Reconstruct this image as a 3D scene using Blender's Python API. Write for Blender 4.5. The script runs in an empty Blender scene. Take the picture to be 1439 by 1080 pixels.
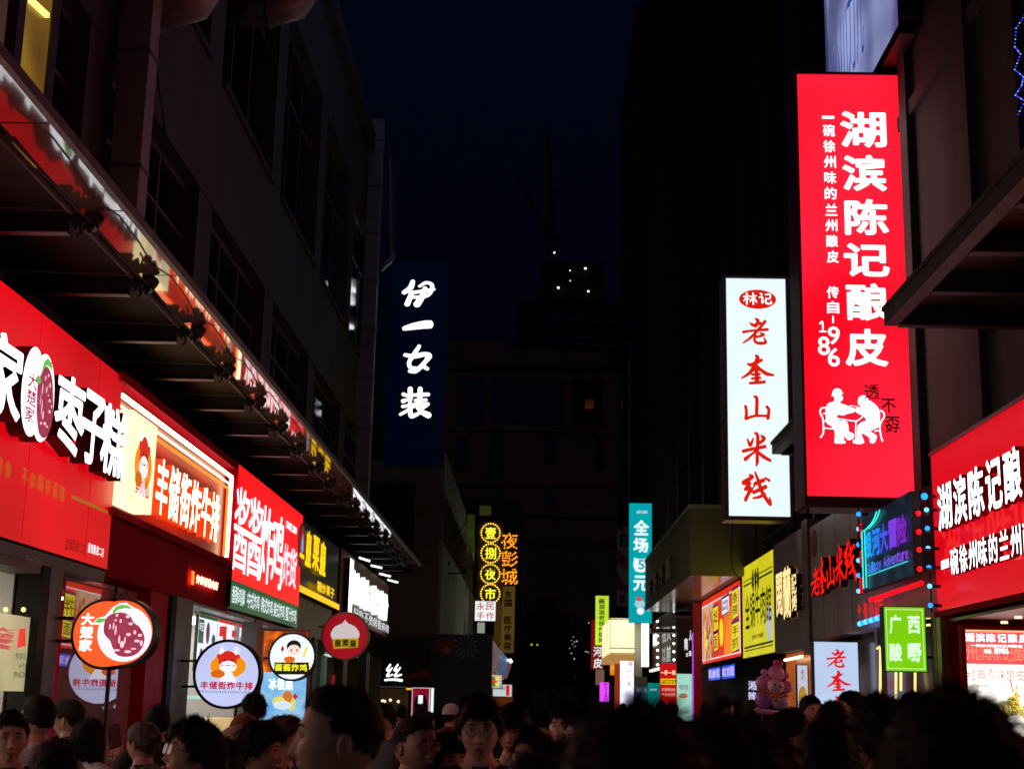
import bpy, bmesh, math, random
import numpy as np
from mathutils import Vector, Matrix, noise
random.seed(7); rng = np.random.default_rng(7)
S = bpy.context.scene
C = S.collection
R = math.radians

# ------------------------------------------------------------------ camera
CAM = Vector((0, 0, 1.68)); F = 2000.0            # focal length in pixels of the 1439-wide photograph (50 mm)
yc = Vector((28.5/F, -445/F, -1)).normalized()    # the street's direction seen by the camera
up0 = Vector((math.sin(.017), math.cos(.017), 0))
zc = (up0 - yc*up0.dot(yc)).normalized()
xc = yc.cross(zc)
W2C = Matrix((xc, yc, zc)).transposed()           # world axes in camera coordinates
C2W = W2C.transposed()
cam = bpy.data.cameras.new('camera'); co = bpy.data.objects.new('camera', cam); C.objects.link(co)
co.matrix_world = Matrix.Translation(CAM) @ C2W.to_4x4()
cam.sensor_width = 36; cam.lens = 36*F/1439; cam.clip_start = .1; cam.clip_end = 3000
cam.dof.use_dof = True; cam.dof.focus_distance = 12; cam.dof.aperture_fstop = 4.8
S.camera = co
def ray(u, v): return (C2W @ Vector(((u-719.5)/F, -(v-540)/F, -1)))
def onx(u, v, x): d = ray(u, v); return CAM + d*((x-CAM.x)/d.x)
def ony(u, v, y): d = ray(u, v); return CAM + d*((y-CAM.y)/d.y)
def fL(s): return onx(748-300, 985-300*s, -1).z-CAM.z     # height over sideways distance of a line running down the street
def fR(s): return onx(748+300, 985-300*s, 1).z-CAM.z
def yat(u, x, v=850): return onx(u, v, x).y
# ------------------------------------------------------------------ night sky, faint added fill sun, exposure
w = bpy.data.worlds.new('World'); S.world = w; w.use_nodes = True
nt = w.node_tree; sk = nt.nodes.new('ShaderNodeTexSky'); sk.sky_type = 'NISHITA'; sk.sun_disc = False
sk.sun_elevation = R(-3.4); sk.sun_rotation = R(200); sk.air_density = 1.0; sk.ozone_density = 4; sk.dust_density = .3
mx = nt.nodes.new('ShaderNodeMix'); mx.data_type = 'RGBA'; mx.blend_type = 'MULTIPLY'; mx.inputs[0].default_value = 1; mx.inputs[7].default_value = (.42, 1.0, .95, 1)
nt.links.new(sk.outputs[0], mx.inputs[6]); nt.links.new(mx.outputs[2], nt.nodes['Background'].inputs[0]); nt.nodes['Background'].inputs[1].default_value = .16
sl = bpy.data.lights.new('far_fill_sun', 'SUN'); sl.energy = .016; sl.angle = R(10); sl.color = (.85, .85, 1)  # dim sun added behind the camera to brighten the far building
so = bpy.data.objects.new('far_fill_sun', sl); C.objects.link(so); so.rotation_euler = (R(52), 0, R(-6))
S.view_settings.view_transform = 'Standard'; S.view_settings.look = 'None'
S.view_settings.exposure = 0; S.view_settings.gamma = 1; S.view_settings.use_curve_mapping = False
S.cycles.use_denoising = True; S.cycles.max_bounces = 6; S.cycles.diffuse_bounces = 3; S.cycles.glossy_bounces = 3
S.cycles.sample_clamp_indirect = 4; S.cycles.use_light_tree = True

# ------------------------------------------------------------------ materials
def lin(c):
    c = c/255.0
    return c/12.92 if c <= .04045 else ((c+.055)/1.055)**2.4
def srgb(r, g, b): return (lin(r), lin(g), lin(b), 1)
MATS = {}
def pbr(name, col, rough=.6, metal=0, spec=.5, var=0, scale=3, col2=None, bump=0, stretch=None, trans=0, coat=0, bscale=None):
    if name in MATS: return MATS[name]
    m = bpy.data.materials.new(name); m.use_nodes = True; MATS[name] = m
    n = m.node_tree; b = n.nodes['Principled BSDF']
    b.inputs['Base Color'].default_value = (*col, 1); b.inputs['Roughness'].default_value = rough
    b.inputs['Metallic'].default_value = metal; b.inputs['Specular IOR Level'].default_value = spec
    if trans: b.inputs['Transmission Weight'].default_value = trans
    if coat: b.inputs['Coat Weight'].default_value = coat
    if var or bump:
        tc = n.nodes.new('ShaderNodeTexCoord'); mp = n.nodes.new('ShaderNodeMapping')
        n.links.new(tc.outputs['Object'], mp.inputs[0])
        if stretch: mp.inputs['Scale'].default_value = stretch
        t = n.nodes.new('ShaderNodeTexNoise'); t.inputs['Scale'].default_value = scale; t.inputs['Detail'].default_value = 6
        t.inputs['Roughness'].default_value = .65
        n.links.new(mp.outputs[0], t.inputs[0])
        if var:
            cr = n.nodes.new('ShaderNodeValToRGB'); n.links.new(t.outputs[0], cr.inputs[0])
            c2 = col2 or tuple(c*(1-var) for c in col)
            cr.color_ramp.elements[0].position = .32; cr.color_ramp.elements[1].position = .68
            cr.color_ramp.elements[0].color = (*c2, 1); cr.color_ramp.elements[1].color = (*col, 1)
            n.links.new(cr.outputs[0], b.inputs['Base Color'])
            mr = n.nodes.new('ShaderNodeMapRange'); n.links.new(t.outputs[0], mr.inputs[0])
            mr.inputs[3].default_value = min(1, rough*1.25); mr.inputs[4].default_value = rough*.8
            n.links.new(mr.outputs[0], b.inputs['Roughness'])
        if bump:
            t2 = n.nodes.new('ShaderNodeTexNoise'); t2.inputs['Scale'].default_value = bscale or scale*4; t2.inputs['Detail'].default_value = 5
            n.links.new(mp.outputs[0], t2.inputs[0])
            bp = n.nodes.new('ShaderNodeBump'); bp.inputs['Strength'].default_value = bump; bp.inputs['Distance'].default_value = .02
            n.links.new(t2.outputs[0], bp.inputs['Height']); n.links.new(bp.outputs[0], b.inputs['Normal'])
    return m
def emis(name, rgb, st=1.0, var=0, scale=.6, rgb2=None, base=None, rough=.35):
    """lit face of a lightbox / neon: the light behind it is never quite even"""
    if name in MATS: return MATS[name]
    m = bpy.data.materials.new(name); m.use_nodes = True; MATS[name] = m
    n = m.node_tree; b = n.nodes['Principled BSDF']; c = srgb(*rgb)
    b.inputs['Base Color'].default_value = (*[min(.6, x*.5) for x in (base or c[:3])], 1)
    b.inputs['Roughness'].default_value = rough
    b.inputs['Emission Color'].default_value = c; b.inputs['Emission Strength'].default_value = st
    if var or rgb2:
        tc = n.nodes.new('ShaderNodeTexCoord'); t = n.nodes.new('ShaderNodeTexNoise')
        t.inputs['Scale'].default_value = scale; t.inputs['Detail'].default_value = 1.5
        n.links.new(tc.outputs['Object'], t.inputs[0])
        if var:
            mr = n.nodes.new('ShaderNodeMapRange'); n.links.new(t.outputs[0], mr.inputs[0])
            mr.inputs[1].default_value = .25; mr.inputs[2].default_value = .75
            mr.inputs[3].default_value = st*(1-var); mr.inputs[4].default_value = st*(1+var)
            n.links.new(mr.outputs[0], b.inputs['Emission Strength'])
        if rgb2:
            cr = n.nodes.new('ShaderNodeValToRGB'); n.links.new(t.outputs[0], cr.inputs[0])
            cr.color_ramp.elements[0].position = .35; cr.color_ramp.elements[1].position = .65
            cr.color_ramp.elements[0].color = srgb(*rgb2); cr.color_ramp.elements[1].color = c
            n.links.new(cr.outputs[0], b.inputs['Emission Color'])
    return m

# ------------------------------------------------------------------ mesh builder
class MB:
    def __init__(s): s.v = []; s.f = []; s.m = []; s.mats = []; s.sm = []
    def mi(s, mat):
        if mat not in s.mats: s.mats.append(mat)
        return s.mats.index(mat)
    def add(s, vs, fs, mat, smooth=False):
        b = len(s.v); k = s.mi(mat); s.v += [tuple(p) for p in vs]
        for f in fs: s.f.append(tuple(b+i for i in f)); s.m.append(k); s.sm.append(smooth)
    def box(s, a, b, mat):
        x0, y0, z0 = [min(p, q) for p, q in zip(a, b)]; x1, y1, z1 = [max(p, q) for p, q in zip(a, b)]
        s.add([(x0,y0,z0),(x1,y0,z0),(x1,y1,z0),(x0,y1,z0),(x0,y0,z1),(x1,y0,z1),(x1,y1,z1),(x0,y1,z1)],
              [(0,3,2,1),(4,5,6,7),(0,1,5,4),(1,2,6,5),(2,3,7,6),(3,0,4,7)], mat)
    def bar(s, p, q, w, h, mat, up=(0,0,1)):
        p = Vector(p); q = Vector(q); d = (q-p).normalized(); a = d.cross(Vector(up))
        if a.length < 1e-4: a = d.cross(Vector((0,1,0)))
        a.normalize(); c = a.cross(d)
        vs = [e + a*sx*w/2 + c*sy*h/2 for e in (p, q) for sx, sy in ((-1,-1),(1,-1),(1,1),(-1,1))]
        s.add(vs, [(0,1,2,3),(7,6,5,4),(0,4,5,1),(1,5,6,2),(2,6,7,3),(3,7,4,0)], mat)
    def tube(s, pts, r, mat, n=8, cap=True):
        pts = [Vector(p) for p in pts]; rs = r if hasattr(r, '__len__') else [r]*len(pts)
        b = len(s.v); k = s.mi(mat); prev = None
        for i, p in enumerate(pts):
            d = (pts[min(i+1, len(pts)-1)] - pts[max(i-1, 0)]).normalized()
            a = prev - d*prev.dot(d) if prev else d.cross(Vector((0.13, .27, 1)))
            if a.length < 1e-5: a = d.cross(Vector((1, 0, 0)))
            a.normalize(); prev = a; c = d.cross(a)
            for j in range(n):
                t = 2*math.pi*j/n; s.v.append(tuple(p + (a*math.cos(t)+c*math.sin(t))*rs[i]))
        for i in range(len(pts)-1):
            for j in range(n):
                s.f.append((b+i*n+j, b+i*n+(j+1)%n, b+(i+1)*n+(j+1)%n, b+(i+1)*n+j)); s.m.append(k); s.sm.append(True)
        if cap:
            s.f.append(tuple(b+j for j in range(n))[::-1]); s.m.append(k); s.sm.append(False)
            s.f.append(tuple(b+(len(pts)-1)*n+j for j in range(n))); s.m.append(k); s.sm.append(False)
    def ball(s, c, r, mat, nu=10, nv=6, sc=(1,1,1)):
        b = len(s.v); k = s.mi(mat); c = Vector(c)
        s.v.append(tuple(c+Vector((0,0,r*sc[2]))))
        for i in range(1, nv):
            t = math.pi*i/nv
            for j in range(nu):
                p = 2*math.pi*j/nu
                s.v.append((c.x+r*sc[0]*math.sin(t)*math.cos(p), c.y+r*sc[1]*math.sin(t)*math.sin(p), c.z+r*sc[2]*math.cos(t)))
        s.v.append(tuple(c-Vector((0,0,r*sc[2])))); e = len(s.v)-1
        for j in range(nu):
            s.f.append((b, b+1+j, b+1+(j+1)%nu)); s.m.append(k); s.sm.append(True)
            q = b+1+(nv-2)*nu; s.f.append((e, q+(j+1)%nu, q+j)); s.m.append(k); s.sm.append(True)
            for i in range(nv-2):
                q = b+1+i*nu; s.f.append((q+j, q+nu+j, q+nu+(j+1)%nu, q+(j+1)%nu)); s.m.append(k); s.sm.append(True)
    def poly(s, P, pts, lift, mat, depth=0):
        """flat polygon on panel P, pts in (s,t) metres"""
        vs = [P.at(a, b, lift) for a, b in pts]; n = len(vs)
        if not depth: s.add(vs, [tuple(range(n))], mat)
        else:
            vs2 = [P.at(a, b, lift-depth) for a, b in pts]
            s.add(vs+vs2, [tuple(range(n)), tuple(range(2*n-1, n-1, -1))]+[(i, (i+1)%n, n+(i+1)%n, n+i) for i in range(n)], mat)
    def build(s, name, parent=None, bevel=0):
        P = np.array(s.v, dtype=float); c = (P.min(0)+P.max(0))/2
        if not parent: c[2] = P[:,2].min()
        me = bpy.data.meshes.new(name); me.from_pydata((P-c).tolist(), [], s.f)
        for m in s.mats: me.materials.append(m)
        me.polygons.foreach_set('material_index', s.m); me.polygons.foreach_set('use_smooth', s.sm); me.update()
        o = bpy.data.objects.new(name, me); C.objects.link(o)
        loc = Vector(c)
        if parent: o.parent = parent; loc = loc - wloc(parent)
        o.location = loc
        if bevel:
            b = o.modifiers.new('bevel', 'BEVEL'); b.width = bevel; b.segments = 2; b.limit_method = 'ANGLE'
        return o
def wloc(o):
    l = Vector(o.location)
    while o.parent: o = o.parent; l += o.location
    return l
def thing(name, label, cat, loc=(0,0,0), group=None):
    o = bpy.data.objects.new(name, None); C.objects.link(o); o.location = loc; o.empty_display_size = .1
    o['label'] = label; o['category'] = cat
    if group: o['group'] = group
    return o
def tag(o, label=None, cat=None, group=None, kind=None):
    if label: o['label'] = label
    if cat: o['category'] = cat
    if group: o['group'] = group
    if kind: o['kind'] = kind
    return o
def onebox(name, a, b, mat, parent=None, bevel=0):
    m = MB(); m.box(a, b, mat); return m.build(name, parent, bevel)

# ------------------------------------------------------------------ panels (a sign face with its own axes)
class Panel:
    def __init__(s, kind, c):
        s.kind = kind; s.c = c
        if kind == 'L': s.r = Vector((0,1,0)); s.n = Vector((1,0,0)); s.o = Vector((c,0,0))
        if kind == 'R': s.r = Vector((0,-1,0)); s.n = Vector((-1,0,0)); s.o = Vector((c,0,0))
        if kind == 'F': s.r = Vector((1,0,0)); s.n = Vector((0,-1,0)); s.o = Vector((0,c,0))
        s.d = Vector((0,0,-1)); s.ru = None; s.rv = 820 if kind != 'F' else None
    def st(s, u, v):
        u = s.ru if u == 0 and s.ru else u; v = s.rv if v == 0 and s.rv else v
        p = onx(u, v, s.c) if s.kind != 'F' else ony(u, v, s.c)
        q = p - s.o; return q.dot(s.r), q.dot(s.d)
    def at(s, a, b, lift=0): return s.o + s.r*a + s.d*b + s.n*lift
    def box(s, u0, v0, u1, v1, u2=None, v2=None):
        """rect through left-edge top (u0,v0) and bottom-right (u1,v1)"""
        a, b = s.st(u0, v0); c, d = s.st(u1, v1); return a, b, c, d
def slab(mb, P, s0, t0, s1, t1, lift, depth, mat, side=None):
    """box whose front face is on the panel"""
    vs = [P.at(a, b, l) for l in (lift, lift-depth) for a, b in ((s0,t0),(s1,t0),(s1,t1),(s0,t1))]
    mb.add(vs, [(0,3,2,1)], mat)
    mb.add(vs, [(4,5,6,7),(0,1,5,4),(1,2,6,5),(2,3,7,6),(3,0,4,7)], side or mat)

# ------------------------------------------------------------------ glyph shapes through a distance field (bold, rounded, brushed)
NG = 84
def seg_sdf(X, Y, A, B):
    d = np.full(X.shape, 9.0)
    for (ax, ay), (bx, by) in zip(A, B):
        vx, vy = bx-ax, by-ay; L = vx*vx+vy*vy+1e-12
        t = np.clip(((X-ax)*vx+(Y-ay)*vy)/L, 0, 1)
        d = np.minimum(d, (X-ax-t*vx)**2+(Y-ay-t*vy)**2)
    return np.sqrt(d)
_field = {}
def font_field(ch):
    if ch in _field: return _field[ch]
    cu = bpy.data.curves.new('t', 'FONT'); cu.body = ch; cu.size = 1; cu.resolution_u = 3
    o = bpy.data.objects.new('t', cu); C.objects.link(o); bpy.context.view_layer.update()
    me = bpy.data.meshes.new_from_object(o.evaluated_get(bpy.context.evaluated_depsgraph_get()))
    V = np.array([v.co[:2] for v in me.vertices]); cnt = {}
    for p in me.polygons:
        for k in p.edge_keys: cnt[k] = cnt.get(k, 0)+1
    E = [k for k, c in cnt.items() if c == 1]
    bpy.data.objects.remove(o); bpy.data.curves.remove(cu); bpy.data.meshes.remove(me)
    A = V[[e[0] for e in E]]; B = V[[e[1] for e in E]]
    lo = V.min(0)-.09; hi = V.max(0)+.09
    h = max(hi-lo)/NG; nx = int((hi[0]-lo[0])/h)+2; ny = int((hi[1]-lo[1])/h)+2
    X, Y = np.meshgrid(lo[0]+h*np.arange(nx), lo[1]+h*np.arange(ny))
    D = seg_sdf(X, Y, A, B); ins = np.zeros(X.shape, bool)
    for (ax, ay), (bx, by) in zip(A, B):
        c = (ay > Y) != (by > Y)
        with np.errstate(divide='ignore', invalid='ignore'): xi = (bx-ax)*(Y-ay)/(by-ay)+ax
        ins ^= c & (X < xi)
    _field[ch] = (X, Y, np.where(ins, -D, D)); return _field[ch]
def catmull(P, n=6):
    P = [np.array(p, float) for p in P]
    if len(P) < 3: return P
    Q = [2*P[0]-P[1]]+P+[2*P[-1]-P[-2]]; out = []
    for i in range(1, len(Q)-2):
        for k in range(n):
            t = k/n; a, b, c, d = Q[i-1:i+3]
            out.append(.5*((2*b)+(c-a)*t+(2*a-5*b+4*c-d)*t*t+(3*b-a-3*c+d)*t**3))
    out.append(P[-1]); return out
def brush_field(strokes):
    S_ = [catmull(s) for s in strokes]
    A = np.array([p for s in S_ for p in s[:-1]]); B = np.array([p for s in S_ for p in s[1:]])
    A = A/100; B = B/100; A[:,1] *= -1; B[:,1] *= -1
    al = np.vstack([A, B]); m = al[:,2].max()+.04; lo = al[:,:2].min(0)-m; hi = al[:,:2].max(0)+m
    h = max(hi-lo)/NG; nx = int((hi[0]-lo[0])/h)+2; ny = int((hi[1]-lo[1])/h)+2
    X, Y = np.meshgrid(lo[0]+h*np.arange(nx), lo[1]+h*np.arange(ny)); D = np.full(X.shape, 9.)
    for a, b in zip(A, B):
        vx, vy = b[0]-a[0], b[1]-a[1]; L = vx*vx+vy*vy+1e-12
        t = np.clip(((X-a[0])*vx+(Y-a[1])*vy)/L, 0, 1)
        D = np.minimum(D, np.hypot(X-a[0]-t*vx, Y-a[1]-t*vy)-(abs(a[2])*(1-t)+abs(b[2])*t)*.93)
    return X, Y, D
BRUSH = {
 '老': [[(53,1,3),(61,9,5),(51,31,4)], [(31,19,2),(45,26,5),(71,17,3)], [(3,53,4),(40,47,3),(97,42,4.5)],
        [(88,11,5),(60,45,4),(30,75,3.5),(2,95,1)], [(69,56,1.5),(82,63,3.5),(50,73,2.5)],
        [(50,66,3.5),(46,85,3.5),(60,95,4.5),(88,93,4.5),(84,75,1)]],
 '奎': [[(46,1,2),(51,9,5),(43,30,4.5),(27,60,4),(1,80,1)], [(20,31,1.5),(33,33,5),(63,17,3.5)],
        [(42,32,4),(58,48,3.5),(77,63,5),(98,68,2.5)], [(46,43,4),(48,92,5.5)], [(33,53,2.5),(56,50,3)],
        [(34,67,2.5),(56,65,3)], [(33,81,2.5),(57,78,3)], [(27,97,3.2),(48,95,3.5),(70,92,4)]],
 '山': [[(39,0,2.5),(49,9,5),(47,78,5)], [(6,42,4.5),(9,62,4),(7,91,5)], [(7,93,4.5),(40,81,4),(92,80,4)], [(87,42,4.5),(94,56,4.5),(90,90,5)]],
 '米': [[(46,0,2),(55,10,4.5),(52,60,4),(52,85,4.5),(49,99,1.5)], [(18,19,1),(28,37,4.5),(39,17,1)], [(68,9,2),(77,17,5),(60,32,2)],
        [(2,56,3.5),(30,50,3.5),(80,41,4)], [(46,56,2),(30,66,2.5),(10,80,5)], [(52,56,3),(75,72,4.5),(98,83,3)]],
 '线': [[(30,9,2.5),(37,15,4.5),(7,31,4.5)], [(8,34,4.5),(28,33,4.5),(14,52,4)], [(18,52,3.5),(31,50,4),(14,84,4.5)],
        [(48,0,1.5),(58,25,4),(68,55,4.5),(84,80,4.5),(98,97,3.5),(96,77,1)], [(46,35,4),(75,24,5)], [(42,61,4),(82,44,5)],
        [(40,79,1),(60,75,3),(79,66,3)], [(82,17,1.5),(95,24,3)], [(30,63,.8),(48,36,1)]],
 '1': [[(26,22,6),(52,6,7),(54,96,7)], [(22,96,5),(84,96,5)]],
 '伊': [[(32,2,5),(25,27,7),(6,45,5.5)], [(29,52,6),(17,90,7)], [(54,20,2.5),(74,6,3.5),(92,13,4),(92,34,4),(80,55,4),(50,64,4.5)],
        [(26,46,4),(60,40,4),(99,31,3)], [(71,28,5),(63,60,7.5),(48,90,9.5)], [(30,63,3.5),(60,62,3.5)]],
 '一': [[(6,22,3.5),(35,16,7),(70,11,9),(90,10,9)]],
 '女': [[(53,1,4),(38,27,5.5),(20,60,5),(25,80,5),(48,86,6)], [(4,34,4),(35,39,6),(70,31,6.5),(90,36,7),(78,56,6),(62,76,6),(42,93,6.5),(22,94,3.5)], [(70,76,4),(84,84,4.5)]],
 '装': [[(30,4,6),(31,30,6),(30,46,4)], [(9,22,4),(22,27,3)], [(9,45,5),(21,40,2)], [(42,24,3),(88,21,4)], [(62,3,5.5),(62,40,6)], [(48,42,3),(82,40,3)],
        [(8,63,3),(50,56,4),(88,54,4)], [(50,56,3),(30,72,3),(2,90,2.5)], [(32,70,4.5),(36,94,5.5),(52,90,4),(63,83,2.5)], [(52,60,4),(70,80,6),(91,91,8)], [(85,57,3.5),(66,72,3)]],
 '丝': [[(30,2,5),(12,34,5),(36,30,3)], [(40,20,4),(14,66,5),(45,58,4)], [(72,2,5),(54,34,5),(76,28,3)], [(86,18,4),(58,66,5),(92,58,5)], [(4,90,5),(50,86,6),(97,90,7)]],
 '林': [[(3,33,4),(45,26,4)], [(26,2,5),(26,98,4.5)], [(24,36,4),(4,70,3)], [(28,38,3),(42,56,4)], [(52,32,4),(97,25,4)], [(74,2,5),(74,96,5)], [(72,34,4),(50,75,3)], [(76,36,4),(98,76,5)]],
 '记': [[(12,6,5),(24,16,5)], [(2,38,4),(26,36,5),(24,82,5),(40,66,2)], [(50,16,4),(86,12,5),(84,46,5),(56,50,4)], [(54,46,5),(54,80,6),(72,90,6),(96,84,6),(92,66,2)]],
}
def march(X, Y, D, r, soft=0):
    """polygons of {D < r}: full cells merged in rows, edge cells clipped; returns verts, faces, outline pairs"""
    D = D-r; ny, nx = D.shape; ins = D < 0; vs = []; fs = []; idx = {}; edges = []
    def V(key, x, y):
        if key not in idx: idx[key] = len(vs); vs.append((x, y))
        return idx[key]
    def corner(i, j): return V((i, j), X[i, j], Y[i, j])
    def cross(i, j, k, l):
        a, b = D[i, j], D[k, l]; t = a/(a-b); key = (i, j, k, l) if (i, j) < (k, l) else (k, l, i, j)
        return V(key, X[i,j]+(X[k,l]-X[i,j])*t, Y[i,j]+(Y[k,l]-Y[i,j])*t)
    cellsum = ins[:-1,:-1].astype(int)+ins[1:,:-1]+ins[:-1,1:]+ins[1:,1:]
    for i in range(ny-1):
        j = 0; row = cellsum[i]
        while j < nx-1:
            if row[j] == 4:
                k = j
                while k < nx-1 and row[k] == 4: k += 1
                fs.append((corner(i,j), corner(i,k), corner(i+1,k), corner(i+1,j))); j = k; continue
            if row[j] > 0:
                cs = [(i,j),(i,j+1),(i+1,j+1),(i+1,j)]; pl = []; ex = []
                for q in range(4):
                    a, b = cs[q], cs[(q+1)%4]
                    if ins[a]: pl.append(corner(*a))
                    if ins[a] != ins[b]: c = cross(*a, *b); pl.append(c); ex.append((c, ins[a]))
                if len(pl) >= 3: fs.append(tuple(pl))
                if len(ex) == 2:
                    (c0, out0), (c1, _) = ex; edges.append((c0, c1) if out0 else (c1, c0))
                elif len(ex) == 4: edges += [(ex[0][0], ex[1][0]), (ex[2][0], ex[3][0])]
            j += 1
    return np.array(vs), fs, edges
_gm = {}
def glyph_mesh(ch, r, deep, style, mats):
    """unit mesh: ink box is x 0..1, y 0..-1; z front 0, sides go back to z=-1"""
    key = (ch, r, deep, style, tuple(m.name for m in mats))
    if key in _gm: return _gm[key]
    X, Y, D = brush_field(BRUSH[ch]) if style == 'brush' and ch in BRUSH else font_field(ch)
    vs, fs, ed = march(X, Y, D, r)
    lo = vs.min(0); hi = vs.max(0); n = len(vs); asp = (hi[0]-lo[0])/(hi[1]-lo[1])
    q = np.zeros((n, 3)); q[:,0] = (vs[:,0]-lo[0])/(hi[0]-lo[0]); q[:,1] = (vs[:,1]-hi[1])/(hi[1]-lo[1])
    ft = list(fs); mi = [0]*len(fs); V3 = q
    if deep:
        b = q.copy(); b[:,2] = -1; V3 = np.vstack([q, b])
        ft += [(a, c, c+n, a+n) for a, c in ed]; mi += [1]*len(ed)
    me = bpy.data.meshes.new('character'); me.from_pydata(V3.tolist(), [], ft)
    for m in mats: me.materials.append(m)
    me.polygons.foreach_set('material_index', mi); me.update()
    _gm[key] = (me, asp); return _gm[key]
def put(parent, P, ch, s0, t0, s1, t1, mat, lift=.012, r=.0, deep=0, side=None, style='', name='character'):
    me, asp = glyph_mesh(ch, r, bool(deep), style, [mat]+([side or mat] if deep else []))
    o = bpy.data.objects.new(name, me); C.objects.link(o)
    M = Matrix.Identity(4)
    for k, vec in enumerate((P.r*(s1-s0), -P.d*(t1-t0), P.n*(deep or 1))):
        for i in range(3): M[i][k] = vec[i]
    p = P.at(s0, t0, lift) - (wloc(parent) if parent else Vector())
    for i in range(3): M[i][3] = p[i]
    if parent: o.parent = parent
    o.matrix_local = M
    return o
THIN = {'一':(.08,.42,.92,.58), '-':(.3,.45,.7,.55), '—':(0,.47,1,.53), '1':(.15,0,.75,1), 'i':(.3,0,.7,1), 'l':(.35,0,.65,1), 'I':(.35,0,.65,1),
        'n':(0,.3,1,1), 'e':(0,.3,1,1), 'a':(0,.3,1,1), 'x':(0,.3,1,1), 'u':(0,.3,1,1), 'r':(.1,.3,.9,1), 'v':(0,.3,1,1), 'y':(0,.3,1,1.3), 't':(.1,.12,.9,1), '.':(.3,.85,.7,1), '丶':(.3,.3,.7,.7), '二':(.05,.15,.95,.85)}
def textrow(parent, P, s, s0, t0, s1, t1, mat, gap=.08, vert=False, slope=0, join=None, **k):
    """characters side by side (or stacked) filling a box on the panel"""
    n = len(s)
    for i, ch in enumerate(s):
        if ch == ' ': continue
        if vert: a, c = s0, s1; hh = (t1-t0)/n; b = t0+hh*(i+gap/2); d = t0+hh*(i+1-gap/2)
        else: b, d = t0, t1; ww = (s1-s0)/n; a = s0+ww*(i+gap/2); c = s0+ww*(i+1-gap/2)
        x0, y0, x1, y1 = THIN.get(ch, (0,0,1,1))
        put(parent, P, ch, a+(c-a)*x0, b+(d-b)*y0, a+(c-a)*x1, b+(d-b)*y1, mat, **k)
def tinyrow(parent, P, s, s0, t0, s1, t1, mat, r=.0, lift=.012, vert=False, gap=.08, name='lettering'):
    """small print, one mesh"""
    mb = MB(); n = len(s)
    for i, ch in enumerate(s):
        if ch == ' ': continue
        me, _ = glyph_mesh(ch, r, False, '', [mat])
        if vert: a, c = s0, s1; hh = (t1-t0)/n; b = t0+hh*(i+gap/2); d = t0+hh*(i+1-gap/2)
        else: b, d = t0, t1; ww = (s1-s0)/n; a = s0+ww*(i+gap/2); c = s0+ww*(i+1-gap/2)
        x0, y0, x1, y1 = THIN.get(ch, (0,0,1,1)); a, c = a+(c-a)*x0, a+(c-a)*x1; b, d = b+(d-b)*y0, b+(d-b)*y1
        mb.add([P.at(a+(c-a)*v.co.x, b-(d-b)*v.co.y, lift) for v in me.vertices], [tuple(p.vertices) for p in me.polygons], mat)
    return mb.build(name, parent)
def disc(P, cs, ct, rs, rt, n=40, a0=0, a1=360):
    return [(cs+rs*math.cos(R(a0+(a1-a0)*i/n)), ct+rt*math.sin(R(a0+(a1-a0)*i/n))) for i in range(n if a1-a0 == 360 else n+1)]
# ================================================================== materials
asphalt = pbr('asphalt', (.05,.05,.052), .75, var=.4, scale=1.5, bump=.4, bscale=60)
paving = pbr('paving', (.16,.155,.15), .6, var=.35, scale=.8, bump=.3)
conc_l = pbr('concrete_grey', (.085,.1,.105), .8, var=.35, scale=.5, stretch=(1,1,.35), bump=.3, bscale=9)
conc_r = pbr('concrete_stained', (.05,.058,.06), .8, var=.5, scale=.45, stretch=(1,1,.18), bump=.35, bscale=6)
conc_d = pbr('concrete_dark', (.06,.06,.065), .85, var=.4, scale=.3, stretch=(1,1,.2), bump=.25)
conc_far = pbr('concrete_far', (.6,.24,.2), .85, var=.35, scale=.15)
green_wall = pbr('painted_concrete', (.3,.36,.36), .8, var=.35, scale=.9, bump=.3)
brickm = pbr('brick_grey', (.22,.2,.19), .85, var=.35, scale=3)
glass_d = pbr('dark_glass', (.012,.013,.016), .08, spec=.8, var=.2, scale=1)
frame_d = pbr('dark_frame', (.03,.03,.033), .45)
frame_g = pbr('grey_frame', (.17,.17,.18), .45, metal=.3, var=.2)
black = pbr('black_paint', (.012,.012,.012), .4)
blackr = pbr('black_matte', (.01,.01,.011), .8)
steel = pbr('galvanised_steel', (.36,.36,.38), .4, metal=.55, var=.25, scale=4)
beamm = pbr('painted_steel', (.12,.105,.11), .5, metal=.2, var=.35, scale=5, bump=.3)
sheetm = pbr('canopy_sheet', (.045,.035,.03), .7, spec=.12, var=.4, scale=.7, bump=.15, bscale=3)
mirrorm = pbr('canopy_glass', (.17,.12,.09), .07, spec=1.0, var=.15, scale=.8, bump=.05, bscale=1.2, coat=.4)
mirrorm.node_tree.nodes['Principled BSDF'].inputs['Metallic'].default_value = .22
redwall = pbr('dark_red_panel', (.42,.0,.018), .75, spec=.05, var=.15, scale=.6)
redpil = pbr('red_pillar', (.6,.003,.025), .6, spec=.1, var=.15)
whitew = pbr('white_wall', (.75,.75,.76), .6, var=.08)
greyw = pbr('grey_cladding', (.62,.55,.55), .45, metal=.1, var=.3, scale=.6, stretch=(1,1,.3), bump=.15)
brownm = pbr('brown_steel', (.2,.1,.09), .4, metal=.3, var=.3)
pinkf = pbr('pink_brown_frame', (.33,.2,.22), .35, metal=.5, var=.2)
rubber = pbr('cable_rubber', (.01,.01,.01), .7)
gold = pbr('gold_paint', (.5,.3,.06), .4)
leafm = pbr('foliage', (.03,.045,.02), .7, var=.5, scale=2)
barkm = pbr('bark', (.06,.045,.035), .9, var=.4, scale=6, bump=.5)
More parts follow.
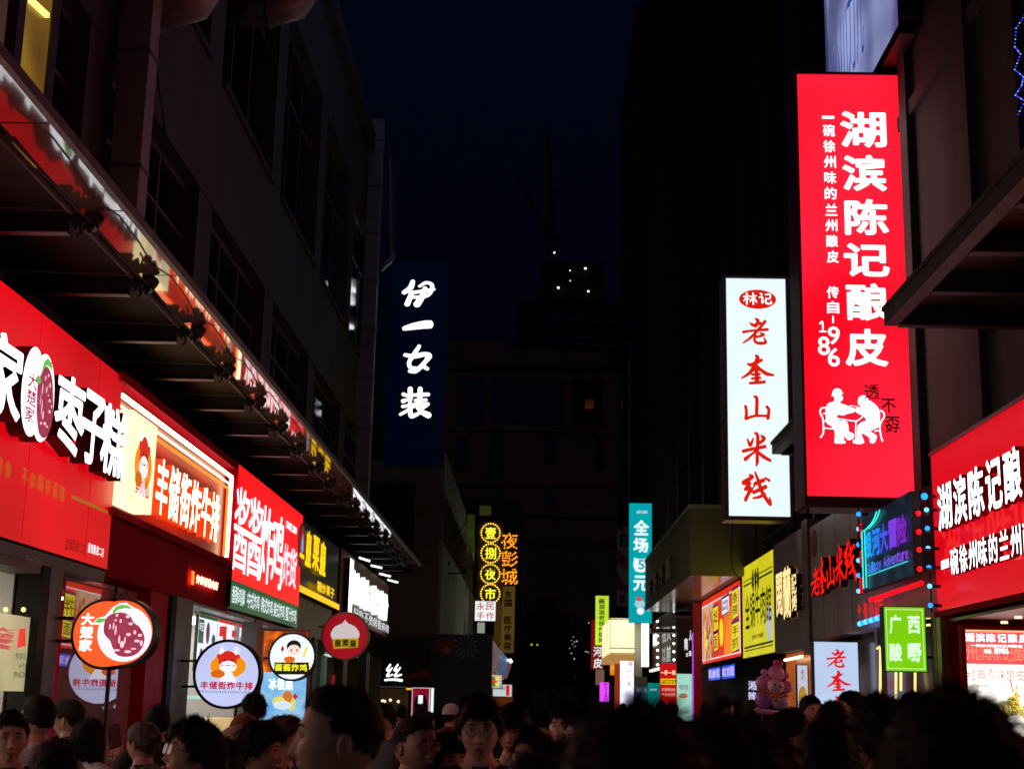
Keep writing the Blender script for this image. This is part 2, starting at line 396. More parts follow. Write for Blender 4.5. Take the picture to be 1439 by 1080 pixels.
E_red = emis('lit_red_face', (226,3,20), .95, var=.1, scale=.5, rgb2=(205,0,14), base=(.5,.01,.02))
E_redb = emis('lit_bright_red', (255,6,28), 1.2, var=.12, scale=.28, rgb2=(255,36,62))
E_redc = emis('lit_crimson', (205,2,18), .95, var=.25, scale=.45, rgb2=(232,8,30))
E_sred = emis('lit_vermilion', (250,22,26), 1.0, var=.06, scale=.5)
E_white = emis('lit_white', (245,250,255), 2.0)
E_whites = emis('lit_soft_white', (232,246,250), 1.05, var=.05, scale=.8)
E_whitec = emis('lit_cool_white', (198,208,250), .95, var=.05, scale=1.2)
E_cream = emis('lit_cream', (255,244,190), 1.3, var=.15, scale=.8)
E_warm = emis('neon_warm_white', (255,235,190), 4)
E_orange = emis('neon_orange', (255,90,20), 3.5)
E_amber = emis('lit_amber', (255,190,20), 1.2)
E_yel = emis('lit_yellow_face', (214,205,30), .95, var=.14, scale=.9)
E_lime = emis('lit_lime', (120,215,10), .9, var=.06)
E_limeb = emis('lit_lime_yellow', (190,225,50), .95, var=.08)
E_teal = emis('lit_teal', (0,165,175), .95, var=.1, scale=.5)
E_bulb_y = emis('bulb_yellow', (255,200,60), 2.2)
E_bulb_b = emis('bulb_blue', (20,120,255), 3.0)
E_bulb_bw = emis('bulb_blue_white', (90,180,255), 2.2)
E_bulb_r = emis('bulb_red', (255,10,25), 1.6)
E_tube = emis('tube_light', (245,252,255), 4)
E_neonred = emis('neon_red', (255,6,6), 1.1)
E_bluel = emis('led_blue', (30,160,255), 1.0)
E_viol = emis('led_violet', (120,30,210), 1.0)
E_cyan = emis('neon_cyan', (60,240,230), 1.1)
E_purple = emis('led_purple', (190,80,255), 1.4)
E_magenta = emis('lit_magenta', (225,70,255), 1.2)
E_orangef = emis('lit_orange_face', (225,48,10), 1.0, var=.2, scale=.9)
E_blueface = emis('lit_blue_face', (15,85,225), .9, var=.08)
E_mint = emis('lit_mint', (170,225,205), .9, var=.12)
E_yellowt = emis('lit_yellow_print', (240,225,30), 1.0)
E_dotred = emis('print_red', (222,30,12), .95)
E_green = emis('print_dark_green', (10,92,50), .8)
E_navy = emis('lit_navy', (0,4,24), .6, var=.2)
INK = pbr('black_print', (.01,.012,.01), .5)
INKR = pbr('dark_red_print', (.06,.0,.005), .5)
GOLDI = emis('gold_print', (175,110,20), .8)

# ================================================================== ground
mb = MB(); mb.box((-3.2,-8,-.3), (4.6,420,0), asphalt); tag(mb.build('road'), kind='structure')
for a, b in ((-9,-3.2),(4.6,11)):
    m = MB(); m.box((a,-8,-.3), (b,420,.12), paving); tag(m.build('pavement'), kind='structure')
m = MB(); m.box((-900,-200,-.6), (900,1400,-.31), asphalt); tag(m.build('ground'), kind='structure')

# ================================================================== left building
XW = -5.0
BL = thing('office_building', 'tall dark grey building on the left with ribbon windows above the glass canopy', 'building', (XW-4, 28, 0))
ROOF = CAM.z+fL(3.45)*5; Y0, Y1 = 6.0, yat(531, -5.0, 195)
rows = ((6.5, CAM.z+fL(1.548)*5), (CAM.z+fL(2.0)*5, 15.0)); r00, r01, r10, r11 = rows[0]+rows[1]
wm = MB()
zs = [0] + [z for r_ in rows for z in r_] + [ROOF]
wm.box((XW-.3,Y0,5.1), (XW,Y1,r00), conc_l)
wm.box((XW-.3,Y0,r01), (XW,Y1,r10), conc_l)
wm.box((XW-.3,Y0,r11), (XW,Y1,ROOF-.5), conc_l)
wm.box((XW-.5,Y0,ROOF-.5), (XW+.22,Y1,ROOF), conc_l)
wm.box((XW-9,Y0,5.1), (XW-.303,Y1-.02,ROOF-.03), conc_d)
wm.build('wall', BL)
def yb(u): return yat(u, XW, 300)
pc0 = yat(381, XW, 395); pitch = (yat(457, XW, 345)-pc0)/1.0; pitch = 5.25; centres = [pc0+pitch*k for k in range(-4, 4)]           # pier centres, from the photograph
for k, pc in enumerate(centres):
    for z0, z1 in rows:
        onebox('pier', (XW-.28, pc-.45, z0), (XW-.015, pc+.45, z1), conc_l, BL)
for k in range(len(centres)-1):
    for z0, z1 in rows:
        a, b = centres[k]+.45, centres[k+1]-.45
        lit = (False)
        f = MB(); X0 = XW-.24
        for i in range(4):
            y = a+(b-a)*i/3; f.box((X0-.03,y-.03,z0), (X0+.03,y+.03,z1), frame_g)
        for z in (z0+.04, z1-.04): f.box((X0-.025,a,z-.04), (X0+.025,b,z+.04), frame_g)
        f.box((X0-.024,a,z0+(z1-z0)*.68-.02), (X0+.024,b,z0+(z1-z0)*.68+.02), frame_g)
        win = f.build('window', BL)
        for i in range(3):
            p0 = a+(b-a)*i/3+.03; p1 = a+(b-a)*(i+1)/3-.03
            onebox('pane', (X0-.008,p0,z0+.08), (X0+.004,p1,z1-.08), glass_d, win)
    onebox('sill', (XW-.02, centres[k]+.45, r10-.08), (XW+.07, centres[k+1]-.45, r10-.003), conc_l, BL)
# the lit window at the top left: a warm room seen from below
P_ = Panel('L', XW+.02)
a, b = P_.st(24, 60)[0], P_.st(74, 60)[0]
m = MB(); mm = emis('lit_curtain', (150,116,28), .62, var=.3, scale=.8, rgb2=(110,72,26))
m.box((XW-.22,a,6.5), (XW+.012,b,r01-.05), mm); lw = m.build('lit_window', BL)
for q in (a, b): onebox('frame', (XW-.2,q-.09,6.5), (XW+.04,q+.09,r01), frame_d, lw)
mt = MB(); mt.bar(onx(42,0,XW+.03), onx(66,22,XW+.03), .05, .05, emis('ceiling_tube',(255,225,120),1.6)); mt.build('ceiling_tube', lw)
P2 = Panel('L', XW+.02); a2, b2 = P2.st(-8,10)[0], P2.st(12,10)[0]
onebox('lit_window', (XW-.22,a2,6.5), (XW+.012,b2,r01-.05), emis('dim_curtain', (88,55,40), .5, var=.2), BL)
# vertical ducts, downpipes and the two round extract ducts
def duct(u, vt, vb, wpx, x, label, square=True, joints=()):
    top = onx(u, vt, x); bot = onx(u, vb, x); y = bot.y; wd = wpx*y/F
    t = thing('ventilation_duct', label, 'duct', (x, y, bot.z), 'ducts on the left building')
    zt = top.z
    m = MB(); m.box((x-wd*.5,y-wd/2,bot.z), (x+wd*.5,y+wd/2,zt), steel if square else frame_g); m.build('duct_body', t, .01)
    z = bot.z+.3
    while z < zt:
        onebox('flange', (x-wd*.56,y-wd*.56,z), (x+wd*.56,y+wd*.56,z+.04), frame_g, t); z += 1.2
    return t
pd = pbr('pale_duct', (.42,.4,.44), .55, metal=.2, var=.25)
def pale_duct(u, vt, vb, wpx, lab, x=XW+.28):
    yy = yat(u, x, 400); wd = wpx*yy/F; zb = ony(u, vb, yy).z; zt = ony(u, vt, yy).z
    t = thing('ventilation_duct', lab, 'duct', (x, yy, zb), 'ducts on the left building')
    m = MB(); m.box((x-wd*.5,yy-wd/2,zb), (x+wd*.5,yy+wd/2,zt), pd); m.build('duct_body', t, .01)
    z = zb+.5
    while z < zt-.1:
        onebox('flange', (x-wd*.55,yy-wd*.55,z), (x+wd*.55,yy+wd*.55,z+.035), frame_g, t); z += 1.4
    return t
pale_duct(168, -160, 300, 46, 'pale square duct running up the wall behind the near end of the canopy')
pale_duct(521, 170, 700, 20, 'tall pale square duct at the far corner of the left building', XW+.25)
for (u, v, wpx, lab) in ((250, 8, 78, 'nearer of the two round metal ducts poking out under the top frame edge'), (398, 8, 66, 'farther of the two round metal ducts poking out high on the facade')):
    yy = yat(u, XW+.55, 0); r_ = wpx*.5*yy/F; z = ony(u, v, yy).z
    t = thing('round_duct', lab, 'duct', (XW, yy, z), 'round ducts on the left building')
    m = MB(); m.tube([(XW-.2,yy,z),(XW+.35,yy,z),(XW+.7,yy,z+.1),(XW+.95,yy,z+.5),(XW+1.0,yy,z+3.6)], r_, steel, 20); m.build('elbow', t)
    m = MB(); m.tube([(XW+.3,yy,z),(XW+.36,yy,z)], r_*1.06, frame_g, 20); m.build('collar', t)
# downpipe with an elbow near the blue sign and a thin rain pipe
def pipe_px(pts, yy, r_, mat, name, lab, seg=12):
    m = MB(); m.tube([ony(u, v, yy) for u, v in pts], r_, mat, seg); o = m.build(name); return tag(o, lab, 'pipe')
pipe_px([(546,205),(549,240),(549,350),(552,356),(548,366),(539,373),(534,380)], 44.2, .11, steel, 'elbow_pipe', 'shiny metal flue pipe bending back to the wall above the blue sign')
pipe_px([(531,372),(528,420),(520,500),(510,600),(502,660)], 45.4, .06, steel, 'drain_pipe', 'thin drain pipe catching white light at the corner of the left building')
m = MB(); q = [onx(208,-20,XW+.06), onx(214,40,XW+.06), onx(223,120,XW+.06), onx(232,185,XW+.06)]
m.tube(q, .012, rubber, 5); tag(m.build('wall_cable'), 'thin loose cable hanging down the left wall below the round duct', 'cable')

# ================================================================== left canopy
CZ = CAM.z+fL(1.067)*3.8
CN = thing('glass_canopy', 'long steel and glass canopy running over the left shop signs', 'canopy', (-4.2, 26, CZ))
XO = -3.34; XB = -3.80; ys = [10.93+1.795*k for k in range(-3, 18)]
for i in range(len(ys)):
    y = ys[i]
    m = MB(); m.box((XW,y-.05,CZ-.2), (XB-.02,y+.05,CZ-.19), beamm); m.box((XW,y-.01,CZ-.19), (XB-.02,y+.01,CZ), blackr)
    m.box((XW,y-.05,CZ-.016), (XB-.02,y+.05,CZ-.004), beamm); m.build('beam', CN)
    if i < len(ys)-1:
        onebox('ceiling_sheet', (XW+.01,y+.055,CZ+.004), (XB-.03,ys[i+1]-.055,CZ+.02), sheetm, CN)
        onebox('glass_panel', (XB+.03,y+.012,CZ+.004), (XO-.03,ys[i+1]-.012,CZ+.016), mirrorm, CN)
m = MB(); m.tube([(XB,ys[0],CZ-.02),(XB,ys[-1]+.3,CZ-.02)], .028, beamm, 10); m.build('edge_tube', CN)
m = MB(); m.box((XO-.03,ys[0],CZ-.02), (XO+.02,ys[-1]+.3,CZ+.06), beamm); m.build('edge_trim', CN)
# spotlights / clamps at each beam end
def clamp(y, i):
    t = thing('spotlight', f'dark unlit spotlight on its bracket at the canopy edge, {["nearest","second","third","fourth","fifth","sixth","seventh","eighth","ninth","tenth","eleventh","twelfth","thirteenth","fourteenth","fifteenth","sixteenth","seventeenth"][i]} along from the camera', 'spotlight', (XB, y, CZ-.13), 'spotlights along the canopy edge')
    j = random.uniform(-.04, .04)
    m = MB(); m.tube([(XB-.02,y,CZ-.12),(XB+.03,y+.02,CZ-.06),(XB+.10,y+.05,CZ-.08),(XB+.16+j,y+.06,CZ-.06)], [.075,.055,.05,.045], rubber, 7); m.build('bracket', t)
    m = MB(); m.tube([(XB+.16+j,y+.02,CZ-.13),(XB+.19+j,y+.08,CZ-.02)], [.06,.07], black, 9); m.tube([(XB+.2+j,y-.05,CZ-.05),(XB+.2+j,y+.13,CZ-.06)], [.03,.03], black, 6)
    m.ball((XB+.15+j,y,CZ-.15), .045, black, 7, 5); m.ball((XB+.13+j,y+.05,CZ-.01), .035, black, 7, 5); m.build('lamp_head', t)
    m = MB(); m.tube([(XB+.05,y+.02,CZ-.05),(XB+.07,y+.04,CZ-.17),(XB+.04,y+.02,CZ-.22)], .012, rubber, 5); m.build('cable', t)
k = 0
for y in ys[3:20]: clamp(y, min(k, 16)); k += 1
m = MB(); pts = []
for i, y in enumerate(ys[2:20]):
    pts += [(XB+.17, y, CZ-.1), (XB+.2, y+.6, CZ-.16), (XB+.19, y+1.2, CZ-.15)]
m.tube(pts, .009, rubber, 5); tag(m.build('lighting_cable'), 'black cable sagging from spotlight to spotlight along the canopy', 'cable')

# ================================================================== left signs
XS = -4.5; PL = Panel('L', XS)
zt, zb = CAM.z+fL(.791)*4.5, CAM.z+fL(.31)*4.5
def T(z): return -z
def lbox(u0, u1, ztop, zbot, v=800): return yat(u0, XS, v), T(ztop), yat(u1, XS, v), T(zbot)
# --- shop 1: big red board with raised white characters
s1 = yat(172.5, XS, 530)
t = thing('shop_sign', 'big red lightbox with thick raised white characters and a round fruit logo', 'sign', (XS,12,zb))
m = MB(); slab(m, PL, 4.0, -zt, s1, -zb, 0, .28, E_red, redwall); m.build('lightbox', t)
side = pbr('letter_side', (.03,.012,.02), .5)
def quad_on(P, pts): return [P.st(*p) for p in pts]
for ch, u0, v0, u1, v1 in (('大',-330,0,-190,0),('楚',-140,0,-50,0),('家',-26,468,31,583),('枣',80,527,117,640),('子',117,555,146,652),('糕',145,572,176,668)):
    a, b = PL.st(u0, v0)[0], PL.st(u1, v1)[0]
    # the faces stand 0.14 m proud of the board
    PF = Panel('L', XS+.16); a = PF.st(u0, v0)[0]; b = PF.st(u1, v1)[0]
    tt = PF.st((u0+u1)/2, (v0+v1)/2)[1]
    top = -(CAM.z+fL(.706)*4.34 - (.03 if ch == '家' else 0)); bot = -(CAM.z+fL(.534)*4.34); w__ = b-a; a += w__*.03; b -= w__*.05
    put(t, PF, ch, a, top, b, bot, E_white, 0, r=.026, deep=.15, side=side)
PF = Panel('L', XS+.16)
cx, cy = PF.st(56, 553); 
def logo(par, P, cx, cy, W, H, back, deep, edge=None):
    """double disc with a glossy dark red fruit"""
    def pts(ax, ay, rx, ry, n=36): return [(cx+W*(ax+rx*math.cos(2*math.pi*i/n)), cy+H*(ay+ry*math.sin(2*math.pi*i/n))) for i in range(n)]
    mb = MB(); sd = pbr('letter_side', (.03,.012,.02), .5); mb.poly(P, pts(-.17,0,.33,.5), 0, back); mb.poly(P, pts(.15,0,.35,.5), .001, back); mb.poly(P, pts(-.17,0,.335,.505), -.003, sd, deep); mb.poly(P, pts(.15,0,.355,.505), -.0025, sd, deep); mb.build('logo_plate', par)
    fru = emis('print_fruit', (150,28,62), .8, var=.35, scale=14, rgb2=(196,70,104)); wl = emis('print_white', (236,240,250), 1.05); gr = emis('print_leaf', (110,200,80), .9)
    mb = MB(); mb.poly(P, pts(.17,.03,.315,.46), .006, wl); mb.build('logo_disc', par)
    out = [(.0,-.25),(.07,-.33),(.17,-.36),(.28,-.31),(.36,-.22),(.42,-.05),(.46,.1),(.44,.25),(.36,.38),(.24,.44),(.1,.42),(.02,.33),(-.04,.2),(-.08,.0),(-.08,-.14)]
    out = [(p[0], p[1]) for p in catmull(out+[out[0]], 4)][:-1]
    mb = MB(); mb.poly(P, [(cx+W*x, cy+H*y) for x, y in out], .012, fru); mb.build('fruit_print', par)
    hl = emis('print_highlight', (255,215,225), .95); mb = MB()
    for (x, y, a, b) in ((.2,-.27,.02,.02),(.12,-.22,.015,.03),(.27,-.17,.02,.03),(.3,0,.03,.02),(.33,.12,.03,.02),(.38,.05,.015,.02),(.18,-.1,.015,.04),(.05,-.08,.012,.07),(.08,.12,.012,.09),(.14,.2,.02,.05),(.22,.28,.04,.018),(.3,.3,.03,.014),(.1,.3,.03,.015),(.25,-.05,.012,.012),(.02,.05,.008,.06)):
        mb.poly(P, pts(x, y, a, b, 10), .018, hl)
    mb.build('fruit_highlights', par)
    mb = MB(); mb.poly(P, [(cx+W*x, cy+H*y) for x, y in ((-.02,-.26),(.04,-.4),(.14,-.46),(.26,-.43),(.32,-.34),(.22,-.37),(.12,-.37),(.04,-.3))], .016, gr)
    mb.poly(P, [(cx+W*x, cy+H*y) for x, y in ((-.2,-.14),(-.14,-.2),(-.05,-.18),(-.01,-.14),(-.08,-.11),(-.16,-.1))], .02, gr); mb.build('leaf_print', par)
W_ = PF.st(78,540)[0]-PF.st(31,540)[0]
logo(t, PF, (PF.st(31,540)[0]+PF.st(78,540)[0])/2, -(CAM.z+fL(.62)*4.34), W_, .18*4.34, E_white, .15)
cs_ = PF.st(35,540)[0]
textrow(t, PF, '大楚家', cs_, -(CAM.z+fL(.655)*4.34), cs_+.22, -(CAM.z+fL(.55)*4.34), emis('print_magenta',(190,20,60),.8), vert=True, r=.02, lift=.025)
a, b = PL.st(8,650)[0]-1.0, PL.st(92,690)[0]
q0, q1 = PL.st(28,670)[0], PL.st(92,692)[0]; qw = (q1-q0)/6
textrow(t, PL, '自己现做 不卖隔夜蛋糕', q0-5*qw, -(CAM.z+fL(.4585)*4.5), q1, -(CAM.z+fL(.4245)*4.5), GOLDI, r=.004, lift=.006, gap=.3)
m = MB(); sa, sb = PL.st(100,700)[0], PL.st(152,720)[0]; m.poly(PL, [(sa,-(CAM.z+fL(.441)*4.5)),(sb,-(CAM.z+fL(.441)*4.5)),(sb,-(CAM.z+fL(.448)*4.5)),(sa,-(CAM.z+fL(.448)*4.5))], .004, GOLDI); m.build('gold_line', t)
textrow(t, PL, '1818二店', PL.st(123,770)[0], -(CAM.z+fL(.357)*4.5), PL.st(145,780)[0], -(CAM.z+fL(.335)*4.5), E_whites, r=.012, lift=.006)
tinyrow(t, PL, '金鹰后街二店', PL.st(91,765)[0], -(CAM.z+fL(.352)*4.5), PL.st(120,770)[0], -(CAM.z+fL(.326)*4.5), pbr('dull_red_print', (.25,.02,.02), .5), lift=.006)
m = MB()
for q_ in (5.2,7.6,10.0,12.4,14.2): slab(m, PL, q_, -zt+.02, q_+.012, -zb-.02, .003, .002, emis('seam_red',(188,0,14),.9))
m.build('seams', t)
m = MB(); m.box((XS-.3,4.0,zb-.13), (XS-.02,s1,zb-.02), frame_g); m.build('lower_rail', t)

# --- shop 2: neon framed sign
y0, y1 = yat(178, XS, 600), yat(327.5, XS, 700)
t = thing('neon_sign', 'red sign with a double warm neon border and glowing raised characters', 'sign', (XS,18.5,3.7))
fac = emis('lit_deep_orange_red', (150,8,4), .8, var=.45, scale=.55, rgb2=(70,0,2), base=(.12,.0,.0))
top, bot = -(CAM.z+fL(.772)*4.5), -(CAM.z+fL(.462)*4.5)
m = MB(); slab(m, PL, y0-.35, top, y1, bot, -.10, .2, fac, redwall); m.build('back_panel', t)
m = MB(); slab(m, PL, y0-.42, -(CAM.z+fL(.80)*4.5), y1+.22, top-.02, .04, .3, redwall); slab(m, PL, y1+.02, top, y1+.22, bot, .05, .3, redwall); slab(m, PL, y0-.42, bot+.01, y1+.22, bot+.09, .05, .3, redwall); m.build('casing', t)
for inset, mat, rr in ((.10, E_warm, .03), (.30, E_orange, .018), (.22, emis('neon_core',(255,200,150),4), .014)):
    m = MB(); m.tube([PL.at(y0-.2, top+inset, -.02), PL.at(y1-inset, top+inset, -.02), PL.at(y1-inset, bot-.05, -.02)], rr, mat, 8); m.build('neon_tube', t)
# mascot-free picture panel: a bull's head in a yellow disc
pa, pb = PL.st(172,590)[0], PL.st(218,640)[0]; pt, pbm = -(CAM.z+fL(.735)*4.5), -(CAM.z+fL(.472)*4.5)
P3 = Panel('L', XS+.12); pa, pb = P3.st(186,600)[0], P3.st(218.5,640)[0]
m = MB(); slab(m, P3, pa, pt+.1, pb, pbm-.02, 0, .2, emis('lit_cream_face',(255,238,190),1.25), emis('lit_cream_side',(255,244,180),1.6)); m.build('picture_box', t)
def bull(par, P, cx, cy, W, H, lift=.01):
    e = lambda x, y, rx, ry, n=26: [(cx+W*(x+rx*math.cos(2*math.pi*i/n)), cy+H*(y+ry*math.sin(2*math.pi*i/n))) for i in range(n)]
    org = emis('print_orange', (245,150,15), .95); rd = emis('print_bull_red', (215,45,30), .95); wt = emis('print_white', (236,240,250), 1.0); pk = emis('print_pink', (250,170,170), .95)
    m = MB(); m.poly(P, e(0,.08,.5,.42), lift, org); m.build('disc_print', par)
    m = MB(); m.poly(P, e(-.02,-.12,.26,.33), lift+.004, rd); m.poly(P, e(-.27,-.25,.07,.08), lift+.004, rd); m.poly(P, e(.25,-.25,.07,.08), lift+.004, rd); m.build('bull_head_print', par)
    m = MB(); m.poly(P, e(.0,.1,.24,.2), lift+.008, wt)
    for sx in (-1, 1): m.poly(P, [(cx+W*(sx*a_), cy+H*b_) for a_, b_ in ((.12,-.42),(.22,-.62),(.26,-.36),(.2,-.34))], lift+.005, wt)
    m.poly(P, [(cx+W*a_, cy+H*b_) for a_, b_ in ((-.1,.3),(.12,.3),(.26,.62),(-.2,.62))], lift+.002, wt); m.build('muzzle_print', par)
    m = MB(); m.poly(P, e(-.1,-.12,.022,.04), lift+.009, INK); m.poly(P, e(.1,-.12,.022,.04), lift+.009, INK); m.poly(P, [(cx+W*a_, cy+H*b_) for a_, b_ in ((-.07,.05),(.07,.04),(.07,.06),(-.07,.07))], lift+.011, INK)
    m.build('face_print', par)
    m = MB(); m.poly(P, e(-.16,.06,.04,.04), lift+.0105, pk); m.poly(P, e(.16,.06,.04,.04), lift+.0105, pk); m.build('cheek_print', par)
    m = MB(); m.poly(P, e(-.27,.36,.2,.14), lift+.012, emis('print_fried',(225,110,15),.9, var=.3, scale=30)); m.build('cutlet_print', par)
bull(t, P3, (pa+pb)/2, (pt+pbm)/2+.02, (pb-pa)*.7, .62)
textrow(t, P3, '鲜肉仙', pa+.25, pbm-.36, pb-.2, pbm-.16, emis('print_brown',(190,70,20),.8), r=.02, lift=.012)
P4 = Panel('L', XS+.06)
ca, cb = P4.st(217,690)[0], P4.st(308,720)[0]
textrow(t, P4, '丰储街炸牛排', ca, -(CAM.z+fL(.655)*4.44), cb, -(CAM.z+fL(.50)*4.44), E_warm, r=.022, deep=.1, side=emis('neon_letter_side',(255,60,10),1.2), gap=.1)
# fascia below
t = thing('shop_fascia', 'dark wine red fascia under the neon framed sign, small glowing lettering on it', 'fascia', (XS,18,3.0))
m = MB(); slab(m, PL, s1+.02, -(CAM.z+fL(.455)*4.5), y1+.22, -(CAM.z+fL(.297)*4.5), -.03, .3, redwall); m.build('panel', t)
ga, gb = PL.st(270,812)[0], PL.st(305,822)[0]
textrow(t, PL, '炸鲜锁骨肉虾', ga+.15, -(CAM.z+fL(.377)*4.5), gb, -(CAM.z+fL(.35)*4.5), emis('neon_pink_white',(255,190,150),4), r=.03, lift=.02)
textrow(t, PL, '丨', ga-.1, -(CAM.z+fL(.383)*4.5), ga+.08, -(CAM.z+fL(.343)*4.5), E_orange, r=.03, lift=.01)

# --- shop 3: red sign with green strip
y0, y1 = yat(325.5, XS, 740), yat(420, XS, 770)
zt3, zm3, zb3 = CAM.z+fL(.80)*4.5, CAM.z+fL(.401)*4.5, CAM.z+fL(.308)*4.5
t = thing('shop_sign', 'vermilion lightbox with huge white characters above a dark green strip', 'sign', (XS,24,zb3))
m = MB(); slab(m, PL, y0, -zt3, y1, -zm3, .05, .3, E_sred, redwall); m.build('lightbox', t)
m = MB(); slab(m, PL, y0, -zm3+.005, y1, -zb3, .05, .3, E_green, frame_d); m.build('green_strip', t)
P5 = Panel('L', XS+.05)
ee = P5.st
# the first two are written as one tall character each
for ch, u0, u1 in (('酱',327,346),('酱',348,366),('炸',366,383),('鸡',383,397)):
    a, b = ee(u0,760)[0], ee(u1,780)[0]
    put(t, P5, ch, a, -(CAM.z+fL(.735)*4.45), b, -(CAM.z+fL(.44)*4.45), E_white, .01, r=.004)
for ch, u0, u1 in (('炸',399,407),('货',408,417)):
    put(t, P5, ch, ee(u0,760)[0], -(CAM.z+fL(.64)*4.45), ee(u1,780)[0], -(CAM.z+fL(.47)*4.45), emis('print_pinkish_white',(250,215,225),1.3), .01, r=.02)
textrow(t, P5, 'SINCE 2008', ee(402,735)[0], -(CAM.z+fL(.735)*4.45), ee(416,745)[0], -(CAM.z+fL(.705)*4.45), E_white, r=.02)
for wtxt, u0, u1 in (('香酥鸡脚',324,342),('中式炸鸡',346,363),('韩式炸鸡',366,382),('美式炸鸡',384,399),('蜜汁炸鸡',401,416)):
    textrow(t, P5, wtxt, ee(u0,850)[0], -(CAM.z+fL(.388)*4.45), ee(u1,860)[0], -(CAM.z+fL(.328)*4.45), E_whites, r=.008)

# --- shop 4: black board, yellow characters
y0, y1 = yat(420.5, XS, 800), yat(478, XS, 800)
t = thing('shop_sign', 'black sign board with raised yellow characters, an oval emblem and a yellow strip', 'sign', (XS,30,3.4))
m = MB(); slab(m, PL, y0, -(CAM.z+fL(.80)*4.5), y1, -(CAM.z+fL(.5)*4.5), -.05, .3, pbr('slate_panel',(.03,.035,.04),.3), frame_d); m.build('board', t)
m = MB(); slab(m, PL, y0, -(CAM.z+fL(.5)*4.5)+.005, y1, -(CAM.z+fL(.47)*4.5), .02, .3, E_amber, frame_d); m.build('yellow_strip', t)
m = MB(); m.box((XS-.45,y0,CAM.z+fL(.30)*4.5), (XS-.15,y1,CAM.z+fL(.468)*4.5), pbr('bronze_soffit',(.2,.12,.05),.4,metal=.4)); m.build('soffit', t)
P6 = Panel('L', XS+.07)
e6 = P6.st
for ch, u0, u1 in (('皇',429.5,437.5),('栗',440,448.5),('皇',450,458.5)):
    put(t, P6, ch, e6(u0,770)[0], -(CAM.z+fL(.765)*4.43), e6(u1,780)[0], -(CAM.z+fL(.60)*4.43), emis('neon_yellow',(255,205,10),1.2), 0, r=.036, deep=.1, side=emis('yellow_side',(120,100,10),.5))
for ch, u0, u1 in zip('糖炒栗子',(446,453,459,465),(452,458,464,470)):
    put(t, P6, ch, e6(u0,820)[0], -(CAM.z+fL(.565)*4.43), e6(u1,830)[0], -(CAM.z+fL(.515)*4.43), emis('neon_yellow',(255,205,10),1.2), 0, r=.025)
sc_, tc_ = e6(424.5,766); rx_ = (e6(429,766)[0]-e6(420,766)[0])/2
m = MB(); m.poly(P6, disc(P6, sc_, tc_, rx_, .42), 0, pbr('emblem_rim',(.4,.38,.42),.4), .1); m.build('emblem_plate', t)
m = MB(); m.poly(P6, disc(P6, sc_, tc_, rx_*.8, .36), .004, emis('print_rose',(165,40,60),.6)); m.build('emblem_disc', t)
m = MB(); m.poly(P6, [(sc_+rx_*.45*x, tc_-.05+.2*y) for x, y in ((0,-1),(.7,-.1),(.8,.6),(.3,1),(-.3,1),(-.8,.6),(-.7,-.1))], .008, emis('print_pale_blue',(150,185,225),.7)); m.build('nut_print', t)
m = MB(); m.poly(P6, [(sc_-rx_*.7,tc_+.16),(sc_+rx_*.7,tc_+.16),(sc_+rx_*.7,tc_+.24),(sc_-rx_*.7,tc_+.24)], .01, emis('neon_yellow',(255,205,10),1.2)); m.build('label_print', t)

# --- shop 5: blazing white sign with four tubes
y0, y1 = yat(489, XS, 830), yat(549.5, XS, 840)
t = thing('shop_sign', 'blazing white sign with brown gaps between its raised characters, farthest under the left canopy', 'sign', (XS,39,3.6))
brd = pbr('chestnut_board', (.25,.07,.02), .45, var=.2)
m = MB(); slab(m, PL, y0-.9, -(CAM.z+fL(.82)*4.5), y1, -(CAM.z+fL(.452)*4.5), -.08, .3, brd, redwall); m.build('board', t)
m = MB(); slab(m, PL, y0-.2, -(CAM.z+fL(.78)*4.5), y0+.5, -(CAM.z+fL(.46)*4.5), .05, .12, E_white, black); m.build('side_plate', t)
P7 = Panel('L', XS+.05)
e7 = P7.st
for ch, u0, u1 in (('桂',496,508),('林',510,521),('米',524,534),('粉',537,547)):
    put(t, P7, ch, e7(u0,800)[0], -(CAM.z+fL(.74)*4.45), e7(u1,820)[0], -(CAM.z+fL(.55)*4.45), E_white, 0, r=.012, deep=.1, side=E_whites)
textrow(t, P7, '好吃不贵鲜香麻辣', e7(496,860)[0], -(CAM.z+fL(.53)*4.45), e7(547,860)[0], -(CAM.z+fL(.47)*4.45), E_whites, r=.0)
for i, (ua, va, ub, vb) in enumerate(((504.5,783,520,788),(521,794,537,797.5),(533,805.5,549,809.5),(544.5,814,559.5,818))):
    yy = (36.0, 39.2, 42.2, 44.6)[i]
    q = thing('sign_lamp', ['nearest','second','third','farthest'][i]+' of the four white tube lamps reaching out over the blazing white sign', 'lamp', ony(ua,va,yy), 'tube lamps over the white sign')
    m = MB(); m.tube([ony(ua,va,yy), ony(ub,vb,yy)], .028, emis('sign_tube',(240,250,240),1.6), 8); m.build('tube', q)
    m = MB(); p = ony(ua,va-.6,yy); m.bar((XS-.1,yy,p.z+.05), ony(ub,vb-2.5,yy), .03, .03, brownm); m.build('arm', q)

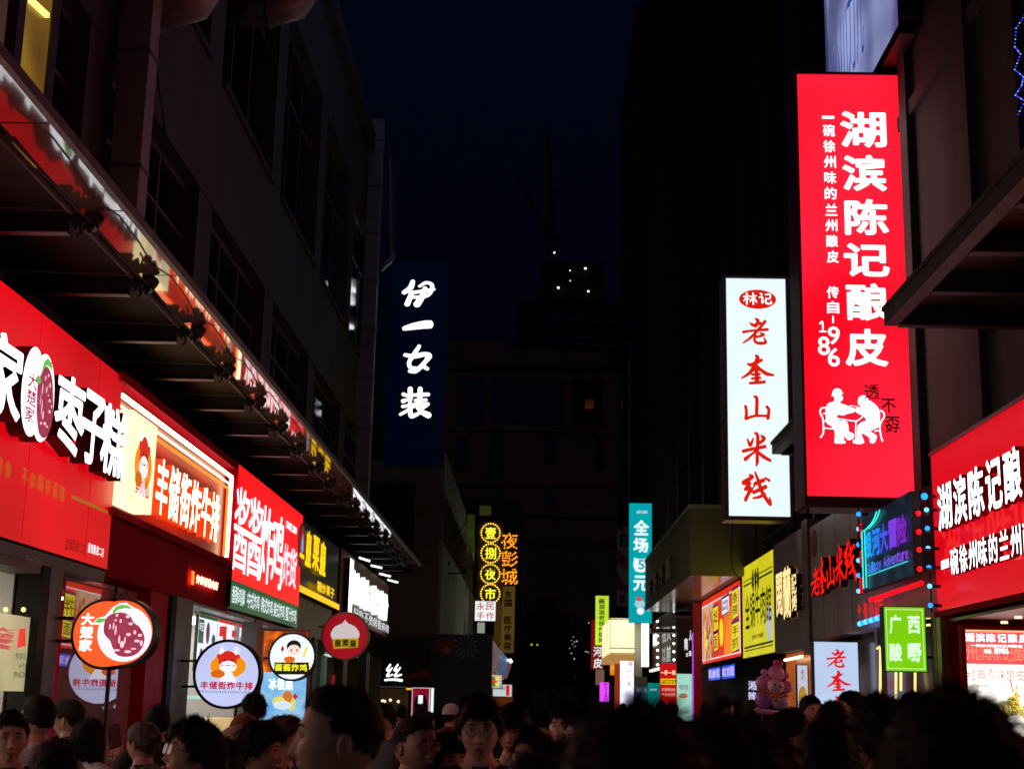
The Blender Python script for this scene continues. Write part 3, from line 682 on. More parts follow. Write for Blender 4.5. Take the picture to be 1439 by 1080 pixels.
# --- reach of each flat strip between signs so no gap shows the void
t = thing('storefront_row', 'row of lit rooms and posts on the left below the signs', 'storefront', (-5.2,28,0))
for u0, u1, mat in ((57,67,blackr),(68,86,frame_g),(216,241,redpil),(242,249,blackr),(249,272,frame_g),(362,371,frame_g),(430,436,brownm),(444,449,frame_g),(486,492,frame_g),(518,523,frame_d)):
    a, b = yat(u0, XS, 880), yat(u1, XS, 880)
    onebox('post', (XS-.25,a,.12), (XS-.02 if mat != redpil else XS-.06,b,2.89), mat, t)
m = MB(); m.box((XW-.02,Y0,2.88), (XS-.36,Y1,5.1), blackr); m.build('upper_backing', t)
m = MB(); m.box((XS-.35,Y0,2.73), (XS-.04,yat(66,XS,820),2.92), pbr('lintel',(.2,.17,.15),.5,var=.2)); m.build('lintel', t)
tinyrow(t, Panel('L',XS-.03), 'Panasonic', PL.st(38,806)[0], -2.86, PL.st(60,815)[0], -2.79, pbr('grey_print',(.5,.5,.52),.5))
# rooms: floor to ceiling boxes behind the glass, each with its own lamp
def room(y0, y1, depth, wall, lampcol, st, lz=2.67, lamps=1, back=None):
    m = MB(); x1 = XS-.3; x0 = x1-depth
    m.box((x0-.05,y0,.12), (x0,y1,2.85), back or wall); m.box((x0,y0-.04,.12), (x1,y0+.01,2.85), wall); m.box((x0,y1-.01,.12), (x1,y1+.04,2.85), wall)
    m.box((x0,y0,2.85), (x1,y1,2.87), wall); m.box((x0,y0,.10), (x1,y1,.125), paving); m.build('room', t)
    lm = emis(f'room_lamp_{int(st*10)}', lampcol, st)
    for i in range(lamps):
        yy = y0+(y1-y0)*(i+.5)/lamps
        onebox('ceiling_lamp', (x0+depth*.3,yy-.65,lz+.1), (x0+depth*.3+.8,yy+.65,lz+.14), lm, t)
room(.5, yat(60,XS,880), 2.2, whitew, (255,238,220), 4.2, lamps=7)  # runs on out of view; the lamps there are added to light the crowd
room(yat(86,XS,880), yat(241,XS,880), 2.5, redwall, (255,225,200), 3.0, lamps=2, back=pbr('maroon_wall',(.25,.06,.06),.6))
room(yat(273,XS,880), yat(362,XS,880), 1.8, whitew, (255,246,230), 5, lamps=2)
room(yat(372,XS,880), yat(444,XS,880), 1.5, pbr('ochre_wall',(.4,.28,.12),.6), (255,220,160), 2.5)
room(yat(449,XS,880), 33.0, 1.5, pbr('dim_green_wall',(.12,.16,.13),.6), (235,255,240), .9)
room(33.2, 45.9, 1.2, pbr('tiled_wall',(.2,.22,.18),.5,var=.2), (245,255,245), .8)
# glass pane that mirrors the round sign
gl = pbr('shop_glass', (.02,.01,.012), .02, spec=1, coat=1); g = gl.node_tree.nodes['Principled BSDF']
g.inputs['Transmission Weight'].default_value = .55; g.inputs['Coat IOR'].default_value = 2.2; g.inputs['Coat Roughness'].default_value = .0; g.inputs['Base Color'].default_value = (.9,.75,.78,1)
a, b = yat(86,-4.72,900), yat(214,-4.72,900); ymid = a+(b-a)*.5
for p0, p1 in ((a,ymid-.02),(ymid+.02,b)): onebox('glass_pane', (-4.73,p0,.14), (-4.72,p1,2.85), gl, t)
onebox('glass_frame', (-4.75,ymid-.02,.14), (-4.70,ymid+.02,2.85), frame_d, t)
# inside: white counter, red display, posters
onebox('counter', (-6.0,14.0,.12), (-5.5,15.6,2.1), whitew, t)
onebox('display', (-5.9,15.9,.12), (-5.5,16.8,2.0), emis('lit_red_display',(120,4,14),.7), t)
onebox('notice', (-5.48,14.6,1.75), (-5.47,15.0,2.2), emis('dim_notice',(150,95,80),.6,var=.3,scale=9), t)
# hazy cream poster in shop one
PX = Panel('L', XS-.1)
pz0, pz1 = -(CAM.z+fL(.167)*4.6), -(CAM.z+fL(.02)*4.6)
m = MB(); slab(m, PX, 10.2, pz0, PX.st(52,860)[0], pz1, 0, .01, emis('lit_poster_cream',(196,188,140),.75,var=.2,scale=2)); m.build('poster', t)
po = t.children[-1]
textrow(po, PX, '大楚零食', PX.st(-14,880)[0], pz0+.12, PX.st(18,900)[0], pz1-.35, emis('print_poster_red',(205,60,60),.8), vert=True, r=.04, lift=.01)
m = MB(); m.poly(PX, [PX.st(25,883), PX.st(34,882), PX.st(34,907), PX.st(22,910)], .012, emis('print_bag_red',(235,40,15),.9)); m.build('bag_print', po)
tinyrow(po, PX, '专享礼盒版', PX.st(20,918)[0], PX.st(20,916)[1], PX.st(46,920)[0], PX.st(20,926)[1], INK, lift=.012)
tinyrow(po, PX, '十个起售', PX.st(24,933)[0], PX.st(24,930)[1], PX.st(42,936)[0], PX.st(24,941)[1], INK, lift=.012)
tinyrow(po, PX, '原味口味选择', PX.st(17,946)[0], PX.st(17,943)[1], PX.st(46,948)[0], PX.st(17,951)[1], INK, lift=.012)
for uu in (8, 33):
    p = onx(uu, 856, XS-.12); mm_ = MB(); mm_.ball(p, .022, emis('warm_spot',(255,215,130),2), 10, 6); mm_.build('spot_lamp', t)
# menu boards in shop two
PM = Panel('L', XS-.38)
em = PM.st; brown_t = pbr('ochre_beam',(.3,.18,.05),.5)
for i, (u0, u1) in enumerate(((279,305),(306,334),(335,361))):
    a, b = em(u0,880)[0], em(u1,890)[0]; z0_, z1_ = -(CAM.z+fL(.262)*4.88), -(CAM.z+fL(.09)*4.88)
    m = MB(); slab(m, PM, a, z0_, b, z1_, 0, .05, emis('lit_menu',(226,232,240),1.1,var=.05,scale=2), frame_d); mo = m.build('menu_board', t)
    cols = [emis('print_menu_green',(15,90,60),.7), emis('print_menu_red',(215,40,45),.9), emis('print_menu_brown',(205,120,40),.85), emis('print_menu_grape',(110,50,90),.7), emis('print_menu_grey',(150,155,165),.8)]
    H_ = z1_-z0_; Wd = b-a; m = MB()
    m.poly(PM, [(a,z0_),(b,z0_),(b,z0_+.05*H_),(a,z0_+.05*H_)], .004, cols[0 if i == 0 else 1])
    if i == 0:
        m.poly(PM, [(a+.0*Wd,z0_+.08*H_),(a+.27*Wd,z0_+.08*H_),(a+.27*Wd,z0_+.5*H_),(a,z0_+.5*H_)], .005, cols[0])
        for (x, y, rx, ry, c) in ((.48,.3,.1,.2,3),(.2,.75,.1,.17,3),(.6,.8,.13,.16,2),(.8,.4,.1,.1,0),(.85,.75,.08,.12,4)):
            m.poly(PM, disc(PM, a+x*Wd, z0_+y*H_, rx*Wd, ry*H_, 14), .006, cols[c])
    elif i == 1:
        m.poly(PM, [(a+.08*Wd,z0_+.12*H_),(a+.42*Wd,z0_+.1*H_),(a+.42*Wd,z0_+.6*H_),(a+.25*Wd,z0_+.6*H_),(a+.25*Wd,z0_+.3*H_),(a+.08*Wd,z0_+.32*H_)], .005, cols[1])
        m.poly(PM, [(a+.68*Wd,z0_+.14*H_),(a+.84*Wd,z0_+.14*H_),(a+.84*Wd,z0_+.28*H_),(a+.68*Wd,z0_+.28*H_)], .005, cols[1])
        for k_ in range(5): m.poly(PM, disc(PM, a+(.12+.18*k_)*Wd, z0_+(.62+.02*(k_%2))*H_, .07*Wd, .14*H_, 10), .006, cols[2])
    else:
        for k_ in range(5):
            for j_ in range(3): m.poly(PM, disc(PM, a+(.12+.18*k_)*Wd, z0_+(.3+.25*j_)*H_, .05*Wd, .08*H_, 8), .006, cols[4 if j_ == 0 else 2])
    m.build('menu_print', mo)
    if i == 0: textrow(mo, PM, '旺', a+.02*Wd, z0_+.14*H_, a+.25*Wd, z0_+.28*H_, E_whites, lift=.012)
onebox('menu_beam', (XS-.40,em(273,880)[0],CAM.z+fL(.262)*4.88), (XS-.3,em(362,880)[0],CAM.z+fL(.285)*4.88), brown_t, t)
onebox('food_counter', (XS-.6,19.6,.12), (XS-.1,22.6,1.1), frame_g, t)
fm = emis('lit_fried_food',(215,150,60),.8,var=.5,scale=14,rgb2=(240,225,170))
onebox('food_tray', (XS-.5,19.6,1.1), (XS-.1,22.6,1.34), fm, t); onebox('glass_case_top', (XS-.55,19.6,1.62), (XS-.08,22.6,1.66), E_mint, t)
onebox('ceiling_truss', (XS-.5,19.2,2.85), (XS-.06,27.3,2.91), pbr('pale_soffit',(.5,.48,.55),.4,var=.4,scale=5), t)
# yellow light strips far along; pale columns and glints with light painted in as glow
for u0, u1, va, z1_, mat in ((455,459,930,2.7,emis('dim_door_light',(150,165,150),.5)),(485,488,960,2.2,emis('dim_red_strip',(150,30,30),.6)),(521,524,955,2.0,E_amber),(470,473,930,2.6,emis('dim_column',(70,85,70),.5)),(449,451,880,2.6,emis('white_glint',(170,180,185),.6))):
    a, b = yat(u0,XS,900), yat(u1,XS,900); onebox('light_strip', (XS-.28,a,.3), (XS-.2,b,z1_), mat, t)
# front-facing lightboxes (fire and blue poster)
def front_panel(name, lab, cat, u0, v0, u1, v1, Y, depth, mat, side=frame_d, group=None, part='lit_face', frame=None, fw=.03, t=None):
    P = Panel('F', Y); P.ru, P.rv = (u0+u1)/2, (v0+v1)/2; a, b = P.st(u0, v0); c, d = P.st(u1, v1)
    if t is None: t = thing(name, lab, cat, ((a+c)/2, Y+depth/2, -d), group)
    m = MB(); slab(m, P, a, b, c, d, 0, depth, mat, side); m.build(part, t)
    if frame:
        m = MB()
        for (p, q, r_, s_) in ((a-fw,b-fw,c+fw,b),(a-fw,d,c+fw,d+fw),(a-fw,b,a,d),(c,b,c+fw,d)): slab(m, P, p, q, r_, s_, .02, depth+.03, frame)
        m.build('frame', t)
    return t, P, (a, b, c, d)
t, P, bx = front_panel('poster_lightbox', 'tall lightbox poster with flames above and a pale blue cold drink picture below', 'poster', 371.5,886,428,1012, 25.0,.12, emis('lit_ice_blue',(95,165,225),.95,var=.18,scale=3,rgb2=(170,215,245)), frame=brownm)
m = MB(); a,b,c,d = bx; mid = P.st(400,944)[1]
m.poly(P, [(a,b),(c,b),(c,mid),(a,mid)], .006, emis('print_fire',(235,110,10),.95,var=.5,scale=5,rgb2=(110,8,4))); m.build('fire_print', t)
textrow(t, P, '冰极菜', P.st(378,955)[0], P.st(378,952)[1], P.st(412,966)[0], P.st(378,968)[1], E_white, r=.02, lift=.015)
m = MB()
for (u, v, ru, rv, col) in ((392,985,9,7,'a'),(404,979,7,9,'b'),(397,990,13,6,'c'),(410,988,5,9,'a')):
    p = P.st(u, v); k_ = 25/F; m.poly(P, disc(P, p[0], p[1], ru*k_, rv*k_, 14), .02+.002*ru/9, {'a': emis('print_lemon',(235,225,110),.9), 'b': emis('print_mango',(220,130,40),.85), 'c': emis('print_ice',(215,235,245),.95)}[col])
m.build('fruit_print', t)
m = MB(); p = P.st(415,978); m.poly(P, disc(P,p[0],p[1],.05,.06,4), .02, emis('print_label_red',(205,40,50),.9)); m.build('label_print', t)
# ================================================================== round hanging signs on the left
def arms(t, P, u0, u1, vs, Y):
    for v in vs:
        m = MB(); m.bar(ony(u0,v,Y+.06), ony(u1,v,Y+.06), .03, .03, black); m.build('arm', t)
def round_sign(lab, u, v, ru, Y, face, arm_u, arm_vs, rim=black, rimw=.035):
    P = Panel('F', Y); P.ru, P.rv = u, v; cx, cy = P.st(u, v); r_ = ru*Y/F
    t = thing('hanging_sign', lab, 'sign', (cx, Y, -cy-r_), 'round signs hanging on the left')
    m = MB(); m.poly(P, disc(P,cx,cy,r_,r_,48), -.004, face); m.build('lit_face', t)
    m = MB(); m.poly(P, disc(P,cx,cy,r_+rimw,r_+rimw,48), -.014, rim, .16); 
    m.build('rim', t)
    m = MB(); n = 48
    vs = [P.at(cx+(r_+e)*math.cos(2*math.pi*i/n), cy+(r_+e)*math.sin(2*math.pi*i/n), l) for e, l in ((0,.012),(rimw,.012),(rimw,-.02),(0,-.02)) for i in range(n)]
    m.add(vs, [(k*n+i, k*n+(i+1)%n, ((k+1)%4)*n+(i+1)%n, ((k+1)%4)*n+i) for k in range(4) for i in range(n)], rim); m.build('front_ring', t)
    arms(t, P, arm_u, u-ru+1, arm_vs, Y)
    return t, P, cx, cy, r_
# fruit sign: two overlapping discs
Y = 13.6; P = Panel('F', Y); P.ru, P.rv = 159, 888; k_ = Y/F
t = thing('hanging_sign', 'orange twin-lobed lightbox with a dark red fruit, nearest round sign on the left', 'sign', (*P.at(*P.st(159,888)).xy, 2.0), 'round signs hanging on the left')
def lobes(e, n=40):
    c1 = P.st(148,890); c2 = P.st(170,888); out = []
    r1, r2 = (45+e)*k_, (44+e)*k_
    for i in range(n+1):
        a_ = R(62+236*i/n); out.append((c1[0]+r1*math.cos(a_), c1[1]+r1*math.sin(a_)))
    for i in range(n+1):
        a_ = R(-118+236*i/n); out.append((c2[0]+r2*math.cos(a_), c2[1]+r2*math.sin(a_)))
    return out
m = MB(); m.poly(P, lobes(4), -.012, black, .2); m.build('casing', t)
m = MB(); m.poly(P, lobes(0), -.004, emis('lit_orange',(246,92,36),1.0,var=.06)); m.build('lit_face', t)
# printed fruit
c2 = P.st(175,890); wl = emis('print_white',(236,240,250),1.05)
m = MB(); m.poly(P, disc(P,c2[0],c2[1],38*k_,38*k_,40), .002, wl); a_ = P.st(134,0)
out = [P.st(u,v) for u, v in ((131,874),(137,868),(148,865),(158,853),(168,847),(178,846),(186,852),(190,858),(180,864),(150,878),(134,877))]
m.poly(P, out, .003, wl); m.build('white_print', t)
gr = emis('print_leaf',(110,200,80),.9); m = MB()
m.poly(P, [P.st(u,v) for u, v in ((158,859),(163,852),(172,849),(180,850),(186,855),(176,854),(166,856),(160,862))], .006, gr)
m.poly(P, [P.st(u,v) for u, v in ((133,873),(139,868),(150,869),(151,871),(140,875))], .006, gr); m.build('leaf_print', t)
fr = [(146,880),(149,869),(158,862),(172,860),(183,865),(188,874),(196,880),(203,893),(202,905),(196,915),(186,921),(172,922),(163,918),(158,908),(155,900),(147,890)]
fr = [tuple(p) for p in catmull([P.st(u,v) for u, v in fr+[fr[0]]],4)][:-1]
m = MB(); m.poly(P, fr, .008, emis('print_fruit',(150,28,62),.8)); m.build('fruit_print', t)
hl = emis('print_highlight',(255,215,225),.95); m = MB()
for (u,v,a,b) in ((165,864,2,2),(170,872,1.5,3),(163,871,1.5,1.5),(180,866,3,2),(184,876,3,2),(181,891,3.5,2),(190,888,2,3),(197,892,3,2),(193,900,4,2),(199,903,2,4),(163,885,1.2,7),(160,879,1,5),(168,898,1.5,6),(172,905,3,5),(164,913,5,1.5),(180,915,5,2),(176,899,1,5),(188,911,4,1.2),(155,880,1,4)):
    p = P.st(u,v); m.poly(P, disc(P,p[0],p[1],a*k_,b*k_,10), .012, hl)
m.build('fruit_highlights', t)
textrow(t, P, '大楚家', P.st(113,0)[0], P.st(0,861)[1], P.st(131,0)[0], P.st(0,916)[1], E_white, vert=True, r=.03, lift=.008)
arms(t, P, 78, 104, (868,900), Y)
# the bull sign
t, P, cx, cy, r_ = round_sign('white round lightbox sign with a red bull head in an orange disc', 319, 946.5, 43.5, 18.5, E_whitec, 255, (928,964))
bull(t, P, cx+.01, cy-.13, .46, .36)
textrow(t, P, '丰储街炸牛排', P.st(282,0)[0], P.st(319,957)[1], P.st(357,0)[0], P.st(319,968)[1], emis('print_ruby',(200,20,45),.85), r=.035, lift=.01)
textrow(t, P, 'FENGCHUJIEZHANIUPAI', P.st(281,0)[0], P.st(319,970)[1], P.st(357,0)[0], P.st(319,973)[1], INK, lift=.01, gap=.3, name='letter')
# the chicken shop sign
t, P, cx, cy, r_ = round_sign('white round lightbox sign with a black haired boy portrait and yellow characters', 410.5, 922, 30.5, 23.8, E_whites, 371, (924,))
k_ = 23.8/F; skin_p = emis('print_skin',(245,225,210),.95)
def blob(P, mb, u, v, ru, rv, lift, mat, n=20, kk=None):
    p = P.st(u, v); q = kk or k_; mb.poly(P, disc(P,p[0],p[1],ru*q,rv*q,n), lift, mat)
m = MB(); blob(P,m,413,908,10,9,.004,INK); m.build('hair_print', t)
m = MB(); blob(P,m,413,913,9,7.5,.008,skin_p); m.build('face_print', t)
m = MB(); blob(P,m,409.5,913,1,1.8,.012,INK,8); blob(P,m,417.5,913,1,1.8,.012,INK,8); m.build('eyes_print', t)
m = MB(); blob(P,m,407,926,8,4.5,.010,emis('print_fried',(225,110,15),.9)); blob(P,m,397,911,2.5,5,.006,emis('print_seal',(200,30,60),.8),4); m.build('food_print', t)
m = MB(); m.poly(P,[P.st(425,922),P.st(430,907),P.st(433,908),P.st(428,923)],.008,emis('neon_yellow',(255,205,10),1.2)); m.build('stick_print', t)
m = MB(); m.poly(P,[P.st(386,930),P.st(434,930),P.st(435,944),P.st(430,947),P.st(391,947),P.st(385,943)],.009,INK); m.build('plate_print', t)
textrow(t, P, '酱酱炸鸡', P.st(387,0)[0], P.st(410,932)[1], P.st(433,0)[0], P.st(410,942.5)[1], emis('lit_lemon',(240,235,40),1.0), r=.03, lift=.014)
# the peach red sign
t, P, cx, cy, r_ = round_sign('dark red round sign with a plain white chestnut shape over a yellow name plate', 485, 893, 31, 29.7, emis('lit_dull_red',(160,12,30),.85,var=.08), 447, (880,905), rim=pbr('pale_rim',(.5,.4,.42),.4))
k_ = 29.7/F
pts = [(485,870),(489,875),(499,880),(505,889),(503,897),(494,902),(485,903),(476,902),(467,897),(465,889),(471,880),(481,875)]
pts = [tuple(p) for p in catmull([P.st(u,v) for u, v in pts+[pts[0]]],4)][:-1]
m = MB(); m.poly(P, pts, .004, emis('print_nut_white',(225,215,215),.75)); m.build('nut_print', t)
m = MB(); m.poly(P,[P.st(467,897),P.st(504,896),P.st(503,909),P.st(469,911)],.01,emis('print_plate_yellow',(205,175,30),.7)); m.build('name_plate', t)
textrow(t, P, '皇栗皇', P.st(470,0)[0], P.st(485,898)[1], P.st(502,0)[0], P.st(485,908)[1], INK, r=.03, lift=.014)
# push plate on the glass door
PG = Panel('F', 13.35)
m = MB(); a, b = PG.st(151,1045); c, d = PG.st(172,1062); slab(m, PG, a,b,c,d,0,.01,emis('print_push_red',(120,14,26),.4),frame_d); t = m.build('door_sticker'); tag(t,'small red square sticker reading push on the glass door','sticker')
textrow(t, PG, '推', a+.02, b+.01, c-.02, d-.01, pbr('push_white',(.6,.45,.45),.5), lift=.004, r=.01); textrow(t, PG, 'PUSH', a+.01, d+.01, c-.01, d+.04, pbr('push_white2',(.5,.45,.45),.5), lift=.004)

# ================================================================== blue sign of the clothes shop
Y = 45.0
t, P, bx = front_panel('hanging_sign','tall dark navy sign with four white brush characters','sign',551,366,621.5,655,Y,.35,E_navy,side=black,frame=pbr('navy_frame',(.03,.035,.06),.4),fw=.02)
for ch, u0,v0,u1,v1 in (('伊',565.5,393,611,432),('一',566,450,608.5,465),('女',567.5,484,606,525),('装',562.5,543,606,588)):
    a,b = P.st(u0,v0); c,d = P.st(u1,v1); put(t,P,ch,a,b,c,d,E_white,.02,r=.022,style='brush')
m = MB(); 
for v in (420,600): m.bar(ony(528,v,Y+.15), ony(552,v,Y+.15), .08,.08,black)
m.build('bracket', t)

# ================================================================== second building on the left (across the side lane)
XB2 = -3.5; Y2 = 52.0; H2 = CAM.z+fL(2.75)*3.5
t = thing('corner_building', 'lower building with pale brick front and grey green side wall behind the blue sign', 'building', (-6,70,0))
m = MB(); m.box((-14,Y2,0),(XB2-.01,118,H2-.3),brickm); m.build('wall', t)
z_w1, z_w0 = CAM.z+fL(2.32)*3.5, CAM.z+fL(1.72)*3.5
m = MB(); m.box((XB2-.006,Y2+.02,z_w1),(XB2+.12,118,H2),green_wall); m.box((XB2-.006,Y2+.02,3.4),(XB2+.12,118,z_w0),green_wall); m.build('side_wall', t)
y = Y2+.3
while y < 116:
    f = MB(); f.box((XB2+.0,y,z_w0),(XB2+.10,y+.12,z_w1),frame_g); wn = f.build('window', t)
    onebox('pane', (XB2-.004,y+.125,z_w0), (XB2+.03,y+2.2,z_w1), glass_d, wn); 
    onebox('mullion', (XB2+.03,y+1.1,z_w0), (XB2+.07,y+1.18,z_w1), frame_g, wn); y += 2.32
PB = Panel('F', Y2)
# bricks: courses on the front that faces the camera (real joints)
bm_ = MB(); z = 3.6; row = 0
x_l, x_r = PB.st(583,700)[0], XB2
while z < 9.6:
    x = -8.6 + (row % 2)*.14
    while x < XB2-.02:
        if not (PB.st(538,0)[0]-.1 < x < x_l and 4.7 < z < 9.0):
            bm_.box((x,Y2-.03,z),(min(x+.27,XB2-.015),Y2+.01,z+.075),brickm)
        x += .29
    z += .09; row += 1
o = bm_.build('brickwork', t); o['kind'] = 'stuff'
lv = MB(); zz = -PB.st(560,805)[1]
LV = onebox('louvre', (PB.st(538,0)[0],Y2-.05,zz), (x_l,Y2-.01,-PB.st(560,678)[1]), blackr, t)
zt_ = -PB.st(560,678)[1]
while zz < zt_:
    onebox('slat', (PB.st(539,0)[0],Y2-.14,zz), (x_l-.03,Y2-.055,zz+.05), frame_d, LV); zz += .17
PB3 = Panel('F', Y2-.05)
m = MB(); a,b = PB3.st(594,717); m.poly(PB3, disc(PB3,a,b,.16,.26,8), 0, pbr('faded_sticker',(.2,.06,.02),.7)); m.build('faded_mark', t)
# cables in front
for pts, yy in (((((575,783),(640,795),(700,801),(765,800),(860,800))),60),(((640,655),(652,700),(655,730),(645,748),(634,755)),58),(((652,748),(664,790),(655,830)),64)):
    m = MB(); m.tube([ony(u,v,yy) for u,v in catmull(pts,5)], .02, rubber, 5); tag(m.build('overhead_cable'), 'thin black cable '+{60:'strung across the far street',58:'looping down the green grey wall',64:'drooping from the corner by the marquee signs'}[yy],'cable')
for i,(v,u1) in enumerate(((795,632),(806,655))):
    tt = thing('wall_bracket', ['upper','lower'][i]+' black camera arm sticking out of the green grey wall','camera',ony(615,v,56))
    m = MB(); m.bar(ony(614,v,56),ony(u1,v-1,56),.05,.05,black); m.build('arm',tt); m = MB(); m.ball(ony(u1-2,v-4,56),.1,black,10,6); m.build('camera_head',tt)
# dark shop sign with white characters in the side lane
Y = 49.5
t,P,bx = front_panel('shop_sign','small black sign with two white brush characters low in the side lane','sign',512,926,567,963,Y,.2,pbr('black_board',(.015,.015,.015),.4))
for ch,u0,v0,u1,v1 in (('米',508,933,533,956),('丝',541,932,566,957)):
    a,b = P.st(u0,v0); c,d = P.st(u1,v1); put(t,P,ch,a,b,c,d,E_white,.02,r=.0,style='brush')
m = MB(); a,b = P.st(512,963.5); c,d = P.st(572,965); slab(m,P,a,b,c,d,.05,.1,emis('dim_line_light',(150,160,165),.5)); m.build('line_light',t)
t = thing('lane_shop','dim brown shop interior under the black sign in the side lane','shop',(-5,50,0))
P = Panel('F',50.0); m = MB(); a,b = P.st(512,966); c,d = P.st(572,1010); slab(m,P,a,b,c,d,0,.1,emis('dim_brown_room',(48,30,16),.6,var=.5,scale=2)); m.build('back_wall',t)
m = MB()
for u,v in ((538,984),(541,985),(549,983),(530,986),(560,985)): p = P.at(*P.st(u,v),.1); m.ball(p,.05,E_cream,8,5)
m.build('lamps',t)
t,P,bx = front_panel('lane_stall','red arched poster stand lit from inside at the mouth of the side lane','stall',580,966,602,1020,47.5,.1,emis('lit_stall_red',(150,14,42),.75,var=.3,scale=8),frame=E_whites,fw=.012)
m = MB(); a,b = P.st(591,992); pts = [(a+9.5*.02375*math.cos(R(q)), b+18*.02375*math.sin(R(q))) for q in range(180,361,12)]
c,d = P.st(600.5,1020); e_,_ = P.st(581.5,1020); m.poly(P, pts+[(c,d),(e_,d)], .006, INK); m.build('arch_print',t)
m = MB(); a,b = P.st(588,976); c,d = P.st(594,988); slab(m,P,a,b,c,d,.02,.01,E_whites); m.build('tag_print',t)
# amber post and white strip near it
onebox_ = onebox('door_light', ony(571,966,48.5), ony(578,968.5,48.5)+Vector((0,.1,0)), E_amber); tag(onebox_,'short amber light bar in the side lane','lamp')
o = onebox('door_light', ony(606,966,48.5), ony(608.5,1000,48.5)+Vector((0,.1,0)), E_whites); tag(o,'upright white light strip beside the red arched stand','lamp')
# mural hoarding with lantern and fireworks
Y = 51.0
t,P,bx = front_panel('mural_board','dark blue mural board with a painted lantern and fireworks','mural',606,890,690,1000,Y,.25,pbr('mural_navy',(.03,.035,.06),.5,var=.5,scale=.8,col2=(.012,.014,.03)),side=frame_d)
k_ = Y/F; m = MB(); blob(P,m,624,907,13,13,.006,pbr('mural_red',(.2,.02,.02),.6,var=.4,scale=5),24); blob(P,m,627,913,6,5,.010,pbr('mural_pink',(.35,.13,.1),.6),14); m.build('lantern_print',t)
m = MB(); wh = pbr('mural_pale',(.25,.27,.3),.6)
for i in range(14):
    a_ = 2*math.pi*i/14; p = P.st(655,907); r0, r1 = 5*k_, (15+2*(i%3))*k_
    m.poly(P, [(p[0]+r0*math.cos(a_-.03),p[1]+r0*math.sin(a_-.03)),(p[0]+r1*math.cos(a_-.06),p[1]+r1*math.sin(a_-.06)),(p[0]+r1*math.cos(a_+.06),p[1]+r1*math.sin(a_+.06)),(p[0]+r0*math.cos(a_+.03),p[1]+r0*math.sin(a_+.03))], .006, wh)
m.build('firework_print',t)
onebox('support', (P.st(606,0)[0],Y+.02,0), (P.st(690,0)[0],Y+.2,-bx[3]), blackr, t)
# dark pitched roof between
t = thing('tiled_roof','dark low tiled roof behind the black sign in the side lane','roof',(-5,51.5,2.5))
P = Panel('F',51.6); m = MB()
for i in range(9):
    v = 900+i*5; u0 = 560-i*1; m.bar(P.at(*P.st(600,v),.05*i), P.at(*P.st(530+0*i,v+2),.05*i), .12,.06,pbr('roof_tile',(.04,.042,.045),.6,var=.3))
m.build('tile_rows',t)
m = MB(); m.poly(P,[P.st(570,948),P.st(606,938),P.st(606,952),P.st(570,955)],.6,pbr('awning_red',(.25,.02,.015),.6),.05); m.build('awning',t)
# lit slanted awning panels
t = thing('picture_awning','row of slanted picture panels glowing blue and amber over a small stall','awning',(-2.3,62,3))
pic = [emis(f'picture_{i}',c,.5,var=.3,scale=1.5,rgb2=c2) for i,(c,c2) in enumerate((((96,106,116),(150,105,40)),((104,116,135),(160,110,45)),((60,120,190),(110,130,120)),((150,70,60),(90,110,140))))]
quads = (((684,891),(690,896),(678,936),(670,931),0),((691,897),(703,912),(693,944),(679,937),1),((704,913),(708,917),(699,942),(694,943),1),((708,918),(715,926),(708,950),(698,944),2),((716,927),(719,933),(713,952),(709,950),3))
for i,(a,b,c,d,kk) in enumerate(quads):
    y0_, y1_ = 62+i*4.5, 62+(i+1)*4.5
    pts = [ony(*a,y0_),ony(*b,y1_),ony(*c,y1_),ony(*d,y0_)]; m = MB()
    off = Vector((-.08,0,-.05)); vs = pts+[p+off for p in pts]
    m.add(vs,[(0,1,2,3),(7,6,5,4),(0,4,5,1),(1,5,6,2),(2,6,7,3),(3,7,4,0)],pic[kk]); m.build('picture_panel',t)
m = MB(); m.bar(ony(668,936,62),ony(707,953,80),.1,.1,emis('warm_edge_light',(200,120,30),.7)); m.build('edge_light',t)
m = MB(); m.bar(ony(716,926,80),ony(719,930,80),.15,.15,E_tube); m.build('tube',t)
for (nm,lab,u0,v0,u1,v1,Yq,mt) in (('lit_sign','small warm white stall sign with yellow squares, below the slanted picture panels',676,947,705,966,58.0,emis('lit_sign_warm',(205,205,190),.75,var=.3,scale=5)),('lit_sign','small white and red stall sign partly behind the warm one',693,961,719,978,60.0,emis('lit_sign_white',(205,220,225),.8,var=.1))):
    t,P,bx = front_panel(nm,lab,'sign',u0,v0,u1,v1,Yq,.15,mt,frame=frame_d); k_ = Yq/F; m = MB()
    if Yq == 58.0:
        for u,v in ((682,952),(682,961),(699,952),(699,961)): blob(P,m,u,v,3,3,.01,E_yellowt,4)
        m.poly(P,[P.st(686,950),P.st(696,950),P.st(696,964),P.st(686,964)],.012,emis('print_olive',(150,140,40),.6)); m.build('squares_print',t)
        m2 = MB(); m2.poly(P,[P.st(683,956),P.st(699,956),P.st(699,958),P.st(683,958)],.014,E_dotred); m2.build('bar_print',t)
    else:
        m.poly(P,[P.st(711,962),P.st(716,962),P.st(716,977),P.st(711,977)],.01,E_dotred); m.build('red_print',t)
        textrow(t,P,'甘虾的',P.st(694,0)[0],P.st(0,964)[1],P.st(710,0)[0],P.st(0,969)[1],INK,lift=.012)
t,P,bx = front_panel('stall','stall counter glowing warm beneath the small signs','stall',672,966,720,1010,66.0,.4,emis('stall_glow',(90,40,12),.6,var=.6,scale=3))
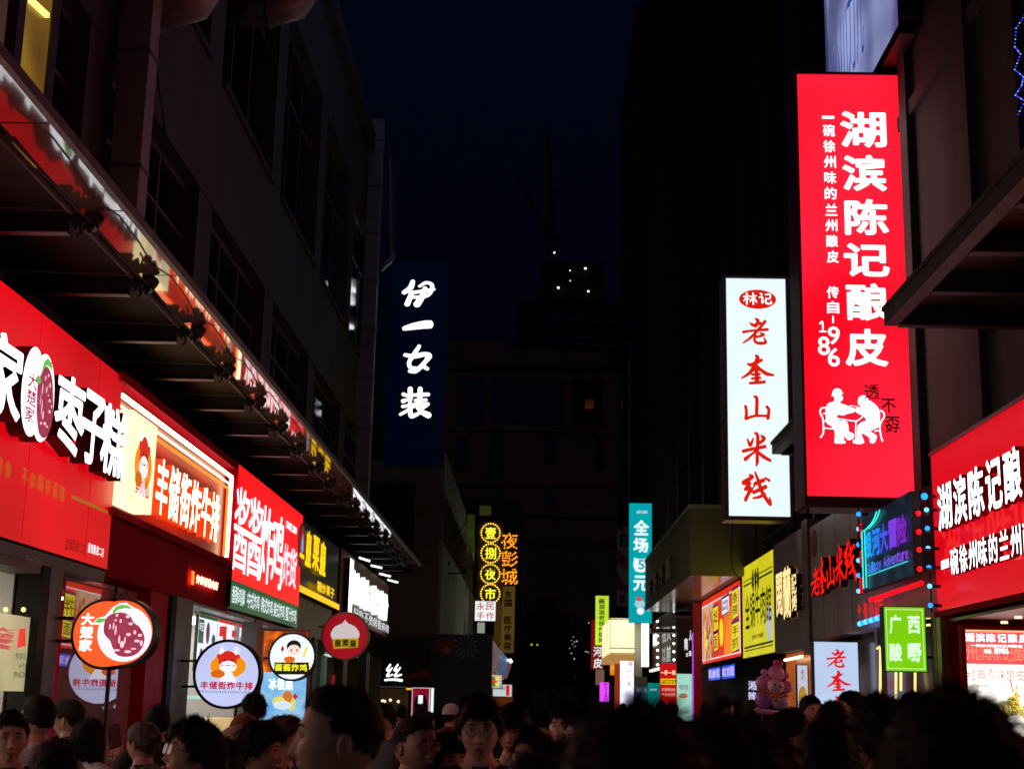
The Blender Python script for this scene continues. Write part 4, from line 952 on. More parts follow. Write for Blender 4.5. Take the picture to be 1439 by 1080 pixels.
# marquee signs: four bulb rings with characters and the dotted vertical name
Y = 80.0; P = Panel('F',Y); k_ = Y/F
t = thing('marquee_sign','four bulb ringed discs one above another with glowing yellow characters','sign',ony(689,850,Y))
m = MB(); a,b = P.st(672,733); c,d = P.st(706,845); slab(m,P,a,b,c,d,-.05,.2,pbr('olive_board',(.05,.045,.01),.6)); m.build('board',t)
for ch,u,v in (('壹',689.5,748.5),('捌',689.5,777),('夜',689,806),('市',689,834)):
    cx,cy = P.st(u,v); rr = 13.2*k_
    m = MB(); m.poly(P,disc(P,cx,cy,rr*.9,rr*.9,30),-.03,pbr('olive_board',(.05,.045,.01),.6)); dd = m.build('disc',t)
    m = MB()
    for i in range(24): m.ball(P.at(cx+rr*math.cos(2*math.pi*i/24),cy+rr*math.sin(2*math.pi*i/24),.05),.042,E_bulb_y,6,4)
    m.build('bulb_ring',dd)
    put(t,P,ch,cx-7.5*k_,cy-8*k_,cx+7.5*k_,cy+8*k_,emis('neon_lemon',(255,250,60),1.5),.03,r=.008)
def dotted(par,P,ch,s0,t0,s1,t1,mat,n,rad):
    X,Yy,D = font_field(ch); ins = np.argwhere(D<-.008); lo = np.array([X[D<0].min(),Yy[D<0].min()]); hi = np.array([X[D<0].max(),Yy[D<0].max()])
    order = ins[np.argsort(D[ins[:,0],ins[:,1]])]; pick = []; gap = n
    for i,j in order:
        p = np.array([X[i,j],Yy[i,j]])
        if all(np.hypot(*(p-q))>gap for q in pick): pick.append(p)
    m = MB()
    for p in pick:
        q = (p-lo)/(hi-lo); m.ball(P.at(s0+(s1-s0)*q[0],t1-(t1-t0)*q[1],.05),rad,mat,6,4)
    return m.build('bulb_character',par)
t = thing('marquee_sign','tall sign spelling three characters in amber bulbs, right of the four ringed discs','sign',ony(716,830,Y))
m = MB(); a,b = P.st(704,748); c,d = P.st(728,823); slab(m,P,a,b,c,d,-.06,.2,pbr('black_board',(.015,.015,.015),.4)); m.build('board',t)
for ch,v0,v1 in (('夜',749,771),('彭',774,795.5),('城',799,821)):
    a,b = P.st(705,v0); c,d = P.st(727,v1); dotted(t,P,ch,a,b,c,d,emis('bulb_amber',(255,150,30),2.2),.085,.042)
t,P,bx = front_panel('lit_sign','white square lightbox with four red characters hanging under the ringed discs','sign',668,844,696,872,74.0,.3,E_whites,side=emis('lit_side_pale',(180,195,170),.6),frame=frame_d)
for ch,u0,v0 in (('永',669.5,845.5),('民',683,845.5),('手',669.5,859),('作',683,859)):
    a,b = P.st(u0,v0); c,d = P.st(u0+11.5,v0+11.5); put(t,P,ch,a,b,c,d,emis('print_brick_red',(200,60,40),.85),.02,r=.015)
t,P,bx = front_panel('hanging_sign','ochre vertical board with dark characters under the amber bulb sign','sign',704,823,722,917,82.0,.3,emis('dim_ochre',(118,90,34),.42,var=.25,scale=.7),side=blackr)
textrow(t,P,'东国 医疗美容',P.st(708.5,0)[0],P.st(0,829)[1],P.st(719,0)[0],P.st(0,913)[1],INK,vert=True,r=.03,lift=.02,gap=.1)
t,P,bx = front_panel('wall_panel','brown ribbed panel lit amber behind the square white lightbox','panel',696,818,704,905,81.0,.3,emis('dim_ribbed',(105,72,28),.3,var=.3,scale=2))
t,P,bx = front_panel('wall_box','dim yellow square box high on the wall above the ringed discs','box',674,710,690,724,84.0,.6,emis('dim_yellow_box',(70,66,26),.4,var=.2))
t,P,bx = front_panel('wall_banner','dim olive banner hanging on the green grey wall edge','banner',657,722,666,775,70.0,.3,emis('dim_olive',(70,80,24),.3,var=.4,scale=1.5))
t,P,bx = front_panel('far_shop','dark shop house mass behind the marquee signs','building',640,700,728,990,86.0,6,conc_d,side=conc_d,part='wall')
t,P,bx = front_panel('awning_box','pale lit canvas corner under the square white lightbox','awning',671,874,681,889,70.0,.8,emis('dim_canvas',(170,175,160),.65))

# ================================================================== right side
XR = 6.0; PR = Panel('R', XR); XRW = 7.0
def zr(sl, x=XR): return CAM.z+fR(sl)*x
BR = thing('apartment_block','very tall dark building on the right rising out of the picture, stained near the camera','building',(12,30,0))
m = MB(); m.box((XRW,-2,5.0),(XRW+10,34,30),conc_r); m.build('wall',BR)
m = MB(); m.box((XRW+.001,34.01,5.0),(XRW+10,90,58),conc_d); m.build('wall',BR)
m = MB(); m.box((XR+.4,21.3,0),(XRW+8,60,4.995),blackr); m.build('wall',BR); m = MB(); m.box((XRW+2.5,-2,0),(XRW+8,21.29,4.995),blackr); m.build('wall',BR)
# floor bands, piers, windows on the near part
for z in (8.9,12.6,16.4): onebox('floor_band',(XRW-.10,-2,z),(XRW+.002-.004,33.9,z+.28),conc_r,BR)
for y in (12.6,14.6,19.3,21.6,25.2,29.0,33.2): onebox('pier',(XRW-.14,y,5.2),(XRW-.004,y+.5,24),conc_r,BR)
for (y0_,y1_) in ((29.6,33.1),):
    for z in (5.9,9.7,13.4,17.2):
        f = MB(); f.box((XRW-.05,y0_+.1,z),(XRW-.03,y0_+.18,z+2.1),frame_d); f.box((XRW-.05,y1_-.28,z),(XRW-.03,y1_-.2,z+2.1),frame_d); f.box((XRW-.05,y0_+.1,z-.06),(XRW-.03,y1_-.2,z),frame_d); f.box((XRW-.05,y0_+.1,z+2.1),(XRW-.03,y1_-.2,z+2.16),frame_d)
        wn = f.build('window',BR); onebox('pane',(XRW-.035,y0_+.18,z),(XRW-.02,y1_-.28,z+2.1),glass_d,wn)
# far part: vertical bays
for i in range(11):
    y = 35+i*5; onebox('pier',(XRW-.45,y,5),(XRW-.005,y+.9,57),conc_d,BR)
    for z in range(8,56,4): 
        wn = onebox('window',(XRW-.12,y+1.3,z),(XRW-.004,y+4.6,z+2.4),frame_d,BR); onebox('pane',(XRW-.14,y+1.4,z+.1),(XRW-.121,y+4.5,z+2.3),glass_d,wn)
pipe = MB(); pipe.tube([ony(977,310,66),ony(975,545,66)],.12,pbr('pale_pipe',(.35,.33,.4),.3,metal=.6),10); tag(pipe.build('drain_pipe'),'pale vertical pipe catching light on the tall dark right building','pipe')
pipe = MB(); pipe.tube([ony(885,480,84),ony(884,705,84)],.1,pbr('pale_pipe2',(.2,.19,.16),.5),8); tag(pipe.build('drain_pipe'),'thin dull pipe running down to the teal sign','pipe')
# stepped farther blocks on the right
for i,(u,vt,y0_,y1_) in enumerate(((903,-200,90,101),(880,93,101.1,112),(869,172,112.1,126))):
    x = ony(u,500,y1_).x; z = ony(u,max(vt,0),y1_).z if vt>=0 else 62
    t = thing('tower_block','dark tower slab on the right, '+['tallest and nearest','one step lower in the middle','lowest and farthest']
      [i]+' of three stepping down','building',(x+6,y0_,0))
    m = MB(); m.box((x,y0_,0),(x+14,y1_,z),conc_d); m.build('wall',t)
    for zz in range(6,int(z)-4,4):
        for yy in (y0_+1.5,y0_+6): wn = onebox('window',(x-.05,yy,zz),(x-.002,yy+2.4,zz+2),frame_d,t); onebox('pane',(x-.07,yy+.1,zz+.1),(x-.051,yy+2.3,zz+1.9),glass_d,wn)
# right canopy (near) and its farther piece
def rcanopy(name,lab,xo,sl,ya,yb,pit):
    z = CAM.z+fR(sl)*xo; t = thing(name,lab,'canopy',(xo+1,(ya+yb)/2,z)); y = yb
    k = 0
    onebox('edge_beam',(xo,ya,z),(xo+.18,yb,z+.2),beamm,t)
    onebox('edge_lip',(xo-.03,ya,z+.2),(xo+.25,yb,z+.26),beamm,t)
    while y > ya:
        onebox('beam',(xo+.19,y-.10,z),(XRW-.01,y,z+.28),blackr,t)
        onebox('beam_flange',(xo+.19,y-.13,z-.015),(XRW-.01,y+.03,z-.001),beamm,t)
        if y-pit > ya-.5: onebox('deck_sheet',(xo+.19,y-pit+.002,z+.285),(XRW-.01,y-.002,z+.31),pbr('right_deck',(.16,.1,.095),.5,var=.4,scale=1),t)
        y -= pit; k += 1
rcanopy('steel_canopy','heavy steel canopy jutting from the right wall over the near red board',4.75,1.066,9.0,19.0,1.62)
rcanopy('steel_canopy','short end of a farther steel canopy poking out in front of the white lightbox',4.95,1.03,26.9,29.6,1.3)
# near red board
y0_, y1_ = yat(1313,XR,750), 4.0
t = thing('shop_sign','big crimson lightbox with raised white characters in two rows, nearest on the right','sign',(XR,17,3.0))
zt_,zb_ = zr(.614),zr(.221); a,b = -y0_,-y1_
m = MB(); slab(m,PR,a,-zt_,b,-zb_,0,.35,E_redc,redwall); m.build('lightbox',t)
m = MB(); slab(m,PR,a-.04,-zt_-.05,b,-zt_,.03,.3,pbr('pink_trim',(.5,.3,.33),.3,metal=.5)); slab(m,PR,a-.04,-zb_,b,-zb_+.08,.03,.3,redwall); m.build('trim',t)
# ghost lettering printed on the face, then the raised row
gh = emis('ghost_print',(240,36,36),.95)
for i,ch in enumerate('湖滨陈记'):
    s = PR.st(1326+i*30,0)[0]; put(t,PR,ch,PR.st(1326+i*33,0)[0],-zr(.47),PR.st(1352+i*38,0)[0],-zr(.30),gh,.005,r=.01)
P8 = Panel('R',XR-.12); lsid = pbr('letter_side_red',(.25,.01,.03),.4)
for ch,u0,u1 in (('湖',1317,1337),('滨',1340,1358),('陈',1361,1383),('记',1386,1409),('酿',1412,1437),('皮',1441,1472)):
    put(t,P8,ch,P8.st(u0,700)[0],-(CAM.z+fR(.53)*5.88),P8.st(u1,700)[0],-(CAM.z+fR(.415)*5.88),E_white,0,r=.026,deep=.12,side=lsid)
for ch,u0,u1 in zip('一碗徐州味的兰州酿皮',(1322,1335,1348,1361,1375,1390,1405,1421,1439,1458),(1333,1346,1359,1373,1387,1402,1418,1436,1455,1478)):
    z1q,z2q = (.355,.30) if ch != '一' else (.333,.322)
    put(t,P8,ch,P8.st(u0,780)[0],-(CAM.z+fR(z1q+.01)*5.88),P8.st(u1,780)[0],-(CAM.z+fR(z2q)*5.88),E_white,0,r=.016,deep=.08,side=lsid)
# shop below: red portal wall, LED poster
YK = 21.0
t,P,bx = front_panel('red_portal','dark red shop portal wall under the crimson board framing the bright poster','storefront',1331,866,1500,1180,YK,.2,redwall,side=redwall,part='wall')
onebox('soffit',(XR+.02,.3,2.93),(XRW+2.4,YK+.1,2.97),pbr('soffit_red',(.3,.06,.08),.4),t)
RM = MB(); RM.box((9.3,.5,.12),(9.35,20.9,2.93),whitew); RM.box((XR+.3,.3,.12),(9.3,.5,2.93),whitew); RM.box((XR+.3,.5,.1),(9.3,20.8,.125),paving); RM.build('room',t)
for yy_ in (2.5,5.5,8.5,11.5,14.5): onebox('ceiling_lamp',(6.9,yy_-.9,2.86),(8.1,yy_+.9,2.92),emis('room_lamp_right',(255,232,205),3.6),t)  # unseen lamps added to light the crowd from the right
onebox('kitchen_counter',(7.0,2,.12),(7.6,15,1.05),frame_g,t)
for i,(u,v) in enumerate(((1430,850),(1411,869))):
    m = MB(); p = onx(u,v,XR+(.5 if i == 0 else .7)); p.z = 2.93; m.tube([Vector((p.x,p.y,2.90)),Vector((p.x,p.y,2.935))],.05,E_cream,12); m.build('downlight',t)
for (u0,u1,mt) in ((1318,1325,brownm),(1326,1332,pbr('ochre_post',(.25,.15,.04),.5))):
    a,b = yat(u0,XR,900),yat(u1,XR,900); onebox('post',(XR-.1,b,.12),(XR+.05,a,3.0),mt,t)
t,P,bx = front_panel('led_poster','bright menu poster screen headed with white characters and a heap of yellow noodles','poster',1356,884,1478,1130,20.3,.12,emis('lit_poster_face',(255,250,240),1.8),side=black,frame=redwall,fw=.06)
a,b,c,d = bx; P.ru, P.rv = 1410, 925; k_ = 20.3/F
m = MB(); m.poly(P,[(a,b),(c,b),(c,P.st(0,933)[1]),(a,P.st(0,933)[1])],.005,emis('print_coral',(238,82,84),1.1,var=.1,scale=6)); m.poly(P,[(a,b),(c,b),(c,P.st(0,888)[1]),(a,P.st(0,888)[1])],.007,emis('print_peach',(250,180,120),1.1,var=.3,scale=30)); m.build('red_band',t)
for i,ch in enumerate('湖滨陈记酿皮'): put(t,P,ch,P.st(1357+i*15.2,0)[0],P.st(0,890)[1],P.st(1370+i*15.2,0)[0],P.st(0,902)[1],E_white,.012,r=.03)
tinyrow(t,P,'一碗徐州味的兰州酿皮',P.st(1364,0)[0],P.st(0,905)[1],P.st(1438,0)[0],P.st(0,909)[1],E_white,lift=.012,r=.02)
tinyrow(t,P,'传自',P.st(1383,0)[0],P.st(0,912)[1],P.st(1393,0)[0],P.st(0,918)[1],E_white,lift=.012,r=.02)
for i,ch in enumerate('1986'): put(t,P,ch,P.st(1398+i*5,0)[0],P.st(0,910)[1],P.st(1402.6+i*5,0)[0],P.st(0,918)[1],E_white,.012,r=.01)
gc = emis('print_ghost_coral',(255,150,120),1.15)
for i,ch in enumerate('州滨陈记酿'): put(t,P,ch,P.st(1357+i*17,0)[0],P.st(0,906)[1],P.st(1373+i*17,0)[0],P.st(0,928)[1],gc,.009,r=-.005)
for i,ch in enumerate('经典原味酿皮'): put(t,P,ch,P.st(1358+i*13.6,0)[0],P.st(0,940)[1],P.st(1370+i*13.6,0)[0],P.st(0,956)[1],emis('print_rust',(225,100,90),1.0),.012,r=.005)
tinyrow(t,P,'味中草行',P.st(1368,0)[0],P.st(0,961)[1],P.st(1394,0)[0],P.st(0,967)[1],pbr('grey_ink',(.2,.25,.28),.5),lift=.012)
tinyrow(t,P,'真材实料',P.st(1368,0)[0],P.st(0,969)[1],P.st(1392,0)[0],P.st(0,975)[1],pbr('grey_ink',(.2,.25,.28),.5),lift=.012)
m = MB(); nm = [emis('print_noodle',(255,205,60),1.2,var=.3,scale=30),emis('print_noodle2',(250,225,130),1.2),emis('print_chili',(220,110,30),1.0),emis('print_greens',(130,160,40),.9)]
for i in range(150):
    a_ = random.uniform(0,math.pi); u = 1425+random.gauss(0,19); v = 1010-abs(random.gauss(0,14))-max(0,16-abs(u-1425))*.9; L = random.uniform(4,9)
    p = P.st(u,v); q = (math.cos(a_)*L*k_,math.sin(a_)*L*k_); w_ = 1.0*k_
    m.poly(P,[(p[0]-q[0]-q[1]*.12,p[1]-q[1]+q[0]*.12),(p[0]+q[0]-q[1]*.12,p[1]+q[1]+q[0]*.12),(p[0]+q[0]+q[1]*.12,p[1]+q[1]-q[0]*.12),(p[0]-q[0]+q[1]*.12,p[1]-q[1]-q[0]*.12)],.012+i*.00015,nm[random.choice((0,0,1,1,2,3))])
m.build('noodle_print',t)
# green sign
t,P,bx = front_panel('hanging_sign','bright green lightbox with four white characters beside the crimson board','sign',1241.5,852,1302.5,943,21.5,.2,emis('lit_apple_green',(125,212,6),.9,var=.07),side=emis('dim_green_side',(10,50,10),.3),frame=pbr('green_frame',(.01,.06,.01),.4),fw=.012)
a,b,c,d = bx; m = MB(); e_ = .03
for (p,q,r1,s1_) in ((a+e_,b+e_,c-e_,b+e_+.012),(a+e_,d-e_-.012,c-e_,d-e_),(a+e_,b+e_,a+e_+.01,d-e_),(c-e_-.01,b+e_,c-e_,d-e_)): m.poly(P,[(p,q),(r1,q),(r1,s1_),(p,s1_)],.005,emis('print_pale_green',(205,240,160),.95))
m.build('border_print',t)
for ch,u0,v0,u1,v1 in (('广',1249,863,1267,890),('西',1275,865,1293,890),('酸',1249,903,1268,929),('嘢',1275,903,1295,930)):
    aa,bb = P.st(u0,v0); cc,dd = P.st(u1,v1); put(t,P,ch,aa,bb,cc,dd,emis('print_mint_white',(225,250,225),1.0),.012,r=.03)
for v in (871,923):
    m = MB(); m.bar(ony(1302,v,21.6),ony(1320,v,21.6),.04,.04,black); m.build('arm',t)
# low white lightbox
t,P,bx = front_panel('standing_lightbox','cool white lightbox with red brush characters standing behind the crowd on the right','sign',1143.5,901,1210,1062,28.0,.25,emis('lit_ice_white',(186,206,238),1.0,var=.08,scale=1.0),side=black,frame=black,fw=.02)
for ch,u0,v0,u1,v1 in (('老',1160.5,911,1189,938),('奎',1161,941,1196,971),('山',1163,977,1192,1005),('米',1162,1012,1194,1042)):
    aa,bb = P.st(u0,v0); cc,dd = P.st(u1,v1); put(t,P,ch,aa,bb,cc,dd,emis('print_scarlet',(225,26,30),.95),.014,style='brush',r=.02)
# grey fascia with red neon characters
a,b = PR.st(1139.5,800)[0],PR.st(1215,790)[0]
t = thing('shop_sign','grey clad fascia with five deep red neon brush characters and a round maroon seal','sign',(XR,28,3))
m = MB(); slab(m,PR,a,-zr(.625),b,-zr(.2155),0,.3,greyw); slab(m,PR,b+.01,-zr(.335),PR.st(1314,830)[0],-zr(.2155),-.02,.3,greyw); slab(m,PR,PR.st(1291,780)[0],-zr(.52),PR.st(1314,780)[0],-zr(.337),-.03,.3,brownm); m.build('cladding',t)
P9 = Panel('R',XR-.14)
for ch,u0,u1,s0q,s1q in (('老',1139.5,1152,.472,.372),('奎',1150.5,1161,.50,.37),('山',1162,1173,.49,.38),('米',1174,1187,.51,.372),('线',1187,1204,.515,.372)):
    put(t,P9,ch,P9.st(u0,0)[0],-(CAM.z+fR(s0q)*5.86),P9.st(u1,0)[0],-(CAM.z+fR(s1q)*5.86),E_neonred,0,r=.012,deep=.14,side=pbr('neon_box_side',(.06,.035,.04),.3),style='brush')
m = MB(); p = PR.st(1144.5,763); m.poly(PR,disc(PR,p[0],p[1],.30,.30,30),.01,pbr('maroon_seal',(.25,.02,.05),.4),.01); se = m.build('seal',t)
tinyrow(se,PR,'林记',p[0]-.2,p[1]-.1,p[0]+.2,p[1]+.1,pbr('seal_white',(.5,.4,.4),.5),lift=.02)
# seams of the cladding
m = MB()
for u in (1156,1175,1196): s = PR.st(u,800)[0]; slab(m,PR,s,-zr(.62),s+.015,-zr(.22),.002,.004,blackr)
m.build('seams',t)
# brown grey fascia with warm characters
a,b = PR.st(1088,800)[0],PR.st(1131,800)[0]
t = thing('shop_sign','brown grey fascia with warm cream raised characters between the yellow board and the red neon','sign',(XR,33,3))
m = MB(); slab(m,PR,a,-zr(.644),b,-zr(.195),0,.3,pbr('brown_cladding',(.5,.4,.39),.5,var=.25,stretch=(1,1,.3)),blackr); slab(m,PR,b,-zr(.66),PR.st(1139,800)[0],-zr(.17),.06,.35,pinkf); m.build('cladding',t)
E_wm = emis('lit_warm_cream',(255,225,150),1.3,rgb2=(255,205,140),scale=4)
P10 = Panel('R',XR-.16)
for ch,u0,u1,s0q,s1q in (('閱',1090.5,1099,.52,.345),('蘭',1100,1111,.53,.325),('記',1112,1119,.49,.41),('烤',1112,1119,.41,.345)):
    put(t,P10,ch,P10.st(u0,0)[0],-(CAM.z+fR(s0q)*5.84),P10.st(u1,0)[0],-(CAM.z+fR(s1q)*5.84),E_wm,0,r=.022,deep=.14,side=pbr('letter_side_brown',(.06,.03,.015),.4))
# yellow board
a,b = PR.st(1043.5,850)[0],PR.st(1088,850)[0]
t = thing('shop_sign','yellow lightbox with stretched black characters and double black rules','sign',(XR,38,3))
m = MB(); slab(m,PR,a,-zr(.632),b-.02,-zr(.204),0,.3,E_yel,blackr); m.build('lightbox',t)
m = MB(); w_ = b-a
for s0q,th in ((.565,.010),(.547,.018),(.255,.018),(.238,.010)):
    if s0q > .5:
        for f0,f1 in ((.05,.33),(.58,.97)): m.poly(PR,[(a+w_*f0,-zr(s0q)),(a+w_*f1,-zr(s0q)),(a+w_*f1,-zr(s0q-th/2)),(a+w_*f0,-zr(s0q-th/2))],.005,INK)
    else: m.poly(PR,[(a+w_*.05,-zr(s0q)),(a+w_*.95,-zr(s0q)),(a+w_*.95,-zr(s0q-th/2)),(a+w_*.05,-zr(s0q-th/2))],.005,INK)
m.build('rules_print',t)
textrow(t,PR,'全锅牛肉館',a+w_*.1,-zr(.495),a+w_*.94,-zr(.335),INK,r=.012,lift=.012,gap=.08)
m = MB()
for i in range(3): m.poly(PR,disc(PR,a+w_*(.38+.08*i),-zr(.545),.16,.32,16),.006,pbr('olive_print',(.25,.22,.02),.5))
m.build('seal_print',t); tinyrow(t,PR,'金牌招牌',a+w_*.33,-zr(.575),a+w_*.6,-zr(.52),INK,lift=.02,r=.01,vert=True)
tinyrow(t,PR,'回味牛肉面',a+w_*.33,-zr(.30),a+w_*.68,-zr(.28),INK,lift=.012,r=.02)
m = MB(); m.poly(PR,disc(PR,a+w_*.86,-zr(.33),.5,.5,20),.004,emis('print_pale_spot',(200,205,205),.8)); m.build('spot_print',t)
# orange food board
a,b = PR.st(986.8,880)[0],PR.st(1041,880)[0]; w_ = b-a
t = thing('shop_sign','orange red food board with noodle and skewer pictures and yellow character blocks','sign',(XR,46,3))
m = MB(); slab(m,PR,a,-zr(.585),b,-zr(.218),0,.3,E_orangef,redwall); m.build('lightbox',t)
H_ = zr(.585)-zr(.218); top = -zr(.585); pp = lambda x,y: (a+w_*x,top+H_*y)
m = MB(); wt = emis('print_white',(236,240,250),1.0)
for (x0,y0q,x1,y1q) in ((.01,.09,.99,.105),(.01,.94,.99,.955),(.01,.09,.02,.95),(.975,.09,.99,.95)): m.poly(PR,[pp(x0,y0q),pp(x1,y0q),pp(x1,y1q),pp(x0,y1q)],.006,wt)
m.build('border_print',t)
m = MB(); m.poly(PR,[pp(.05,.1),pp(.34,.1),pp(.3,.93),pp(.05,.93)],.005,emis('print_broth',(196,120,60),.9,var=.4,scale=3,rgb2=(235,205,170))); m.build('bowl_print',t)
m = MB(); nn = [emis('print_sauce',(170,70,20),.8,var=.4,scale=10),emis('print_noodle_b',(225,150,50),.9),emis('print_soy',(90,35,12),.6)]
for i in range(36):
    x = random.uniform(.09,.29); y = random.uniform(.14,.88); m.poly(PR,[pp(x,y),pp(x+.012,y-.01),pp(x+.03*random.random()+.01,y+.13),pp(x-.006,y+.14)],.008+i*.0002,nn[i%3])
m.build('noodle_print',t)
m = MB(); og = emis('print_skewer',(240,100,15),.95,var=.4,scale=9)
for i in range(7): x = .62+.03*i; m.poly(PR,[pp(x,.3),pp(x+.02,.28),pp(x+.03+.01*i,.93),pp(x-.01,.93)],.008,og if i%2 else nn[1])
m.build('skewer_print',t)
prp = emis('print_deep_purple',(60,20,110),.6)
for (x0,y0q,x1,y1q,chs,mt) in ((.35,.2,.47,.55,'拌',E_yellowt),(.36,.6,.46,.85,'面',E_yellowt),(.58,.14,.75,.36,'烤鸭',wt),(.83,.1,.96,.48,'香辣',E_yellowt),(.81,.55,.97,.92,'手抓',E_yellowt)):
    m = MB(); m.poly(PR,[pp(x0-.01,y0q-.04),pp(x1+.005,y0q-.05),pp(x1+.005,y1q),pp(x0-.01,y1q+.02)],.010,prp); m.poly(PR,[pp(x0,y0q),pp(x1,y0q-.01),pp(x1,y1q-.02),pp(x0,y1q)],.013,mt); m.build('block_print',t)
    s0_,t0_ = pp(x0+.01,y0q+.02); s1_,t1_ = pp(x1-.01,y1q-.03); textrow(t,PR,chs,s0_,t0_,s1_,t1_,pbr('ink_olive',(.05,.05,.0),.5) if mt is E_yellowt else prp,lift=.018,r=.01,vert=True)
for x,y in ((.12,.66),(.55,.6)):
    m = MB(); c_ = pp(x,y); m.poly(PR,disc(PR,c_[0],c_[1],.05*w_*.9,.2*H_,20),.012,E_yellowt); m.build('oval_print',t)
# blue lit strips below
for i,(u0,u1) in enumerate(((996.5,1013),(1015.5,1033.5))):
    a,b = PR.st(u0,940)[0],PR.st(u1,940)[0]; q = thing('strip_sign',['left','right'][i]+' one of the two blue lit strips under the orange food board','sign',(XR,46-i*3,2.4),'blue strips under the food board')
    m = MB(); slab(m,PR,a,-zr(.185),b,-zr(.118),.02,.1,E_blueface,frame_d); m.build('lit_face',q)
    textrow(q,PR,['现做现','卖凉面'][i],a+.1,-zr(.175),b-.05,-zr(.128),emis('print_pinkwhite',(215,190,235),1.0),lift=.04,r=.02)
# protruding box with soffit (shop cabin upstairs)
t = thing('projecting_box','big plain box projecting over the pavement, dull olive front and warm underside','signboard box',(5.2,48,5.3))
x0_,x1_ = ony(969.5,760,41).x,XRW-.02; zt_,zb_ = ony(969,714,41).z,ony(969,807,41).z
boxm = pbr('box_cladding',(.24,.22,.16),.55,var=.15,scale=.5)
m = MB(); m.box((x0_,41,zb_),(x1_,57.6,zt_),boxm); m.build('body',t)
m = MB(); m.box((x0_-.03,40.97,zt_),(x1_,57.6,zt_+.12),pbr('pale_coping',(.45,.42,.38),.5)); m.build('coping',t)
onebox('soffit',(x0_+.02,41.02,zb_-.03),(XR-.31,57.5,zb_-.005),pbr('soffit_gloss',(.55,.38,.3),.15,var=.1,scale=1),t)
P11 = Panel('L',x0_-.0); 
Pq = Panel('R',x0_-.1)
for i,ch in enumerate('东方冷面'):
    y_ = 55.5-i*2.6; put(t,Pq,ch,-y_,-(zt_-.85),-y_+1.7,-(zb_+.35),pbr('box_letters',(.1,.09,.085),.35,metal=.5),0,r=.03,deep=.1,side=pbr('box_letter_side',(.35,.33,.33),.3,metal=.6))
m = MB(); m.box((x0_+.1,56.3,zb_-.9),(XR,57.4,zb_-.75),pbr('teal_grey_metal',(.25,.32,.32),.3,metal=.4)); m.build('under_tray',t)
# shutter-ribs under the box
m = MB()
for i in range(7): m.box((x0_+.2,52+i*.5,zb_-.55-.03*i),(XR,52.2+i*.5,zb_-.5-.03*i),pbr('rib_metal',(.15,.2,.2),.3,metal=.5))
m.build('ribs',t)
c_ = MB(); c_.tube([ony(u,v,40.8) for u,v in catmull([(1029,735),(1028,770),(1029,795),(1035,808),(1041,811)],4)],.015,rubber,5); tag(c_.build('hanging_cable'),'thin cable looping down the front of the projecting box','cable')
# tall white lightbox
t,P,bx = front_panel('hanging_sign','tall white lightbox with a red oval and five red brush characters','sign',1020,391,1110.5,726,33.0,.5,emis('lit_pearl',(228,246,248),1.08,var=.05,scale=.5),side=pinkf,frame=None)
a,b,c,d = bx; m = MB()
for (p,q,r1,s1_) in ((a-.09,b-.07,c+.09,b),(a-.09,d,c+.09,d+.1),(a-.09,b,a,d),(c,b,c+.09,d)): slab(m,P,p,q,r1,s1_,.04,.62,pinkf)
m.build('frame',t)
k_ = 33/F; m = MB(); p = P.st(1064.5,420.5); m.poly(P,disc(P,p[0],p[1],27*k_,14.5*k_,40),.006,E_dotred); m.build('oval_print',t)
for ch,u0,v0,u1,v1,mt in (('林',1044,411,1064,428.5,E_white),('记',1066,411.5,1085,428,E_white)):
    aa,bb = P.st(u0,v0); cc,dd = P.st(u1,v1); put(t,P,ch,aa,bb,cc,dd,mt,.014,style='brush')
for ch,u0,v0,u1,v1 in (('老',1042,446,1081,485),('奎',1040.5,497.5,1088.5,541),('山',1045,555,1083,591),('米',1041.5,606,1084.5,656),('线',1041.5,661.5,1085,711)):
    aa,bb = P.st(u0,v0); cc,dd = P.st(u1,v1); put(t,P,ch,aa,bb,cc,dd,E_dotred,.014,style='brush',r=.022)
m = MB()
for v in (470,640): m.bar(ony(1111,v,33.3),Vector((XRW,33.3,ony(1111,v,33.3).z)),.1,.1,beamm)
m.build('bracket',t)
# tall red lightbox
t,P,bx = front_panel('hanging_sign','tallest bright red lightbox with large white characters and two seated figures in white','sign',1119.5,107,1289.5,697,26.0,.95,E_redb,side=pbr('sign_side_maroon',(.14,.005,.03),.35,coat=.5),frame=None)
P = Panel('F',26.0); 
o_ = [c for c in t.children if c.name.startswith('lit_face')][0]
# the face is a quadrilateral seen square on: rebuild from its own four corners so that its real width holds
bpy.data.objects.remove(o_); a,b = P.st(1127.5,106); c,d = P.st(1281,699); a2 = P.st(1119.5,106)[0]; 
a = P.st(1127,400)[0]; c = P.st(1280.5,400)[0]; b = P.st(1195,105.5)[1]; d = P.st(1210,698)[1]
m = MB(); slab(m,P,a,b,c,d,0,.95,E_redb,pbr('sign_side_maroon',(.14,.005,.03),.35)); m.build('lit_face',t)
m = MB()
for (p,q,r1,s1_) in ((a-.05,b-.05,c+.05,b),(a-.05,d,c+.05,d+.16),(a-.05,b,a,d),(c,b,c+.05,d)): slab(m,P,p,q,r1,s1_,.03,1.0,pbr('sign_side_maroon',(.14,.005,.03),.35))
m.build('frame',t)
onebox('bottom_tray',(P.at(a,0).x,26.02,-d-.20),(P.at(c-.1,0).x,26.9,-d-.165),pbr('polished_tray',(.6,.45,.5),.08,metal=.9),t)
for ch,u0,v0,u1,v1 in (('湖',1180,157,1246,208),('滨',1183,218,1246,269),('陈',1186,280,1249,331),('记',1185,342,1250,389),('酿',1188,398,1250,451),('皮',1187,462,1248,515)):
    aa,bb = P.st(u0,v0); cc,dd = P.st(u1,v1); put(t,P,ch,aa,bb,cc,dd,E_white,.02,r=.028)
